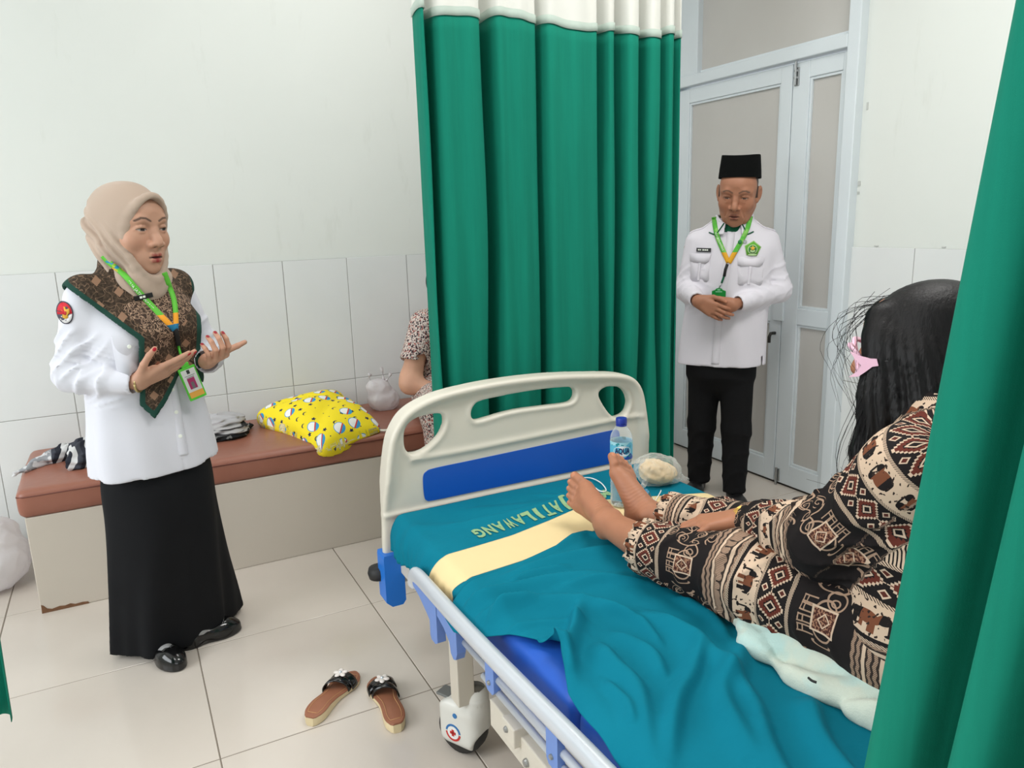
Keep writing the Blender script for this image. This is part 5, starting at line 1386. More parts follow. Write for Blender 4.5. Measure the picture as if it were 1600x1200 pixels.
G().tube([(0.109, yb + 0.004, 1.032), (0.112, yb, 1.01), (0.117, yb - 0.004, 0.985), (0.119, yb - 0.004, 0.965)], 0.004, 8).build('clip', PALEG_M, lan, True)
holder = obj('card_holder', *(lambda g: (g.v, g.f))(G().box((-0.026, -0.004, -0.054), (0.026, 0.004, 0.048), 0.003).box((-0.012, -0.0035, 0.046), (0.012, 0.0035, 0.062), 0.003)), PALEG_M, woman, False)
holder.location = (0.134, yb - 0.010, 0.918); holder.rotation_euler = (math.radians(-4), math.radians(-14), math.radians(14))
def flat(name, x0, x1, z0, z1, mat, dep=0.0046, parent=holder): return G().box((x0, -dep, z0), (x1, -0.003, z1)).build(name, mat, parent)
flat('card', -0.021, 0.021, -0.046, 0.041, simple('card_white', rgb(222, 224, 222), 0.4, var=0.02))
flat('portrait', -0.012, 0.010, -0.020, 0.014, simple('card_magenta', rgb(176, 46, 104), 0.5), 0.005); flat('portrait_figure', -0.005, 0.004, -0.020, 0.001, simple('card_grey', rgb(120, 110, 116), 0.5), 0.0052)
flat('card_foot', -0.021, 0.021, -0.046, -0.028, simple('card_orange', rgb(228, 168, 70), 0.5), 0.005)
flat('card_emblem', -0.005, 0.004, 0.027, 0.039, simple('card_dark', rgb(40, 48, 44), 0.5), 0.005)
for i, wd in enumerate((0.015, 0.011)): flat('print_line', -wd, wd, 0.0205 - i * 0.005, 0.022 - i * 0.005, simple('card_dark', rgb(120, 124, 122), 0.5), 0.005)

# name tag, sleeve badge, pocket, placket, buttons, bracelet
tagm = simple('black_tag', rgb(20, 22, 22), 0.3, var=0)
yt = float(cast(front, [0.036], [1.182])[0])
nt = obj('name_tag', *(lambda g: (g.v, g.f))(G().box((-0.026, -0.003, -0.007), (0.026, 0.003, 0.007), 0.001)), tagm, woman, False); nt.location = (0.034, yt - 0.004, 1.182); nt.rotation_euler = (0, math.radians(-8), math.radians(20))
for i, (a, b) in enumerate(((-0.012, -0.005), (-0.003, 0.004))): G().box((a, -0.0036, -0.003), (b, -0.0028, 0.003)).build('tag_print', WTXT_M, nt)
bx_, bz_ = -0.166, 1.152
ov = [(bx_ + 0.0205 * math.cos(t) , bz_ + 0.031 * math.sin(t)) for t in np.linspace(0, 2 * PI, 28, endpoint=False)]
badge = patch('sleeve_badge', [FS], ov, 0.0022, simple('badge_edge', rgb(70, 66, 80), 0.7), woman, 0.002)
patch('badge_red', [FS], [(bx_ + 0.018 * math.cos(t), bz_ + 0.028 * math.sin(t)) for t in np.linspace(-0.12, PI + 0.12, 16)], 0.0040, simple('badge_red', rgb(204, 32, 48), 0.7), badge, 0.0008)
patch('badge_white', [FS], [(bx_ + 0.018 * math.cos(t), bz_ + 0.028 * math.sin(t)) for t in np.linspace(PI + 0.12, 2 * PI - 0.12, 16)], 0.0040, simple('badge_white', rgb(228, 226, 226), 0.7), badge, 0.0008)
gold = simple('badge_gold', rgb(214, 164, 54), 0.6)
patch('badge_bird', [FS], [(bx_ + a, bz_ + b) for a, b in ((-0.002, 0.016), (0.003, 0.016), (0.004, 0.009), (0.013, 0.012), (0.012, 0.000), (0.006, -0.006), (0.007, -0.013), (0.0, -0.017), (-0.007, -0.013), (-0.006, -0.006), (-0.012, 0.0), (-0.013, 0.012), (-0.004, 0.009))], 0.0055, gold, badge, 0.0008)
patch('badge_shield', [FS], [(bx_ + a, bz_ + b) for a, b in ((-0.004, 0.004), (0.004, 0.004), (0.0035, -0.004), (0, -0.007), (-0.0035, -0.004))], 0.0068, simple('badge_red', rgb(180, 40, 40), 0.7), badge, 0.0008)
G().add(*(lambda v, f: (np.column_stack([v[:, 0] + bx_, np.full(len(v), float(cast([FS], [bx_], [bz_ - 0.022])[0]) - 0.006), v[:, 1] + bz_ - 0.021]), f))(*text_mesh('KORPRI', 0.0068))).build('badge_letters', tagm, badge)['kind'] = 'stuff'
ribbon('placket', [FS], [(0.078, 0.96), (0.080, 0.84), (0.084, 0.70)], 0.030, 0.0016, SHIRT_M, woman, n=26)
for (bx2, bz2) in ((0.078, 0.90), (0.081, 0.832), (0.083, 0.76)):
    yq = float(cast([FS], [bx2], [bz2])[0]); G().lathe([(0.0, -0.002), (0.0035, -0.0022), (0.0055, -0.0015), (0.0055, 0.002)], (bx2, yq - 0.003, bz2), 14, 'y').build('button', WTXT_M, woman)
patch('pocket', [FS], [(-0.062, 1.082), (0.0, 1.046), (0.006, 1.03), (0.004, 0.985), (-0.03, 0.972), (-0.06, 0.985)], 0.0018, SHIRT_M, woman, 0.0018)
yq = float(cast([FS], [-0.02], [1.05])[0]); G().lathe([(0.0, -0.002), (0.0035, -0.0022), (0.0055, -0.0015), (0.0055, 0.002)], (-0.02, yq - 0.004, 1.05), 14, 'y').build('button', WTXT_M, woman)
ub = (wr_r - el_r) / np.linalg.norm(wr_r - el_r); e1 = np.cross(ub, (0, 0, 1)); e1 /= np.linalg.norm(e1); e2 = np.cross(ub, e1); cb = wr_r + ub * 0.006
G().tube([cb + (e1 * math.cos(t) + e2 * math.sin(t)) * 0.0255 for t in np.linspace(0, 2 * PI, 24)], 0.0035, 8).build('bracelet', NM('dull_gold', rgb(190, 170, 120), 0.3, 0.8).m, woman, True)

# ------------------------------------------------------------------ man standing by the door
SKIN_MN = rgb(168, 116, 90)
man = thing('person', 'man in black cap and white uniform shirt standing with hands clasped before the door', 'person', (2.50, 2.62, 0), -0.7613)
MSHIRT_M = cloth_mat('pale_uniform_shirt', rgb(222, 218, 226), 0.8, fold=0.12, var=0.015)
TM = math.radians(-8)
MHC = np.array((0.022, -0.052, 1.447)); MHM = rotz(math.radians(-6)) @ roty(math.radians(4)) @ rotx(math.radians(17)); MHS = 1.11
hd = make_head(SKIN_MN, rgb(124, 72, 62), rgb(70, 56, 50), gaze=(-0.001, -1.0), lid=0.95, age=1, female=False, nose_w=1.22, mouth_open=0.0018, hair_col=rgb(46, 40, 37))
hd = move((hd[0] * MHS,) + hd[1:], MHM, MHC)
wr_r = np.array((-0.138, -0.185, 0.990)); el_r = np.array((-0.196, 0.005, 1.022))
wr_l = np.array((0.022, -0.170, 0.972)); el_l = np.array((0.214, 0.0, 1.02))
hr = make_hand(wr_r, (0.86, -0.22, -0.46), (0.20, 0.92, 0.02), False, [(0.35, 0.55, 0.3), (0.30, 0.5, 0.3), (0.28, 0.45, 0.3), (0.3, 0.45, 0.3)], [(0.75, 0.55, 0.1), (0.95, 0.20, 0.15), (0.98, -0.05, 0.15)], 1.0, None, SKIN_MN, spread=(0.08, 0.02, -0.02, -0.08), arm=el_r * 0.5 + wr_r * 0.5)
hl = make_hand(wr_l, (-0.93, -0.15, -0.25), (-0.15, 0.95, -0.05), True, [(0.85, 0.9, 0.5), (0.8, 0.9, 0.5), (0.75, 0.9, 0.5), (0.7, 0.9, 0.5)], [(0.8, 0.45, 0.2), (0.95, 0.15, 0.2), (0.95, -0.05, 0.25)], 1.0, None, SKIN_MN, arm=el_l * 0.5 + wr_l * 0.5)
core = chunk([cone((0.01, 0.0, 1.15), (0.012, -0.005, 1.36), 0.09, 0.058), ell((0, 0, 1.12), (0.14, 0.085, 0.17)), ell((-0.02, 0.02, 0.85), (0.13, 0.09, 0.18)),
              cone((-0.10, 0.04, 0.7), (-0.12, 0.10, 0.08), 0.07, 0.04), cone((0.045, 0.0, 0.7), (0.05, -0.045, 0.08), 0.07, 0.04)]
             + chain([(-0.165, 0.0, 1.22), tuple(el_r), tuple(el_r * 0.4 + wr_r * 0.6)], [0.045, 0.037, 0.028]) + chain([(0.165, 0.0, 1.22), tuple(el_l), tuple(el_l * 0.4 + wr_l * 0.6)], [0.045, 0.037, 0.028]),
             (-0.27, -0.22, 0.03), (0.28, 0.2, 1.40), 0.012, SKIN_MN)
body_mesh([hd, hr, hl, core], man)

FS = Field((-0.30, -0.26, 0.665), (0.31, 0.21, 1.385), 0.0055)
fold_m = lambda ang, Z: (0.004 * np.sin(5 * ang + 0.4 + 2 * Z) + 0.003 * np.sin(8 * ang + 5 * Z)) * np.clip((1.1 - Z) / 0.35, 0, 1)
FS.op(loft([(0.675, -0.030, 0.02, 0.200, 0.135, TM), (0.76, -0.026, 0.02, 0.196, 0.132, TM), (0.90, -0.016, 0.01, 0.187, 0.122, TM), (1.02, -0.006, 0.0, 0.184, 0.118, TM), (1.14, 0.0, -0.004, 0.188, 0.112, TM),
            (1.22, 0.0, -0.002, 0.190, 0.098, TM), (1.27, 0.0, 0.0, 0.165, 0.086, TM), (1.315, 0.004, 0.002, 0.115, 0.074, TM), (1.345, 0.006, 0.0, 0.075, 0.066, TM)], fold_m, 2.4), 0)
sh_r, sh_l = np.array((-0.148, 0.0, 1.236)), np.array((0.148, 0.0, 1.236))
sleeve(FS, [sh_r, el_r + (0.006, 0, 0.012), el_r + (0.006, -0.01, 0), wr_r * 0.95 + el_r * 0.05], [0.058, 0.052, 0.052, 0.034], 0.022, 0.05, 0.006)
sleeve(FS, [sh_l, el_l + (-0.006, 0, 0.012), el_l + (-0.006, -0.01, 0), wr_l * 0.92 + el_l * 0.08], [0.058, 0.054, 0.054, 0.035], 0.022, 0.05, 0.006)
for q in (wrinkle(sh_r, el_r, 0.0032, 4.6, 3.0, 0.4, 1.15), wrinkle(el_r, wr_r, 0.0034, 5.0, 3.0, -0.2, 0.8, 0.08), wrinkle(sh_l, el_l, 0.0032, 4.4, -3.0, 0.4, 1.15), wrinkle(el_l, wr_l, 0.0038, 5.0, -3.2, -0.2, 0.8, 0.08),
          noise_disp((-0.3, -0.3, 0.6), (0.32, 0.3, 1.4), 0.0016, 8, 8, 4, 15)): FS.op(q, mode='disp')
FS.op(rbox((0.150, 0.02, 0.675), (0.003, 0.14, 0.05), 0.0), 0, 'sub')
mshirt, _, _ = field_obj(FS, 'shirt', MSHIRT_M, man)

FT = Field((-0.22, -0.16, 0.03), (0.18, 0.22, 0.76), 0.006)
FT.op(ell((-0.030, 0.02, 0.66), (0.158, 0.118, 0.13)), 0); FT.op(loft([(0.62, -0.030, 0.02, 0.150, 0.112, TM), (0.75, -0.028, 0.015, 0.150, 0.105, TM)]), 0.03)
for pts, rr in (([(-0.102, 0.03, 0.60), (-0.112, 0.055, 0.36), (-0.121, 0.095, 0.055)], [0.078, 0.066, 0.054]), ([(0.044, 0.0, 0.60), (0.050, -0.02, 0.36), (0.050, -0.045, 0.055)], [0.078, 0.068, 0.052])):
    FT.op(cone(pts[0], pts[1], rr[0], rr[1]), 0.03); FT.op(flatcone(pts[1], pts[2], rr[1], rr[2]), 0.02)
    FT.op(wrinkle(pts[1], pts[2], 0.003, 3.5, 2, -0.1, 1.1, 0.09), mode='disp')
MBLK_M = cloth_mat('black_trousers', rgb(17, 17, 19), 0.85, var=0.2, sheen=0.0)
field_obj(FT, 'trousers', MBLK_M, man, 1)
MSHOE_M = NM('black_leather', rgb(24, 24, 25), 0.35, 0, 0.5).m
for toe, heel in (((-0.150, -0.035, 0), (-0.118, 0.175, 0)), ((0.076, -0.170, 0), (0.046, 0.03, 0))):
    make_shoe(toe, heel, man, 'shoe', MSHOE_M, w=0.044, low=False)

# black velvet cap
CAPM = rotz(math.radians(-6)) @ roty(math.radians(1.5)) @ rotx(math.radians(-1))
cc = np.array((0.026, -0.052, 1.513))
v, f = [], []; N = 56
prof = [(0.965, 0.002), (1.0, 0.0), (1.0, 0.006), (0.97, 0.04), (0.93, 0.075), (0.905, 0.092), (0.895, 0.0945), (0.86, 0.0945), (0.80, 0.090), (0.4, 0.088), (0.0001, 0.0875)]
for s_, hgt in prof:
    for k in range(N):
        a = 2 * PI * k / N
        v.append(CAPM @ np.array((0.0905 * s_ * math.copysign(abs(math.cos(a)) ** 0.92, math.cos(a)), 0.108 * s_ * math.copysign(abs(math.sin(a)) ** 0.92, math.sin(a)), hgt + 0.004 * math.cos(2 * a) * (hgt > 0.08))) + cc)
f = [(i * N + k, i * N + (k + 1) % N, (i + 1) * N + (k + 1) % N, (i + 1) * N + k) for i in range(len(prof) - 1) for k in range(N)]
capo = obj('velvet_cap', v, f, NM('black_velvet', rgb(13, 14, 14), 0.95, 0, 0.1).m, man, True); fix_normals(capo); autosmooth(capo, 50)

# collar: green inner band, two white points with green piping
GRN_M = cloth_mat('green_trim', rgb(10, 84, 56), 0.8)
FC = Field((-0.11, -0.12, 1.28), (0.12, 0.10, 1.385), 0.0042)
band = loft([(1.285, 0.006, -0.006, 0.082, 0.078, 0), (1.32, 0.008, -0.008, 0.074, 0.070, 0), (1.375, 0.010, -0.002, 0.072, 0.068, 0)])
FC.op(band, 0); FC.d = np.maximum(np.abs(FC.d) - 0.003, (FC.ax[2] - (1.335))[None, None, :] - 0.35 * np.clip(FC.ax[1] + 0.03, -0.05, 0.08)[None, :, None]).astype(np.float32)
field_obj(FC, 'collar_band', GRN_M, man, 1)
FC2 = Field((-0.13, -0.16, 1.25), (0.14, 0.11, 1.385), 0.0042)
FC2.op(loft([(1.255, 0.006, -0.008, 0.112, 0.104, 0), (1.30, 0.007, -0.008, 0.094, 0.088, 0), (1.335, 0.009, -0.004, 0.083, 0.080, 0), (1.375, 0.010, 0.0, 0.078, 0.074, 0)]), 0)
ang = np.arctan2(FC2.ax[0][:, None] - 0.004, -(FC2.ax[1][None, :]))            # 0 at the front, +-pi at the nape
low = 1.272 + 0.03 * np.clip((np.abs(ang) - 0.75) / 0.8, 0, 1); top = 1.322 + 0.038 * np.clip((np.abs(ang) - 0.35) / 0.8, 0, 1)
gapc = 0.36 - np.abs(ang)
zc = FC2.ax[2][None, None, :]
FC2.d = np.maximum(np.maximum(np.abs(FC2.d) - 0.0035, np.maximum(low[:, :, None] - zc, zc - top[:, :, None])), (gapc * 0.09)[:, :, None] + 0.9 * (zc - 1.325) * 0).astype(np.float32)
col_, _, _ = field_obj(FC2, 'collar', MSHIRT_M, man, 1)
frontm = [FC2, FS]
for pts in ([(-0.034, 1.323), (-0.050, 1.298), (-0.070, 1.275), (-0.098, 1.283)], [(0.040, 1.322), (0.052, 1.300), (0.064, 1.273), (0.092, 1.283)]):
    c = catmull(pts, 16); y = cast(frontm, c[:, 0], c[:, 1]); G().tube(np.column_stack([c[:, 0], y - 0.002, c[:, 1]]), 0.003, 8).build('piping', GRN_M, col_, True)

# neck strap and card
kl2 = NM('lanyard_print_two', rgb(104, 190, 62), 0.6, 0, 0.3); zz = kl2.xyz()[2]
c0 = kl2.mix(kl2.ramp(kl2.noise(30, 2), 0.45, 0.6), rgb(86, 178, 62), rgb(136, 200, 96)); c0 = kl2.mix(lt(zz, 1.196), c0, rgb(226, 166, 42)); kl2.color(c0)
ml = thing('lanyard', None, None); ml.parent = man
for k_ in list(ml.keys()): del ml[k_]
o1, c1, y1, N1 = ribbon('strap', frontm, [(-0.080, 1.350), (-0.073, 1.31), (-0.060, 1.262), (-0.035, 1.205), (-0.010, 1.152)], 0.020, 0.005, kl2.m, ml, ret=True)
o2, c2, y2, N2 = ribbon('strap', frontm, [(0.078, 1.350), (0.066, 1.30), (0.044, 1.248), (0.018, 1.200), (-0.008, 1.150)], 0.020, 0.0055, kl2.m, ml, ret=True)
patch('strap_badge', frontm, [(0.036 + 0.009 * math.cos(t), 1.240 + 0.009 * math.sin(t)) for t in np.linspace(0, 2 * PI, 16, endpoint=False)], 0.0085, simple('dark_green_print', rgb(30, 120, 60), 0.6), ml, 0.001)
letters_on('strap_letters', frontm, 'KUA JATILAWANG', 0.011, (-0.052, 1.243), math.radians(-66), 0.0075, WTXT_M, ml, width=0.085, y=lambda X, Z: np.interp(-Z, -c1[:, 1], y1) + 0.005)
ym = float(cast(frontm, [-0.03], [1.10])[0])
G().tube([(-0.014, ym - 0.010, 1.146), (-0.022, ym - 0.012, 1.12), (-0.026, ym - 0.013, 1.092)], 0.0065, 8).build('strap_end', simple('black_webbing', rgb(22, 22, 24), 0.7), ml, True)
G().tube([(-0.026, ym - 0.013, 1.094), (-0.034, ym - 0.012, 1.07), (-0.036, ym - 0.014, 1.062)], 0.0045, 8).build('strap_tab', GRN_M, ml, True)
G().tube([(-0.036, ym - 0.014, 1.064), (-0.043, ym - 0.016, 1.052), (-0.047, ym - 0.018, 1.038)], 0.0035, 8).build('clip', METAL_M, ml, True)
chm = simple('green_card_holder', rgb(8, 140, 58), 0.3, var=0.03)
g = G(); g.prism([(-0.030, -0.045), (0.030, -0.045), (0.030, 0.010), (0.018, 0.014), (0.010, 0.022), (-0.010, 0.022), (-0.018, 0.014), (-0.030, 0.010)], -0.004, 0.004, lambda u, v, h: (u, h, v))
ch = g.build('card_holder', chm, man); fix_normals(ch); ch.location = (-0.047, ym - 0.022, 1.018); ch.rotation_euler = (math.radians(6), 0, 0)
G().box((-0.014, -0.0048, 0.006), (0.014, -0.0038, 0.009)).build('slot', simple('mint_slot', rgb(170, 226, 190), 0.5), ch)
G().box((-0.006, -0.0048, 0.014), (0.006, -0.0038, 0.018)).build('slot', simple('mint_slot', rgb(170, 226, 190), 0.5), ch)

# name tag, pentagon badge, pin, pockets, placket, shoulder straps
yt = float(cast(frontm, [-0.119], [1.208])[0])
nt = obj('name_tag', *(lambda g: (g.v, g.f))(G().box((-0.034, -0.003, -0.0085), (0.034, 0.003, 0.0085), 0.001)), tagm, man, False); nt.location = (-0.119, yt - 0.006, 1.207); nt.rotation_euler = (0, math.radians(1.5), math.radians(-22))
for a, b in ((-0.026, -0.019), (-0.017, -0.011), (-0.005, 0.004), (0.006, 0.013), (0.015, 0.022)): G().box((a, -0.0036, -0.003), (b, -0.0028, 0.003)).build('tag_print', WTXT_M, nt)
def penta(r, rot=0.1): return [(0.090 + r * math.sin(2 * PI * k / 5 + rot) * 1.05, 1.209 + r * math.cos(2 * PI * k / 5 + rot)) for k in range(5)]
LG_M = simple('badge_green', rgb(96, 170, 52), 0.6); PG_M = simple('badge_pale', rgb(176, 206, 150), 0.6); DG_M = simple('badge_deep_green', rgb(46, 130, 60), 0.6); YG_M = simple('badge_yellow', rgb(224, 170, 56), 0.6)
pb = patch('pentagon_badge', frontm, penta(0.036), 0.002, PG_M, man, 0.002)
patch('badge_field', frontm, penta(0.0325), 0.0042, LG_M, pb, 0.0008)
patch('badge_wreath', frontm, [(0.090 + 0.021 * math.cos(t), 1.207 + 0.021 * math.sin(t)) for t in np.linspace(0, 2 * PI, 24, endpoint=False)], 0.0054, PG_M, pb, 0.0006)
patch('badge_disc', frontm, [(0.090 + 0.017 * math.cos(t), 1.208 + 0.017 * math.sin(t)) for t in np.linspace(0, 2 * PI, 24, endpoint=False)], 0.0066, DG_M, pb, 0.0006)
patch('badge_star', frontm, [(0.091 + (0.013 if k % 2 == 0 else 0.006) * math.sin(PI * k / 5), 1.212 + (0.013 if k % 2 == 0 else 0.006) * math.cos(PI * k / 5)) for k in range(10)], 0.0078, YG_M, pb, 0.0006)
patch('badge_book', frontm, [(0.080, 1.205), (0.0905, 1.201), (0.101, 1.205), (0.101, 1.197), (0.0905, 1.193), (0.080, 1.197)], 0.0078, PG_M, pb, 0.0006)
patch('badge_ribbon', frontm, [(0.072, 1.187), (0.1085, 1.187), (0.106, 1.180), (0.074, 1.180)], 0.0066, PG_M, pb, 0.0006)
yq = float(cast(frontm, [0.058], [1.238])[0]); G().lathe([(0.0, -0.002), (0.007, -0.002), (0.009, 0.0), (0.009, 0.002)], (0.057, yq - 0.004, 1.240), 14, 'y').build('pin', NM('silver_pin', rgb(210, 210, 212), 0.25, 0.9).m, man)
for sx, x0, x1 in ((-1, -0.178, -0.090), (1, 0.030, 0.140)):
    dz = -0.016 if sx > 0 else 0.0
    patch('pocket', frontm, [(x0, 1.165 + dz), (x0 + 0.003, 1.075 + dz), (x0 + 0.012, 1.066 + dz), (x1 - 0.012, 1.064 + dz), (x1 - 0.003, 1.074 + dz), (x1, 1.165 + dz)], 0.0016, MSHIRT_M, man, 0.0016)
    patch('pocket_flap', frontm, [(x0 - 0.002, 1.192 + dz), (x0 - 0.001, 1.158 + dz), (x0 + 0.016, 1.152 + dz), (x1 - 0.02, 1.148 + dz), (x1 - 0.004, 1.158 + dz), (x1 + 0.003, 1.190 + dz)], 0.0045, MSHIRT_M, man, 0.002)
    ribbon('pocket_pleat', frontm, [((x0 + x1) / 2, 1.150 + dz), ((x0 + x1) / 2 - 0.003, 1.11 + dz), ((x0 + x1) / 2 - 0.006, 1.07 + dz)], 0.012, 0.004, MSHIRT_M, man, n=14)
ribbon('placket', frontm, [(-0.002, 1.285), (-0.010, 1.20), (-0.022, 1.10), (-0.034, 1.0), (-0.046, 0.85), (-0.054, 0.69)], 0.034, 0.0016, MSHIRT_M, man, n=50)
for sx in (-1, 1):
    FE = G(); pts = [(sx * 0.085, 0.004, 1.333), (sx * 0.125, 0.004, 1.316), (sx * 0.160, 0.004, 1.296), (sx * 0.188, 0.004, 1.268)]
    c = catmull(pts, 14); top_z = cast
    vv = []
    for q in c:
        # rest on the shoulder: march down from above
        zs = np.linspace(1.37, 1.22, 120); hit = q[2]
        for yy in (-0.018, 0.0, 0.018):
            sv = FS.sample(np.column_stack([np.full(120, q[0]), np.full(120, yy), zs])); k = np.argmax(sv < 0); vv.append((q[0], yy, zs[k] + 0.003 if sv.min() < 0 else q[2]))
    solid(obj('shoulder_strap', vv, grid_faces(14, 3), MSHIRT_M, man), 0.003)

# ------------------------------------------------------------------ patient sitting on the bed
SKIN_P = rgb(170, 116, 88)
PB = np.array((1.21, 0.72, MT + 0.012))
patient = thing('person', 'patient with long black hair and pink glasses sitting on the bed in elephant print clothes', 'person', tuple(PB))
def onbed(o): o.location = tuple(-PB); return o
PHC = np.array((1.250, 0.832, 1.122)); PHM = rotz(math.radians(-148)) @ rotx(math.radians(8))
hd = make_head(SKIN_P, rgb(130, 70, 64), rgb(30, 24, 22), female=True, lid=0.4, nose_w=1.15, ears=True)
hd = move(hd, PHM, PHC)
elb = np.array((1.090, 0.880, 0.782)); wri = np.array((1.158, 1.150, 0.709))
hl = make_hand(wri, (-0.83, 0.52, -0.12), (-0.05, 0.0, -1.0), True, [(0.35, 0.5, 0.3), (0.35, 0.55, 0.3), (0.4, 0.55, 0.3), (0.4, 0.55, 0.3)], [(0.75, 0.6, 0.3), (0.9, 0.25, 0.35), (0.95, 0.1, 0.3)], 1.02, None, SKIN_P, arm=elb * 0.45 + wri * 0.55)
wrr = np.array((1.255, 1.115, 0.705)); err = np.array((1.365, 0.88, 0.78))
hr = make_hand(wrr, (-0.4, 0.9, -0.1), (0, 0, -1.0), False, [(0.3, 0.4, 0.3)] * 4, [(0.75, 0.6, 0.3), (0.9, 0.25, 0.35), (0.95, 0.1, 0.3)], 1.0, None, SKIN_P, arm=err * 0.45 + wrr * 0.55)
footl = make_foot((1.075, 1.508, 0.574), (-0.25, 0.86, 0.46), (-0.733, -0.47, 0.50), True, (1.035, 1.33, 0.604), SKIN_P, 1.05)
footr = make_foot((1.152, 1.528, 0.572), (0.03, 0.46, 0.88), (0.2, -0.85, 0.5), False, (1.198, 1.40, 0.606), SKIN_P, 1.0)
core = chunk([cone((1.215, 0.735, 0.93), (1.235, 0.805, 1.06), 0.08, 0.055), ell((1.21, 0.73, 0.85), (0.13, 0.09, 0.18)), ell((1.21, 0.72, 0.64), (0.14, 0.11, 0.09))] + chain([(1.14, 0.76, 0.63), (1.09, 1.06, 0.625), (1.04, 1.36, 0.603)], [0.07, 0.055, 0.043])
             + chain([(1.29, 0.77, 0.63), (1.28, 1.10, 0.64), (1.20, 1.42, 0.605)], [0.07, 0.055, 0.043]) + chain([(1.105, 0.735, 0.95), tuple(elb), tuple(elb * 0.45 + wri * 0.55)], [0.045, 0.036, 0.028]) + chain([(1.345, 0.745, 0.945), tuple(err), tuple(err * 0.45 + wrr * 0.55)], [0.045, 0.036, 0.028]),
             (1.0, 0.58, 0.53), (1.42, 1.5, 1.12), 0.012, SKIN_P)
onbed(body_mesh([hd, hl, hr, footl, footr, core], patient))

# patterned blouse and trousers
limbs = {'torso': ([(1.21, 0.70, 0.56), (1.212, 0.710, 0.80), (1.218, 0.740, 1.005)], [0.15, 0.138, 0.09]),
         'arm_l': ([(1.100, 0.730, 0.952), (1.092, 0.878, 0.780), (1.158, 1.120, 0.712)], [0.070, 0.067, 0.046]),
         'arm_r': ([(1.350, 0.745, 0.948), (1.365, 0.88, 0.78), (1.262, 1.095, 0.705)], [0.070, 0.066, 0.048]),
         'leg_l': ([(1.135, 0.76, 0.632), (1.088, 1.06, 0.628), (1.030, 1.315, 0.606)], [0.100, 0.088, 0.064]),
         'leg_r': ([(1.300, 0.77, 0.632), (1.280, 1.10, 0.638), (1.197, 1.425, 0.608)], [0.100, 0.086, 0.060])}
def clothes(keys, lo, hi, extra, wr, h=0.0052, hem=()):
    F = Field(lo, hi, h)
    for key in keys:
        p, r = limbs[key]
        if key == 'torso':
            for i in range(2): F.op(cone(p[i], p[i + 1], r[i], r[i + 1]), 0.05)
        else: sleeve(F, p, r, 0.035, 0.0, 0.006)
    for q, k in extra: F.op(q, k)
    for q in wr: F.op(q, mode='disp')
    P, Q = F.mesh(); return relax(P, Q, 1, 0.4), Q
def uv_of(P, keys):
    best = np.full(len(P), 9.0); K = np.zeros(len(P), int); U = np.zeros(len(P)); Vv = np.zeros(len(P))
    for n_, key in enumerate(keys):
        p, r = [np.array(q, float) for q in limbs[key]]; s0 = 0.0
        for i in range(len(p) - 1):
            ab = p[i + 1] - p[i]; L = np.linalg.norm(ab); u = ab / L; d = P - p[i]; t = np.clip((d @ u) / L, 0 if i else -0.6, 1 if i < len(p) - 2 else 1.6)
            q = d - t[:, None] * ab; dist = np.linalg.norm(q, axis=1) / (r[i] + (r[i + 1] - r[i]) * np.clip(t, 0, 1))
            ref = np.array((0, 0, -1.0)) if abs(u[2]) < 0.75 else np.array((0.6, 0.8, 0)); e1 = ref - u * (ref @ u); e1 /= np.linalg.norm(e1); e2 = np.cross(u, e1)
            dist = dist * (1.22 if key == 'torso' else 1.0); ang = np.arctan2(q @ e2, q @ e1); m = dist < best; K = np.where(m, n_, K)
            best = np.where(m, dist, best); U = np.where(m, s0 + t * L, U); Vv = np.where(m, ang * 0.085 + n_ * 0.37, Vv); s0 += L
    return U, Vv, K

CREAMC, BLKC, MARC, TANC = rgb(206, 180, 156), rgb(27, 22, 22), rgb(98, 44, 34), rgb(168, 138, 116)
kd = NM('elephant_print', (0.1, 0.1, 0.1, 1), 0.8, 0, 0.2)
u, v = kd.attr('pu'), kd.attr('pv')
wob = (kd.noise(18, 2) - 0.5) * 0.006
u = u + wob
PER = 0.335
bu = frac(u / PER) * PER
def band(a, b): return gt(bu, a) * lt(bu, b)
def elephant(cx, cy):
    """inside test of a small elephant in unit cell coordinates"""
    def el(x0, y0, rx, ry): return lt((cx - x0) * (cx - x0) * (1 / rx ** 2) + (cy - y0) * (cy - y0) * (1 / ry ** 2), 1.0)
    def bx_(x0, x1, y0, y1): return gt(cx, x0) * lt(cx, x1) * gt(cy, y0) * lt(cy, y1)
    r = vmax(vmax(el(-0.04, 0.06, 0.26, 0.17), el(0.25, 0.14, 0.11, 0.13)), vmax(bx_(-0.25, -0.14, -0.32, 0.05), bx_(0.05, 0.16, -0.32, 0.05)))
    r = vmax(r, vmax(bx_(-0.10, -0.03, -0.28, 0.0), bx_(0.33, 0.385, -0.24, 0.12)))
    return vmax(r, vmax(el(0.37, -0.24, 0.075, 0.05), el(-0.31, 0.0, 0.035, 0.12)))
col = BLKC
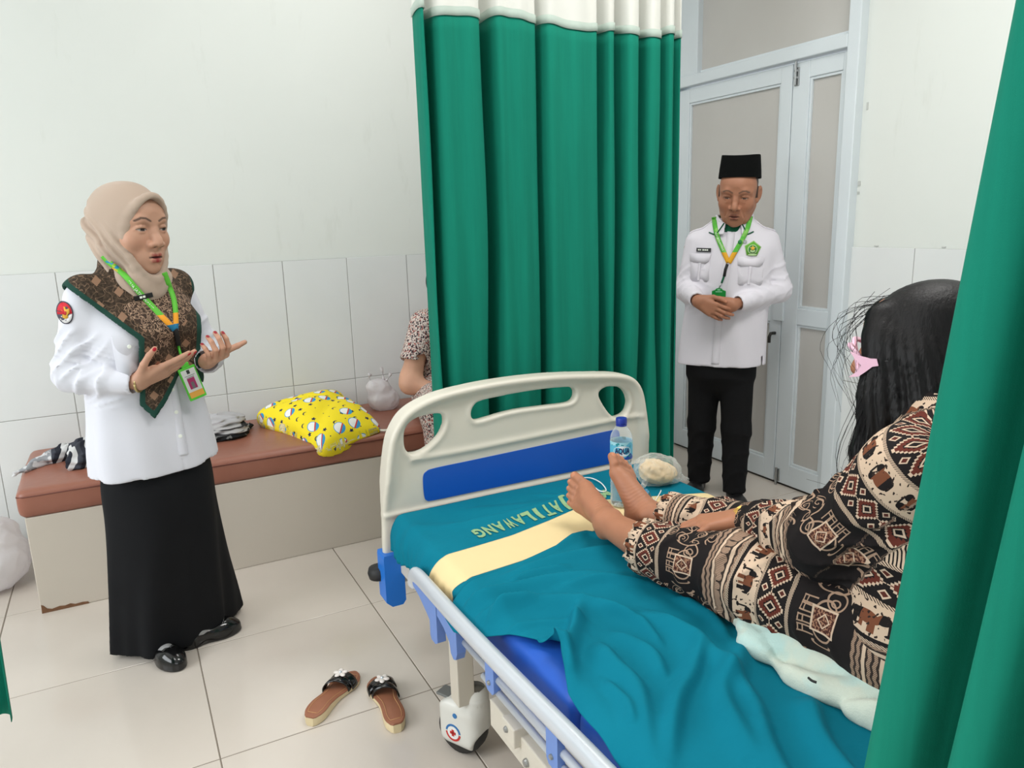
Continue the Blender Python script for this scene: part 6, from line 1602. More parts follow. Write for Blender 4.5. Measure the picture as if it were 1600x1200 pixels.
# black ground with spiral tendrils and outlined elephants
sx2, sy2 = frac(bu * 27.0) - 0.5, frac(v * 27.0 + floor_(bu * 27.0) * 0.37) - 0.5
rr = mth('SQRT', sx2 * sx2 + sy2 * sy2); th = mth('ARCTAN2', sy2, sx2)
spir = lt(vabs(frac(rr * 4.6 - th * 0.15915) - 0.5), 0.12) * lt(rr, 0.42)
vine = lt(vabs(sx2 + mth('SINE', v * 120.0) * 0.25), 0.045)
zone_sc = gt(mth('SINE', v * 27.0 + 0.6), 0.12)
ex, ey = frac(v * 8.6 + 0.1) - 0.5, (bu - 0.185) * 8.6
def ring_(x0, y0, rx, ry, w): return lt(vabs(mth('SQRT', (ex - x0) * (ex - x0) * (1 / rx ** 2) + (ey - y0) * (ey - y0) * (1 / ry ** 2)) - 1.0), w)
def leg_(x0): return lt(vabs(vabs(ex - x0) - 0.048), 0.011) * gt(ey, -0.36) * lt(ey, -0.10)
def foot_(x0): return lt(vabs(ex - x0), 0.055) * lt(vabs(vabs(ey + 0.31) - 0.035), 0.010)
bigE = vmax(ring_(-0.04, 0.06, 0.29, 0.20, 0.055), ring_(0.27, 0.17, 0.13, 0.15, 0.09))
for lx0 in (-0.24, -0.10, 0.06, 0.18): bigE = vmax(bigE, vmax(leg_(lx0), foot_(lx0)))
bigE = vmax(bigE, ring_(0.47, 0.02, 0.10, 0.26, 0.10) * lt(ex, 0.475)); bigE = vmax(bigE, ring_(0.24, 0.16, 0.05, 0.07, 0.2))
bigE = vmax(bigE, ring_(-0.36, 0.05, 0.06, 0.16, 0.14) * lt(ex, -0.345))
inE = lt((ex + 0.04) * (ex + 0.04) * (1 / 0.27 ** 2) + (ey - 0.06) * (ey - 0.06) * (1 / 0.18 ** 2), 1.0)
zone_e = 1.0 - zone_sc
lineart = vmax(zone_sc * vmax(spir, vine), zone_e * bigE)
saddle = zone_e * lt(vabs(ex + 0.04), 0.17) * lt(vabs(ey - 0.05), 0.20)
sadb = zone_e * vmax(vmax(lt(vabs(vabs(ex + 0.04) - 0.165), 0.014) * lt(vabs(ey - 0.05), 0.21), lt(vabs(vabs(ey - 0.05) - 0.195), 0.014) * lt(vabs(ex + 0.04), 0.18)), lt(vabs(vabs(ey - 0.05) + vabs(ex + 0.04) - 0.10), 0.013))
b_black = kd.mix(lineart, BLKC, TANC)
b_black = kd.mix(saddle, b_black, kd.mix(gt(kd.noise(260, 1), 0.52), rgb(72, 38, 32), rgb(158, 116, 92)))
b_black = kd.mix(sadb, b_black, CREAMC)
# maroon stepped diamonds
gu, gv = (bu - 0.083) / 0.062, frac(v / 0.058) - 0.5
a1 = vabs(gu) + vabs(gv)
step = vabs(gu) + mth('SNAP', vabs(gv), 0.07)
geo = kd.mix(lt(vabs(step - 0.40), 0.035), kd.mix(lt(step, 0.40) * gt(step, 0.20), BLKC, MARC), CREAMC)
geo = kd.mix(lt(vabs(a1 - 0.15), 0.035), geo, CREAMC)
cv = vabs(frac(v / 0.058 + 0.5) - 0.5); a2 = vabs(vabs(gu) - 0.30) + cv
geo = kd.mix(lt(a2, 0.14), geo, CREAMC); geo = kd.mix(lt(a2, 0.085), geo, rgb(88, 40, 32))
# cream frieze with little elephants and trees
fx, fy = frac(v * 14.5) - 0.5, (bu - 0.0235) * 19.0
ele = elephant(fx * 1.08 + 0.05, fy * 0.95)
cream = kd.mix(ele, CREAMC, kd.mix(lt(vabs(fx), 0.14), BLKC, rgb(118, 70, 48)))
cream = kd.mix(gt(kd.noise(150, 1, 0.2), 0.66), cream, rgb(48, 36, 32))
# rope lines and hatched stripes
rope = kd.mix(lt(frac((v + bu * 1.4) * 230.0), 0.42), CREAMC, BLKC)
zig = vabs(frac(v * 60.0) - 0.5) * 0.006
hs = frac((bu + zig) * 92.0)
stripes = kd.mix(lt(hs, 0.40), TANC, rgb(52, 42, 38)); stripes = kd.mix(lt(frac((v - bu) * 330.0), 0.33) * gt(hs, 0.40), stripes, rgb(96, 78, 68))
stripes = kd.mix(lt(vabs(frac((bu - 0.262) * 31.0) - 0.5), 0.10), stripes, CREAMC)
c = b_black
c = kd.mix(band(0.0, 0.047), c, cream)
c = kd.mix(band(0.052, 0.114), c, geo)
c = kd.mix(vmax(band(0.047, 0.0525), band(0.114, 0.122)), c, rope)
c = kd.mix(band(0.252, 0.322), c, stripes)
c = kd.mix(band(0.322, 0.328), c, rope)
kd.color(c); kd.bump(kd.noise(850, 2), 0.1, 0.0005); kd.bump(kd.noise(26, 3, 0.55), 0.25, 0.006)
PRINT_FABRIC = kd.m
L_ = limbs
wr_legs = [wrinkle(L_['leg_l'][0][0], L_['leg_l'][0][1], 0.006, 4.0, 2.0, 0.1, 1.1, 0.13), wrinkle(L_['leg_l'][0][1], L_['leg_l'][0][2], 0.006, 3.5, 2.0, -0.1, 0.9, 0.12), wrinkle(L_['leg_r'][0][0], L_['leg_r'][0][1], 0.006, 4.0, 2.0, 0.1, 1.1, 0.13, 1.0), wrinkle(L_['leg_r'][0][1], L_['leg_r'][0][2], 0.006, 3.5, 2.0, -0.1, 0.9, 0.12, 2.0)]
P, Q = clothes(['leg_l', 'leg_r'], (0.94, 0.58, 0.515), (1.42, 1.47, 0.76), [(ell((1.215, 0.72, 0.632), (0.185, 0.135, 0.098)), 0.05)], wr_legs)
U, Vv, K = uv_of(P, ['leg_l', 'leg_r'])
for key, lh in (('leg_l', 0), ('leg_r', 0)): pass
Ul = 0.605 - U + 0.0    # measured up from the ankle
onbed(obj('trousers', P, Q, PRINT_FABRIC, patient, attrs={'pu': Ul + 1.005 - 0.335 * 2, 'pv': Vv}))
# gathered ankle frills
for key, nm in (('leg_l', 0), ('leg_r', 1)):
    p, r = limbs[key]; a, b = np.array(p[1]), np.array(p[2]); ax_ = (b - a) / np.linalg.norm(b - a); e1 = np.cross(ax_, (0, 0, 1.0)); e1 /= np.linalg.norm(e1); e2 = np.cross(ax_, e1)
    vv = []; nS, nR = 5, 110
    for i in range(nR):
        t = 2 * PI * i / nR
        for j in range(nS):
            s_ = j / (nS - 1); rad = r[2] + 0.001 + 0.004 * s_ + (0.004 * math.sin(t * 13) + 0.0025 * math.sin(t * 29 + 1)) * s_ - 0.010 * s_ * s_
            c_ = b + ax_ * (-0.012 + 0.036 * s_ + 0.003 * math.sin(t * 9) * s_)
            q = c_ + (e1 * math.cos(t) + e2 * math.sin(t)) * rad; q[2] = max(q[2], MT + 0.010); vv.append(q)
    ff = [(i * nS + j, ((i + 1) % nR) * nS + j, ((i + 1) % nR) * nS + j + 1, i * nS + j + 1) for i in range(nR) for j in range(nS - 1)]
    tt_ = np.repeat(np.arange(nR) * 2 * PI / nR, nS)
    o = obj('ankle_frill', vv, ff, PRINT_FABRIC, patient, attrs={'pu': np.tile(np.linspace(0.002, 0.040, nS), nR), 'pv': tt_ * 0.07}); solid(onbed(o), 0.0016)

wr_top = [wrinkle(L_['arm_l'][0][0], L_['arm_l'][0][1], 0.006, 3.5, 2.4, 0.2, 1.1, 0.11), wrinkle(L_['arm_l'][0][1], L_['arm_l'][0][2], 0.006, 4.5, 2.0, -0.15, 0.95, 0.09), wrinkle(L_['arm_r'][0][1], L_['arm_r'][0][2], 0.005, 4.0, 2.0, -0.1, 0.9, 0.09),
          wrinkle(L_['torso'][0][0], L_['torso'][0][1], 0.006, 2.2, 1.4, 0.0, 1.0, 0.2)]
P, Q = clothes(['torso', 'arm_l', 'arm_r'], (0.98, 0.54, 0.55), (1.45, 1.17, 1.075), [(cone((1.110, 0.732, 0.952), (1.335, 0.745, 0.948), 0.066), 0.05), (ell((1.21, 0.72, 0.665), (0.185, 0.145, 0.09)), 0.05), (ell((1.215, 0.77, 0.83), (0.13, 0.11, 0.10)), 0.05)], wr_top)
# neck opening
U, Vv, K = uv_of(P, ['torso', 'arm_l', 'arm_r'])
onbed(obj('blouse', P, Q, PRINT_FABRIC, patient, attrs={'pu': np.where(K > 0, np.abs(U) + 0.355, U + 0.215), 'pv': Vv}))

# gold bangles and ring
GOLD_M = NM('gold', rgb(214, 172, 92), 0.28, 1.0).m
ua = (wri - elb) / np.linalg.norm(wri - elb); e1 = np.cross(ua, (0, 0, 1.0)); e1 /= np.linalg.norm(e1); e2 = np.cross(ua, e1)
for k in range(4):
    c_ = wri - ua * (0.002 + 0.0062 * k) + e2 * 0.001; t = np.linspace(0, 2 * PI, 30)
    onbed(G().tube([c_ + (e1 * math.cos(a) * 0.0285 + e2 * math.sin(a) * 0.0285) for a in t], 0.0026, 6).build('bangle', GOLD_M, patient, True))

# hair: a dense fall with loose strands
kh = NM('black_hair', rgb(15, 14, 15), 0.5, 0, 0.22); st = kh.noise(220, 2, 0.6, stretch=(1, 1, 0.06)); kh.color(kh.mix(st, rgb(8, 8, 9), rgb(26, 24, 25))); kh.bump(st, 0.45, 0.002)
HAIR_M = kh.m
FHr = Field((0.98, 0.58, 0.84), (1.40, 1.06, 1.27), 0.0042)
lp = lambda pr: xf(pr, PHM, PHC)
for p, k in ((ell((0, 0.022, 0.036), (0.086, 0.105, 0.086)), 0), (ell((0, 0.035, -0.03), (0.088, 0.090, 0.09)), 0.03), (cone((0.0, 0.070, -0.04), (0.0, 0.085, -0.20), 0.072, 0.045), 0.05),
             (cone((0.070, 0.0, -0.01), (0.088, 0.010, -0.12), 0.040, 0.045), 0.04), (cone((0.088, 0.010, -0.12), (0.100, -0.025, -0.22), 0.045, 0.028), 0.04), (cone((0.100, -0.025, -0.22), (0.085, -0.075, -0.29), 0.028, 0.010), 0.03), (cone((0.066, -0.040, 0.02), (0.078, -0.055, -0.10), 0.022, 0.026), 0.03), (cone((0.078, -0.055, -0.10), (0.075, -0.080, -0.22), 0.026, 0.012), 0.03),
             (cone((0.060, -0.066, 0.035), (0.078, -0.066, -0.06), 0.020, 0.026), 0.03), (cone((0.078, -0.066, -0.06), (0.084, -0.080, -0.17), 0.026, 0.034), 0.03), (cone((0.084, -0.080, -0.17), (0.080, -0.10, -0.26), 0.034, 0.012), 0.03), (cone((-0.070, 0.0, -0.01), (-0.088, 0.0, -0.12), 0.038, 0.040), 0.04), (cone((-0.088, 0.0, -0.12), (-0.09, -0.03, -0.24), 0.040, 0.018), 0.03), (cone((0.04, -0.060, 0.072), (0.068, -0.050, 0.0), 0.018, 0.018), 0.03), (cone((-0.04, -0.060, 0.072), (-0.068, -0.045, 0.0), 0.018, 0.018), 0.03)): FHr.op(lp([p])[0], k)
FHr.op(lp([ell((0, -0.115, -0.02), (0.056, 0.085, 0.088))])[0], 0.01, 'sub')
def hair_ridges(X, Y, Z):
    x, y = [PHM[0, i] * (X - PHC[0]) + PHM[1, i] * (Y - PHC[1]) + PHM[2, i] * (Z - PHC[2]) for i in (0, 1)]
    a = np.arctan2(x, y); lowz = np.clip((PHC[2] + 0.06 - Z) / 0.1, 0.15, 1)
    return (0.0022 * np.sin(a * 38 + 3 * np.sin(Z * 14)) + 0.0016 * np.sin(a * 83 + 5 * np.sin(Z * 9) + 1)) * lowz
FHr.op((hair_ridges, FHr.lo, FHr.lo + FHr.n * FHr.h), mode='disp')
P, Q = FHr.mesh(); P = relax(P, Q, 1, 0.3); onbed(obj('hair', P, Q, HAIR_M, patient))
# loose strands
rsH = np.random.RandomState(12)
g = G()
for k in range(230):
    side = 1 if rsH.rand() < 0.75 else -1
    if rsH.rand() < 0.11:      # wisps over the forehead
        out = rsH.uniform(0.0, 1.0) ** 2.2; a0 = rsH.uniform(0.1, 0.9); e = rsH.randn(4) * 0.012
        pts = [np.array((0.05 * side * a0, -0.05 + rsH.uniform(-0.02, 0.03), 0.108 + rsH.uniform(-0.03, 0.006))), (side * (0.05 + 0.02 * a0), -0.090 - 0.035 * out, 0.075 + e[0]), (side * 0.075, -0.100 - 0.050 * out + e[1], 0.03), (side * 0.082, -0.100 - 0.045 * out + e[2], -0.02), (side * 0.088, -0.085 - 0.035 * out + e[3], -0.06 - 0.07 * rsH.rand())]
    else:
        y0 = rsH.uniform(-0.06, 0.04); out = rsH.uniform(0, 1) ** 2.0
        pts = [(side * 0.075, y0, 0.05), (side * (0.092 + 0.012 * rsH.rand()), y0 - 0.01 - 0.03 * out, -0.05), (side * (0.100 + 0.02 * rsH.rand()), y0 - 0.03 - 0.06 * out, -0.15), (side * (0.095 + 0.03 * rsH.randn() * 0.5), -0.05 - 0.085 * out + 0.02 * rsH.randn(), -0.23 + 0.02 * rsH.randn()), (side * (0.085 + 0.03 * rsH.randn() * 0.6), -0.075 - 0.085 * out + 0.025 * rsH.randn(), -0.30 + 0.05 * rsH.randn())]
    c_ = catmull(pts, 16) + np.column_stack([0.004 * np.sin(np.linspace(0, rsH.uniform(4, 11), 16) + rsH.rand() * 6) * np.linspace(0, 1, 16), 0.006 * np.sin(np.linspace(0, rsH.uniform(3, 9), 16) + rsH.rand() * 6) * np.linspace(0, 1, 16), np.zeros(16)])
    c_ = c_ @ PHM.T + PHC
    g.tube(c_, np.linspace(0.0006, 0.00025, 16) * rsH.uniform(0.7, 1.2), 3, cap=False)
o = onbed(g.build('hair_strands', HAIR_M, patient, True)); o['kind'] = 'stuff'

# pink glasses
PINK_M = simple('pink_frame', rgb(238, 190, 212), 0.35, var=0.02)
gl = thing('glasses', None, None); gl.parent = patient
for k_ in list(gl.keys()): del gl[k_]
def onhead(g, name, mat):
    g.v = [tuple(PHM @ np.array(p) + PHC) for p in g.v]; o = g.build(name, mat, gl, True); fix_normals(o); autosmooth(o, 40); return onbed(o)
for s_ in (-1, 1):
    t = np.linspace(0, 2 * PI, 33)
    onhead(G().tube([(s_ * (0.036 + 0.031 * math.cos(a)), -0.106 - 0.004 * math.sin(a) + 0.016 * max(0, math.cos(a)) ** 2, -0.002 + 0.025 * math.sin(a)) for a in t], 0.0042, 8, ry=0.0055), 'rim', PINK_M)
    onhead(G().prism([(-0.098, 0.010), (-0.104, 0.024), (-0.088, 0.014), (-0.072, 0.008), (-0.062, 0.007), (-0.060, -0.007), (-0.070, -0.009), (-0.082, -0.020), (-0.094, -0.030), (-0.110, -0.031), (-0.096, -0.020), (-0.088, -0.006)], 0.0, 0.0045, lambda u_, v_, h_: (s_ * (h_ + (0.081 if s_ < 0 or u_ > -0.03 else 0.104) - 0.016 * max(0.0, (-u_ - 0.05) / 0.05)), u_, v_ * 0.82)), 'temple', PINK_M)
for s_ in (-1, 1): onhead(G().tube([(s_ * 0.094, -0.062, 0.0), (s_ * 0.100, -0.045, 0.0), (s_ * 0.094, -0.02, -0.002), (s_ * 0.083, 0.008, -0.006)], 0.0022, 8), 'arm', BLACK_M)
onhead(G().tube([(-0.006, -0.108, 0.004), (0, -0.111, 0.008), (0.006, -0.108, 0.004)], 0.003, 8), 'bridge', PINK_M)

# ------------------------------------------------------------------ person half hidden behind the curtain, seated on the bench
SB = np.array((1.37, 3.32, 0.474))
sitter = thing('person', 'seated person in speckled floral dress partly hidden behind the green curtain', 'person', tuple(SB))
SKIN_S = rgb(214, 164, 138)
def onbench(o): o.location = tuple(-SB); return o
hd = make_head(SKIN_S, rgb(160, 80, 76), rgb(40, 30, 28), female=True, lid=0.5, h=0.0034); hd = move(hd, rotz(0.3) @ rotx(0.3), np.array((1.385, 3.27, 1.12)))
esr = np.array((1.135, 3.215, 0.640)); wsr = np.array((1.315, 3.075, 0.590))
esl = np.array((1.60, 3.22, 0.65)); wsl = np.array((1.45, 3.06, 0.60))
hr = make_hand(wsr, (0.85, -0.4, -0.1), (0.1, 0.2, -1), False, [(0.4, 0.5, 0.3)] * 4, [(0.75, 0.6, 0.3), (0.9, 0.25, 0.35), (0.95, 0.1, 0.3)], 1.0, None, SKIN_S, h=0.003)
hl = make_hand(wsl, (-0.85, -0.4, -0.1), (0.1, 0.2, -1), True, [(0.4, 0.5, 0.3)] * 4, [(0.75, 0.6, 0.3), (0.9, 0.25, 0.35), (0.95, 0.1, 0.3)], 1.0, None, SKIN_S, h=0.003)
core = chunk(chain([(1.245, 3.285, 0.905), (1.150, 3.235, 0.665), tuple(esr)], [0.052, 0.047, 0.043]) + chain([tuple(esr), tuple(wsr)], [0.042, 0.027]) + chain([(1.505, 3.285, 0.905), tuple(esl), tuple(wsl)], [0.05, 0.042, 0.027])
             + [cone((1.375, 3.30, 0.90), (1.38, 3.28, 1.04), 0.09, 0.055), ell((1.375, 3.32, 0.75), (0.12, 0.09, 0.2))] + chain([(1.30, 3.25, 0.56), (1.29, 2.97, 0.55), (1.29, 2.955, 0.07)], [0.07, 0.055, 0.04]) + chain([(1.45, 3.25, 0.56), (1.46, 2.97, 0.55), (1.46, 2.955, 0.07)], [0.07, 0.055, 0.04]),
             (1.05, 2.85, 0.03), (1.7, 3.46, 1.1), 0.009, SKIN_S)
onbench(body_mesh([hd, hr, hl, core], sitter))
kfl = NM('floral_dress', rgb(208, 190, 182), 0.8, 0, 0.2)
n1_ = kfl.noise(125, 2, 0.6); n2_ = kfl.noise(95, 2, 0.6, vec=None, stretch=(1.1, 1, 0.9)); cF = kfl.mix(gt(n1_, 0.53), rgb(216, 202, 194), rgb(58, 46, 54)); cF = kfl.mix(gt(n2_, 0.60), cF, rgb(168, 92, 84)); kfl.color(cF)
FD = Field((1.02, 2.84, 0.10), (1.74, 3.50, 1.01), 0.0065)
FD.op(loft([(0.485, 1.375, 3.33, 0.185, 0.135, 0), (0.62, 1.375, 3.33, 0.165, 0.125, 0), (0.78, 1.375, 3.32, 0.160, 0.125, 0), (0.88, 1.375, 3.315, 0.160, 0.10, 0), (0.95, 1.375, 3.305, 0.115, 0.08, 0), (0.985, 1.378, 3.30, 0.07, 0.062, 0)], None, 2.3), 0)
for s_ in (-1, 1):
    FD.op(cone((1.375 + s_ * 0.115, 3.28, 0.570), (1.375 + s_ * 0.190, 2.985, 0.560), 0.092, 0.088), 0.04); FD.op(cone((1.375 + s_ * 0.19, 2.975, 0.55), (1.375 + s_ * 0.16, 2.97, 0.22), 0.085, 0.10), 0.04)
sleeve(FD, [(1.250, 3.285, 0.905), (1.170, 3.245, 0.735)], [0.068, 0.068], 0.03, 0, 0.006); sleeve(FD, [(1.50, 3.285, 0.905), (1.575, 3.245, 0.735)], [0.068, 0.068], 0.03, 0, 0.006)
FD.op(noise_disp((1.0, 2.8, 0.1), (1.7, 3.5, 1.0), 0.003, 9, 9, 6, 33), mode='disp')
P, Q = FD.mesh(); onbench(obj('floral_dress', relax(P, Q, 1), Q, kfl.m, sitter))
FQ = Field((1.26, 3.14, 0.95), (1.52, 3.42, 1.26), 0.005)
for p in xf([ell((0, 0.022, 0.036), (0.083, 0.103, 0.084)), ell((0, 0.06, -0.04), (0.08, 0.06, 0.09))], rotz(0.3) @ rotx(0.3), np.array((1.385, 3.27, 1.12))): FQ.op(p, 0.03)
FQ.op(xf([ell((0, -0.115, -0.02), (0.058, 0.085, 0.09))], rotz(0.3) @ rotx(0.3), np.array((1.385, 3.27, 1.12)))[0], 0.01, 'sub')
P, Q = FQ.mesh(); onbench(obj('hair', relax(P, Q, 1), Q, HAIR_M, sitter))

# ------------------------------------------------------------------ things on the bench
kpil = NM('yellow_cotton', rgb(246, 222, 40), 0.75, 0, 0.25)
pu_, pv_ = kpil.attr('pu'), kpil.attr('pv')
def stamp(cell, ox, oy, hashk):
    """cell coordinates jittered per cell: (x, y, random 0..1)"""
    qx, qy = pu_ / cell + ox, pv_ / cell + oy
    ix, iy = floor_(qx), floor_(qy)
    h = frac(mth('SINE', ix * 12.9898 + iy * 78.233 + hashk) * 43758.5)
    h2 = frac(mth('SINE', ix * 39.35 + iy * 11.13 + hashk) * 24634.6)
    return frac(qx) - 0.5 + (h - 0.5) * 0.3, frac(qy) - 0.5 + (h2 - 0.5) * 0.3, h
x, y, h = stamp(0.052, 0.0, 0.0, 1.0)
ang = mth('ARCTAN2', y, x); r = mth('SQRT', x * x + y * y)
star = lt(r, mth('COSINE', vabs(frac(ang * (5 / (2 * PI)) + h) - 0.5) * 1.257) * 0.0 + 0.10 + 0.11 * (vabs(frac(ang * (5 / (2 * PI)) + h) - 0.5) * 2.0)) * lt(h, 0.42)
moon = lt(r, 0.20) * gt(mth('SQRT', (x - 0.08) * (x - 0.08) + (y - 0.06) * (y - 0.06)), 0.175) * gt(h, 0.42) * lt(h, 0.75)
dot = lt(r, 0.055) * gt(h, 0.75)
x2, y2, h3 = stamp(0.088, 0.3, 0.45, 5.0)
r2 = mth('SQRT', x2 * x2 + y2 * y2 * 1.25); keep = lt(h3, 0.72)
c = kpil.mix(vmax(vmax(star, moon), dot), rgb(246, 222, 40), rgb(32, 42, 74))
c = kpil.mix(lt(r2, 0.33) * keep, c, rgb(58, 152, 200)); c = kpil.mix(lt(r2, 0.29) * lt(y2 * 0.8 + x2 * 0.6, 0.07) * keep, c, rgb(240, 240, 236))
c = kpil.mix(lt(r2, 0.33) * keep * lt(vabs(y2 * 0.8 + x2 * 0.6 - 0.10), 0.035), c, rgb(206, 62, 54))
kpil.color(c); kpil.bump(kpil.noise(30, 3), 0.3, 0.006)
pillow = thing('pillow', 'plump yellow pillow printed with navy stars, moons and round blue dots on the bench', 'pillow', (0.73, 3.30, 0.474))
A_, B_, C_, D_ = [np.array(q) for q in ((0.450, 3.52, 0.515), (0.66, 2.985, 0.452), (0.965, 3.055, 0.478), (0.895, 3.60, 0.555))]
n = 46; q = np.linspace(-1, 1, n); q = np.sign(q) * np.abs(q) ** 0.85
Sg, Tg = np.meshgrid(q, q, indexing='ij'); vv, uu, vvv = [], [], []
for side in (1, -1):
    s_, t_ = (Sg + 1) / 2, (Tg + 1) / 2
    # corners stay pointed, sides draw in
    si = 0.5 + (s_ - 0.5) * (1 - 0.10 * (1 - Tg ** 2) * np.abs(Sg) ** 3); ti = 0.5 + (t_ - 0.5) * (1 - 0.10 * (1 - Sg ** 2) * np.abs(Tg) ** 3)
    rc = 1 - 0.13 * (np.abs(Sg) ** 5) * (np.abs(Tg) ** 5); si = 0.5 + (si - 0.5) * rc; ti = 0.5 + (ti - 0.5) * rc
    base = (A_[None, None] * ((1 - si) * (1 - ti))[..., None] + D_[None, None] * ((1 - si) * ti)[..., None] + B_[None, None] * (si * (1 - ti))[..., None] + C_[None, None] * (si * ti)[..., None])
    th = 0.105 * np.clip((1 - Sg ** 2), 0, 1) ** 0.40 * np.clip((1 - Tg ** 2), 0, 1) ** 0.40
    cre = 0.010 * np.exp(-((Sg * 0.8 + Tg * 0.5 - 0.15) / 0.10) ** 2) + 0.006 * np.sin(Sg * 7 + Tg * 3) * 0.5 + 0.007 * np.exp(-((Sg - 0.55 * Tg + 0.35) / 0.08) ** 2)
    p = base.copy(); p[..., 2] += side * np.maximum(th - (cre * np.clip(th / 0.03, 0, 1) if side > 0 else 0), 0.0)
    onb = np.clip((p[..., 1] - 3.04) / 0.03, 0, 1); lim = 0.4755 * onb + 0.40 * (1 - onb); p[..., 2] = np.maximum(p[..., 2], lim + (0.0015 if side > 0 else 0))
    vv.append(p.reshape(-1, 3)); au = np.cumsum(np.concatenate([np.zeros((1, n)), np.linalg.norm(np.diff(p, axis=0), axis=2)]), 0); av = np.cumsum(np.concatenate([np.zeros((n, 1)), np.linalg.norm(np.diff(p, axis=1), axis=2)], 1), 1)
    au -= au[n // 2][None]; av -= av[:, n // 2][:, None]; uu.append((au + 0.5).ravel()); vvv.append((av + 0.5 + (0.7 if side < 0 else 0)).ravel())
f1 = grid_faces(n, n); f2 = f1[:, ::-1] + n * n
PO = np.array((0.73, 3.30, 0.474))
pc = obj('cover', np.concatenate(vv) - PO, np.concatenate([f1, f2]), kpil.m, pillow, True, attrs={'pu': np.concatenate(uu), 'pv': np.concatenate(vvv)})
bm = bmesh.new(); bm.from_mesh(pc.data); bmesh.ops.remove_doubles(bm, verts=bm.verts, dist=0.0005); bmesh.ops.recalc_face_normals(bm, faces=bm.faces); bm.to_mesh(pc.data); bm.free()
tie = G().tube([C_ - PO + (-0.030, 0.030, 0.006), C_ - PO + (-0.012, 0.012, 0.006), C_ - PO + (0.012, -0.006, 0.010), C_ - PO + (0.026, -0.004, 0.004)], 0.005, 8); tie.build('corner_tuft', simple('pale_tuft', rgb(224, 220, 206), 0.8), pillow, True)

# plastic bags
kpb = NM('white_plastic_film', rgb(242, 240, 242), 0.32, 0, 0.5)
kpb.bump(kpb.noise(16, 5, 0.65), 0.35, 0.010); kpb.bump(kpb.noise(60, 3), 0.25, 0.003)
trb = kpb.nt.nodes.new('ShaderNodeBsdfTranslucent'); trb.inputs[0].default_value = rgb(236, 232, 234); mxb = kpb.nt.nodes.new('ShaderNodeMixShader'); mxb.inputs[0].default_value = 0.45
kpb.nt.links.new(kpb.b.outputs[0], mxb.inputs[1]); kpb.nt.links.new(trb.outputs[0], mxb.inputs[2]); kpb.nt.links.new(mxb.outputs[0], kpb.nt.nodes['Material Output'].inputs[0])
FILM_M = kpb.m
def crumple(seed, amp, fq):
    def fn(X, Y, Z):
        a = vnoise(X * fq, Y * fq, Z * fq, seed); b = vnoise(X * fq * 2.3, Y * fq * 2.3, Z * fq * 2.3, seed + 7)
        return amp * (np.abs(a) - 0.4) + amp * 0.6 * (np.abs(b) - 0.4)
    return fn
def film_bag(name, label, loc, prims, lo, hi, seed, amp, handles, zfloor):
    t = thing(name, label, 'bag', loc); L = np.array(loc); F = Field(lo, hi, 0.0055)
    for p, k in prims: F.op(p, k)
    F.op((crumple(seed, amp, 9.0), np.array(lo), np.array(hi)), mode='disp'); F.op(halfspace((0, 0, zfloor), (0, 0, -1), lo, hi), 0, 'and')
    P, Q = F.mesh(); obj('film', relax(P, Q, 1, 0.4) - L, Q, FILM_M, t)
    for hp, wd in handles:
        c = catmull(hp, 16) - L; T = np.gradient(c, axis=0); sd = np.cross(T, (0.3, 1, 0.2)); sd /= np.linalg.norm(sd, axis=1)[:, None]
        w_ = wd * (0.6 + 0.4 * np.sin(np.linspace(0, 9, 16)))[:, None]
        solid(obj('handle', np.stack([c - sd * w_, c + 0.004 * np.sin(np.arange(16))[:, None] * np.array((0, 1, 0)), c + sd * w_], 1).reshape(-1, 3), grid_faces(16, 3), FILM_M, t), 0.001)
    return t
film_bag('plastic_bag', 'white knotted plastic bag standing on the bench next to the seated person', (1.085, 3.47, 0.474),
         [(ell((1.085, 3.47, 0.525), (0.078, 0.072, 0.062)), 0), (ell((1.065, 3.47, 0.585), (0.055, 0.055, 0.042)), 0.02), (ell((1.03, 3.46, 0.60), (0.022, 0.03, 0.03)), 0.02)], (0.98, 3.36, 0.468), (1.19, 3.58, 0.66), 3, 0.007,
         [([(1.035, 3.46, 0.60), (1.022, 3.46, 0.625), (1.018, 3.455, 0.65), (1.022, 3.45, 0.665)], 0.010), ([(1.09, 3.46, 0.605), (1.087, 3.455, 0.635), (1.083, 3.45, 0.665), (1.078, 3.45, 0.69)], 0.008), ([(1.09, 3.46, 0.61), (1.11, 3.45, 0.63), (1.125, 3.45, 0.655)], 0.009)], 0.4755)
film_bag('plastic_bag', 'large white plastic bag slumped on the floor at the left end of the bench', (-0.60, 3.40, 0.0),
         [(ell((-0.60, 3.40, 0.12), (0.165, 0.16, 0.14)), 0), (ell((-0.56, 3.38, 0.22), (0.10, 0.09, 0.07)), 0.04)], (-0.80, 3.20, -0.006), (-0.415, 3.60, 0.33), 9, 0.009,
         [([(-0.60, 3.38, 0.26), (-0.61, 3.37, 0.30), (-0.64, 3.36, 0.33)], 0.014)], 0.001)

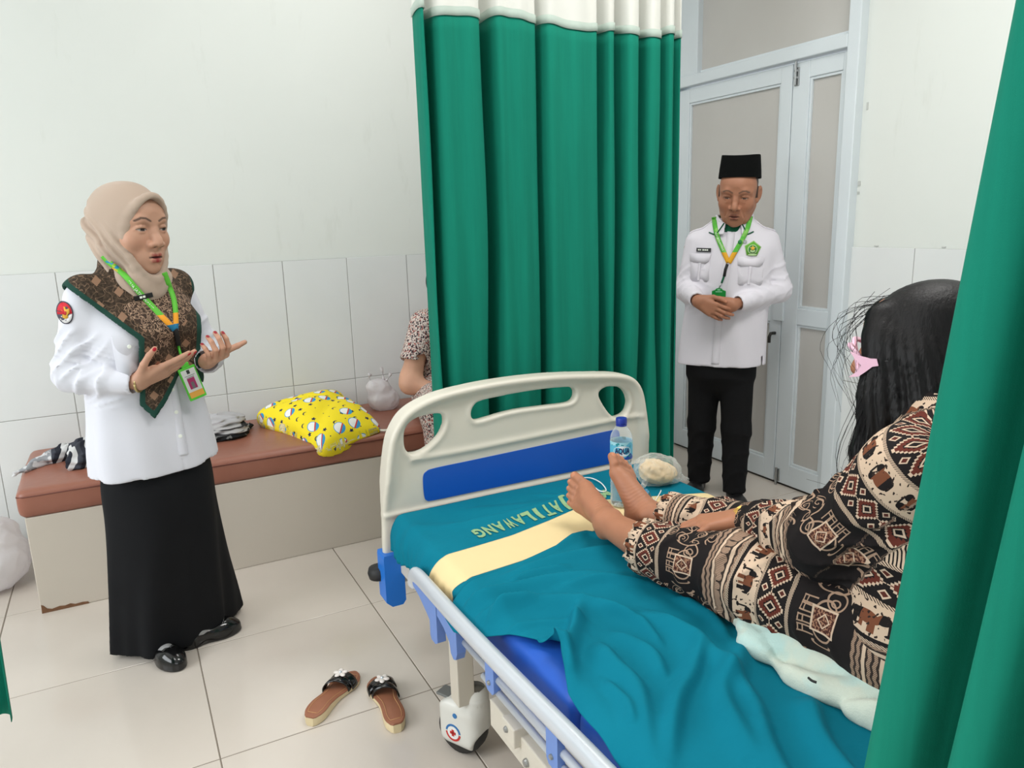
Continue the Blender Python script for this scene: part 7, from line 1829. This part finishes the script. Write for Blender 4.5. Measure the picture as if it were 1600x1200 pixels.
# crumpled clothes
def cloth_pile(name, label, loc, prims, lo, hi, mat, waves, zf, h=0.005):
    t = thing(name, label, 'clothes', loc); L = np.array(loc); F = Field(lo, hi, h)
    for p, k in prims: F.op(p, k)
    F.op(((lambda X, Y, Z: waves(X, Y, Z)), np.array(lo), np.array(hi)), mode='disp'); F.op(halfspace((0, 0, zf), (0, 0, -1), lo, hi), 0, 'and')
    P, Q = F.mesh(); obj('cloth', relax(P, Q, 1, 0.35) - L, Q, mat, t); return t
ks = NM('striped_knit', rgb(200, 200, 200), 0.9, 0, 0.15); xs_, ys_, zs_ = ks.xyz()
q_ = xs_ * 0.92 - zs_ * 0.55 + ys_ * 0.25; fr = frac(q_ * 17.0)
cst = ks.mix(lt(fr, 0.34), rgb(66, 68, 76), rgb(206, 206, 206)); cst = ks.mix(gt(fr, 0.67), cst, rgb(44, 46, 54))
cst = ks.mix(gt(xs_, 0.085), cst, rgb(134, 134, 126)); cst = ks.mix(lt(xs_, -0.07), cst, ks.mix(gt(ks.noise(40, 2), 0.5), rgb(150, 152, 156), rgb(206, 206, 208)))
ks.color(cst); ks.bump(ks.noise(300, 2), 0.3, 0.001)
cloth_pile('striped_clothes', 'black and white striped garment crumpled on the left end of the bench', (-0.24, 3.36, 0.474),
           [(cone((-0.425, 3.27, 0.482), (-0.36, 3.34, 0.492), 0.010, 0.018), 0), (cone((-0.36, 3.34, 0.494), (-0.27, 3.40, 0.505), 0.018, 0.034), 0.02), (cone((-0.225, 3.235, 0.50), (-0.205, 3.38, 0.515), 0.036, 0.042), 0.02), (cone((-0.165, 3.25, 0.495), (-0.15, 3.38, 0.512), 0.030, 0.040), 0.015), (ell((-0.10, 3.40, 0.515), (0.10, 0.10, 0.058)), 0.02), (cone((-0.12, 3.26, 0.49), (-0.04, 3.30, 0.49), 0.022, 0.03), 0.02)],
           (-0.45, 3.17, 0.465), (0.02, 3.54, 0.60), ks.m, lambda X, Y, Z: 0.0045 * np.sin((X * 0.8 - Y * 0.6) * 150 + 3 * np.sin(Y * 25)) + 0.003 * np.sin(Z * 260 + X * 40), 0.4745)
kg2 = NM('grey_bundle', rgb(150, 150, 150), 0.9, 0, 0.15); xs_, ys_, zs_ = kg2.xyz()
lay = kg2.noise(9, 2, 0.5, stretch=(1, 1, 9)); cst = kg2.mix(kg2.ramp(lay, 0.44, 0.52), rgb(52, 52, 54), rgb(176, 174, 174)); cst = kg2.mix(lt(zs_, 0.030), cst, kg2.mix(gt(kg2.noise(45, 2), 0.58), rgb(34, 36, 38), rgb(110, 110, 108)))
cst = kg2.mix(gt(zs_, 0.074), cst, rgb(178, 176, 178)); kg2.color(cst)
cloth_pile('grey_clothes', 'grey and black clothes folded in a heap behind the woman beside the yellow pillow', (0.34, 3.40, 0.474),
           [(ell((0.32, 3.40, 0.495), (0.115, 0.11, 0.030)), 0), (ell((0.325, 3.41, 0.520), (0.105, 0.10, 0.026)), 0.006), (ell((0.335, 3.42, 0.545), (0.095, 0.09, 0.024)), 0.006), (cone((0.38, 3.33, 0.50), (0.415, 3.38, 0.50), 0.028, 0.022), 0.02), (cone((0.425, 3.42, 0.49), (0.455, 3.47, 0.49), 0.016, 0.012), 0.02)],
           (0.18, 3.26, 0.465), (0.49, 3.56, 0.60), kg2.m, lambda X, Y, Z: 0.004 * np.sin(Z * 330 + 2.5 * np.sin(X * 30) + Y * 12) + 0.003 * np.sin((X + Y) * 70), 0.4745)

# ------------------------------------------------------------------ things on the bed
ZB = MT + 0.0095
kcl = NM('clear_plastic', rgb(238, 246, 248), 0.06, 0, 0.5)
def see_through(k, fac, tint=(1, 1, 1, 1)):
    t = k.nt.nodes.new('ShaderNodeBsdfTransparent'); t.inputs[0].default_value = tint; m = k.nt.nodes.new('ShaderNodeMixShader')
    lw = k.nt.nodes.new('ShaderNodeLayerWeight'); lw.inputs[0].default_value = 0.25; v = k.wrap(lw.outputs['Facing']); f = 1.0 - (v * (1 - fac) * 1.3 + (1 - fac) * 0.25)
    k.nt.links.new(mth('MINIMUM', f, 1.0).s, m.inputs[0]); k.nt.links.new(k.b.outputs[0], m.inputs[1]); k.nt.links.new(t.outputs[0], m.inputs[2]); k.nt.links.new(m.outputs[0], k.nt.nodes['Material Output'].inputs[0]); return k.m
CLEAR_M = see_through(kcl, 0.55)
bot = thing('water_bottle', 'clear plastic water bottle with blue cap and blue label standing by the headboard', 'bottle', (1.236, 1.712, ZB))
prof = [(0.012, 0.006), (0.026, 0.002), (0.0305, 0.006), (0.0318, 0.014)]
for k in range(12):
    z = 0.022 + k * 0.0095; prof += [(0.0318, z), (0.0300, z + 0.0048)]
prof += [(0.0316, 0.140), (0.0322, 0.146), (0.0322, 0.202), (0.0318, 0.208), (0.0300, 0.216), (0.0245, 0.228), (0.0175, 0.238), (0.0140, 0.243), (0.0132, 0.247)]
G().lathe(prof, n=40).build('bottle_shell', CLEAR_M, bot, True)
kwt = NM('water', (0.93, 0.98, 1.0, 1), 0.0, 0, 0.5); kwt.b.inputs['Transmission Weight'].default_value = 1.0; kwt.b.inputs['IOR'].default_value = 1.33
wprof = [(0.0001, 0.004)] + [(max(r - 0.0018, 0.001), z + 0.001) for r, z in prof if 0.002 <= z <= 0.136] + [(0.0295, 0.140), (0.0001, 0.140)]
fix_normals(G().lathe(wprof, n=40).build('water', kwt.m, bot, True))
CAPB = simple('blue_cap', rgb(22, 50, 150), 0.4, var=0.03)
g = G().lathe([(0.0125, 0.243), (0.0158, 0.243), (0.0158, 0.2465), (0.0142, 0.2475), (0.0142, 0.2495), (0.0160, 0.2500), (0.0162, 0.262), (0.0150, 0.2655), (0.0001, 0.266)], n=40); autosmooth(g.build('cap', CAPB, bot, True), 40)
klb = NM('bottle_label', rgb(80, 170, 210), 0.35, 0, 0.4); lx, ly, lz = klb.xyz(); wv_ = mth('SINE', lx * 150.0 + ly * 90.0) * 0.006
cl_ = klb.mix(lt(lz + wv_, 0.160), rgb(96, 184, 214), rgb(34, 78, 168)); cl_ = klb.mix(gt(lz + wv_ * 0.8, 0.194), cl_, rgb(160, 214, 226)); cl_ = klb.mix(gt(klb.noise(70, 2), 0.62), cl_, rgb(36, 140, 150))
klb.color(cl_)
g = G(); t = np.linspace(0, 2 * PI, 41); g.add([(0.0327 * math.cos(a), 0.0327 * math.sin(a), z) for z in (0.148, 0.200) for a in t[:-1]], [(i, (i + 1) % 40, 40 + (i + 1) % 40, 40 + i) for i in range(40)])
lab = g.build('label', klb.m, bot, True)
# white patch with the lettering, wrapped round the front of the label
fa = math.atan2(-1.712, -1.236) + 0.10
def wrap(pts, rad): return [(rad * math.cos(fa + p[0] / rad), rad * math.sin(fa + p[0] / rad), p[1]) for p in pts]
el_ = [(0.027 * math.cos(a), 0.1745 + 0.0155 * math.sin(a)) for a in np.linspace(0, 2 * PI, 28, endpoint=False)]
g = G(); g.add(wrap(el_ + [(0, 0.1745)], 0.0331), [(i, (i + 1) % 28, 28) for i in range(28)]); g.build('label_field', simple('label_white', rgb(232, 240, 244), 0.4, var=0), lab)
tv, tf = text_mesh('AQUA', 0.022, 0.0008); tv[:, 0] *= 0.046 / (tv[:, 0].max() - tv[:, 0].min())
g = G(); g.add(wrap([(p[0], p[1] + 0.1745) for p in tv], 0.0334), tf); g.build('label_letters', simple('label_navy', rgb(22, 40, 96), 0.4, var=0), lab)['kind'] = 'stuff'

# bread in a thin clear bag
bag = thing('bread_bag', 'thin clear plastic bag with pale bread inside on the far corner of the bed', 'bag', (1.438, 1.80, ZB)); BG = np.array((1.438, 1.80, ZB))
F = Field((1.34, 1.70, ZB - 0.004), (1.54, 1.90, 0.66), 0.004)
F.op(ell((1.452, 1.795, ZB + 0.032), (0.050, 0.042, 0.034)), 0); F.op(ell((1.425, 1.81, ZB + 0.044), (0.042, 0.040, 0.036)), 0.015); F.op((crumple(21, 0.007, 22.0), F.lo, F.lo + F.n * F.h), mode='disp'); F.op(halfspace((0, 0, ZB + 0.002), (0, 0, -1), F.lo, F.lo + F.n * F.h), 0, 'and')
P, Q = F.mesh(); kbr = NM('bread', rgb(226, 200, 160), 0.85, 0, 0.2); kbr.color(kbr.mix(kbr.noise(38, 3), rgb(206, 172, 124), rgb(238, 218, 184))); kbr.bump(kbr.noise(120, 3), 0.3, 0.002)
obj('bread', relax(P, Q, 1) - BG, Q, kbr.m, bag)
kfb = NM('thin_film', rgb(236, 236, 230), 0.15, 0, 0.6); kfb.bump(kfb.noise(40, 4, 0.6), 0.7, 0.006); FILMB = see_through(kfb, 0.5)
F = Field((1.30, 1.68, ZB - 0.004), (1.57, 1.92, 0.67), 0.0045)
for p, k in ((ell((1.452, 1.795, ZB + 0.042), (0.064, 0.054, 0.048)), 0), (ell((1.422, 1.812, ZB + 0.050), (0.054, 0.050, 0.046)), 0.02), (cone((1.40, 1.80, ZB + 0.03), (1.355, 1.765, ZB + 0.018), 0.022, 0.006), 0.02), (cone((1.49, 1.785, ZB + 0.02), (1.528, 1.765, ZB + 0.008), 0.022, 0.006), 0.02)): F.op(p, k)
F.op((crumple(31, 0.006, 16.0), F.lo, F.lo + F.n * F.h), mode='disp'); F.op(halfspace((0, 0, ZB + 0.0005), (0, 0, -1), F.lo, F.lo + F.n * F.h), 0, 'and')
P, Q = F.mesh(); obj('film', relax(P, Q, 1) - BG, Q, FILMB, bag)

# folded blue face mask with white loop, and a second loop by the foot
MB_M = simple('mask_blue', rgb(110, 184, 226), 0.8, var=0.06, nscale=60); MW_M = simple('elastic_white', rgb(236, 236, 230), 0.7, var=0)
mk = thing('face_mask', 'small folded light blue face mask between the foot and the bread bag', 'mask', (1.335, 1.705, ZB))
vv = []
for j in range(9):
    w_ = 0.020 - 0.0014 * j; yo = 0.006 * (j % 2) + 0.0015 * j
    vv += [(-w_ * 0.7 - 0.002 * j, yo - 0.004 * abs(j - 4) / 4, 0.001), (-0.002 * j - 0.002, yo, 0.026 + 0.006 * math.sin(j * 0.7)), (w_ * 0.6 - 0.001 * j, yo + 0.004, 0.001 + 0.001 * j)]
solid(obj('pleats', vv, grid_faces(9, 3), MB_M, mk, False), 0.001)
G().tube(catmull([(0.012, -0.004, 0.004), (-0.012, -0.036, 0.002), (0.02, -0.01, 0.003), (0.05, 0.012, 0.008), (0.056, 0.016, 0.012)], 20), 0.0017, 6).build('ear_loop', MW_M, mk, True)
lpq = thing('elastic_loop', 'thin white elastic loop lying on the teal sheet beyond the left foot', 'cord', (1.262, 1.885, ZB))
lp_ = catmull([(q[0] - 1.262, q[1] - 1.885, 0.003) for q in ((1.236, 1.945), (1.262, 1.962), (1.286, 1.945), (1.288, 1.897), (1.272, 1.845), (1.256, 1.822), (1.244, 1.832), (1.246, 1.862), (1.250, 1.907))], 50, True)
G().tube(np.vstack([lp_, lp_[:2]]), 0.0019, 6).build('cord', MW_M, lpq, True)

# mint towel tucked beside the patient
ktw = NM('mint_towel', rgb(206, 222, 210), 0.95, 0, 0.1, **{'Sheen Weight': 0.3}); nt_ = ktw.noise(12, 3); ktw.color(ktw.mix(ktw.ramp(nt_, 0.45, 0.6), rgb(206, 214, 200), rgb(186, 212, 206))); ktw.bump(ktw.noise(420, 2), 0.5, 0.002); ktw.bump(ktw.noise(28, 3), 0.4, 0.008)
tw = thing('towel', 'pale mint towel bunched on the bed against the seated patient', 'towel', (1.02, 0.85, ZB)); TW = np.array((1.02, 0.85, ZB))
F = Field((0.90, 0.48, ZB - 0.006), (1.16, 1.10, 0.64), 0.005)
for ch_, rr_ in (([(1.048, 1.055, ZB + 0.028), (1.030, 1.00, ZB + 0.030), (1.034, 0.94, ZB + 0.026), (1.045, 0.86, ZB + 0.028), (1.060, 0.78, ZB + 0.030), (1.075, 0.68, ZB + 0.034), (1.08, 0.52, ZB + 0.034)], [0.010, 0.024, 0.026, 0.028, 0.032, 0.036, 0.036]),
                  ([(1.022, 1.00, ZB + 0.010), (0.998, 0.965, ZB + 0.012), (1.006, 0.92, ZB + 0.014)], [0.010, 0.016, 0.018]),
                  ([(1.006, 0.91, ZB + 0.010), (0.998, 0.85, ZB + 0.013), (1.004, 0.78, ZB + 0.015), (1.024, 0.70, ZB + 0.018), (1.045, 0.52, ZB + 0.018)], [0.012, 0.018, 0.022, 0.026, 0.028]),
                  ([(1.02, 0.86, ZB + 0.012), (1.03, 0.70, ZB + 0.016), (1.05, 0.52, ZB + 0.016)], [0.024, 0.030, 0.032])):
    for p in chain(ch_, rr_): F.op(p, 0.008)
F.op(((lambda X, Y, Z: 0.0055 * (1 - 2 * np.abs(np.sin((X * 0.95 + Y * 0.22) * 62 + 1.6 * np.sin(Y * 17)))) + 0.003 * np.sin((X * 0.5 - Y) * 50 + 3 * np.sin(X * 40))), F.lo, F.lo + F.n * F.h), mode='disp'); F.op(halfspace((0, 0, ZB + 0.001), (0, 0, -1), F.lo, F.lo + F.n * F.h), 0, 'and')
P, Q = F.mesh(); obj('cloth', relax(P, Q, 2, 0.4) - TW, Q, ktw.m, tw)
G().tube(catmull([(0.974 - 1.02, 0.80 - 0.85, 0.044), (0.970 - 1.02, 0.79 - 0.85, 0.046), (0.974 - 1.02, 0.783 - 0.85, 0.045)], 8), 0.0022, 6).build('label_loop', BLACK_M, tw, True)

# ------------------------------------------------------------------ sandals on the floor
INS_M = simple('brown_insole', rgb(150, 96, 70), 0.55, var=0.08, nscale=30); SOLE_M = simple('cream_sole', rgb(222, 204, 164), 0.6, var=0.05); PATB = NM('black_patent_strap', rgb(14, 14, 15), 0.15, 0, 0.6).m; PET_M = simple('pearl_petal', rgb(232, 224, 218), 0.3, var=0.04)
ST_M = simple('tan_stitch', rgb(206, 160, 110), 0.6)
def sandal(label, heel, toe, flip):
    heel = np.array((*heel, 0.0)); toe = np.array((*toe, 0.0)); d = toe - heel; L = np.linalg.norm(d); rz = math.atan2(d[1], d[0])
    t = thing('sandal', label, 'sandal', tuple(heel), rz, 'pair of brown slide sandals'); fl_ = 1 if flip else -1
    prof = [(0.0, 0.012), (0.012, 0.024), (0.04, 0.031), (0.08, 0.029), (0.12, 0.0275), (0.16, 0.036), (0.19, 0.0415), (0.215, 0.036), (0.236, 0.020), (0.243, 0.006)]
    k = L / 0.243; xs_ = np.linspace(0, 0.243, 40); w_ = np.interp(xs_, [p[0] for p in prof], [p[1] for p in prof]); w_ = np.convolve(np.pad(w_, 2, mode='edge'), np.ones(5) / 5, 'valid'); w_[0] *= 0.7; w_[-1] *= 0.5
    cen = 0.006 * np.sin(xs_ / 0.243 * PI * 1.1) * fl_
    zt = np.interp(xs_, [0, 0.07, 0.13, 0.243], [0.028, 0.027, 0.016, 0.013])
    def ring(inset, zf):
        up_ = [(x * k, c_ + (w - inset), zf(z)) for x, c_, w, z in zip(xs_, cen, w_, zt)]; dn = [(x * k, c_ - (w - inset), zf(z)) for x, c_, w, z in zip(xs_, cen, w_, zt)]
        return up_ + dn[::-1]
    def loft_rings(name, rings, mat, parent):
        g = G(); n = len(rings[0]); v = [p for r in rings for p in r]
        f = [(i * n + a, i * n + (a + 1) % n, (i + 1) * n + (a + 1) % n, (i + 1) * n + a) for i in range(len(rings) - 1) for a in range(n)]
        h2 = n // 2
        for off in (0, (len(rings) - 1) * n): f += [(off + a, off + a + 1, off + n - 2 - a, off + n - 1 - a) for a in range(h2 - 1)]
        g.add(v, f); o = g.build(name, mat, parent, True); fix_normals(o); autosmooth(o, 35); return o
    so = loft_rings('sole', [ring(0.004, lambda z: 0.0), ring(0.0005, lambda z: 0.002), ring(0.0, lambda z: z - 0.004), ring(0.0008, lambda z: z - 0.002)], SOLE_M, t)
    ins = loft_rings('insole', [ring(0.0, lambda z: z - 0.0025), ring(-0.0004, lambda z: z), ring(0.003, lambda z: z + 0.0022)], INS_M, t)
    rg = np.array(ring(0.010, lambda z: z + 0.0028)); G().tube(np.vstack([rg[3:37], rg[43:77], rg[3:4]]), 0.0007, 5).build('stitching', ST_M, ins, True)
    for (xc, wd, hh, name) in ((0.152, 0.030, 0.050, 'strap'), (0.182, 0.034, 0.043, 'strap')):
        a = np.linspace(-0.12, PI + 0.12, 22); vv = []
        wid = np.interp(xc, xs_, w_) + 0.002; c0_ = np.interp(xc, xs_, cen)
        for an in a:
            for q in (-1, -0.3, 0.4, 1): vv.append(((xc + q * wd / 2 * (0.8 + 0.2 * math.sin(an)) - 0.012 * math.cos(an) * fl_ * (1 if xc < 0.17 else -0.4)) * k, c0_ + wid * math.cos(an), 0.014 + (hh - 0.014) * max(math.sin(an), -0.25) * (1 - 0.08 * q * q)))
        solid(obj(name, vv, grid_faces(22, 4), PATB, t), 0.003)
    fc = np.array((0.172 * k, 0.004 * fl_, 0.053))
    fw_ = thing('flower', None, None, tuple(fc)); fw_.parent = t
    for k_ in list(fw_.keys()): del fw_[k_]
    for j in range(5):
        an = 2 * PI * j / 5 + 0.4; F = Field((-0.03, -0.03, -0.006), (0.03, 0.03, 0.012), 0.0022); F.op(ell((0.0125 * math.cos(an), 0.0125 * math.sin(an), 0.001), (0.0105, 0.0078, 0.0035), rotz(an)), 0)
        P, Q = F.mesh(); obj('petal', P, Q, PET_M, fw_)
    G().lathe([(0.0001, 0.008), (0.003, 0.0072), (0.0045, 0.004), (0.0045, 0.0)][::-1], n=12).build('crystal', NM('crystal', rgb(220, 230, 236), 0.05, 0.6).m, fw_, True)
    return t
sandal('left one of two brown slide sandals, its toe pointing towards the bench', (0.325, 1.918), (0.505, 2.092), True)
sandal('right one of two brown slide sandals, lying nearest the bed castor', (0.530, 1.768), (0.552, 2.030), False)
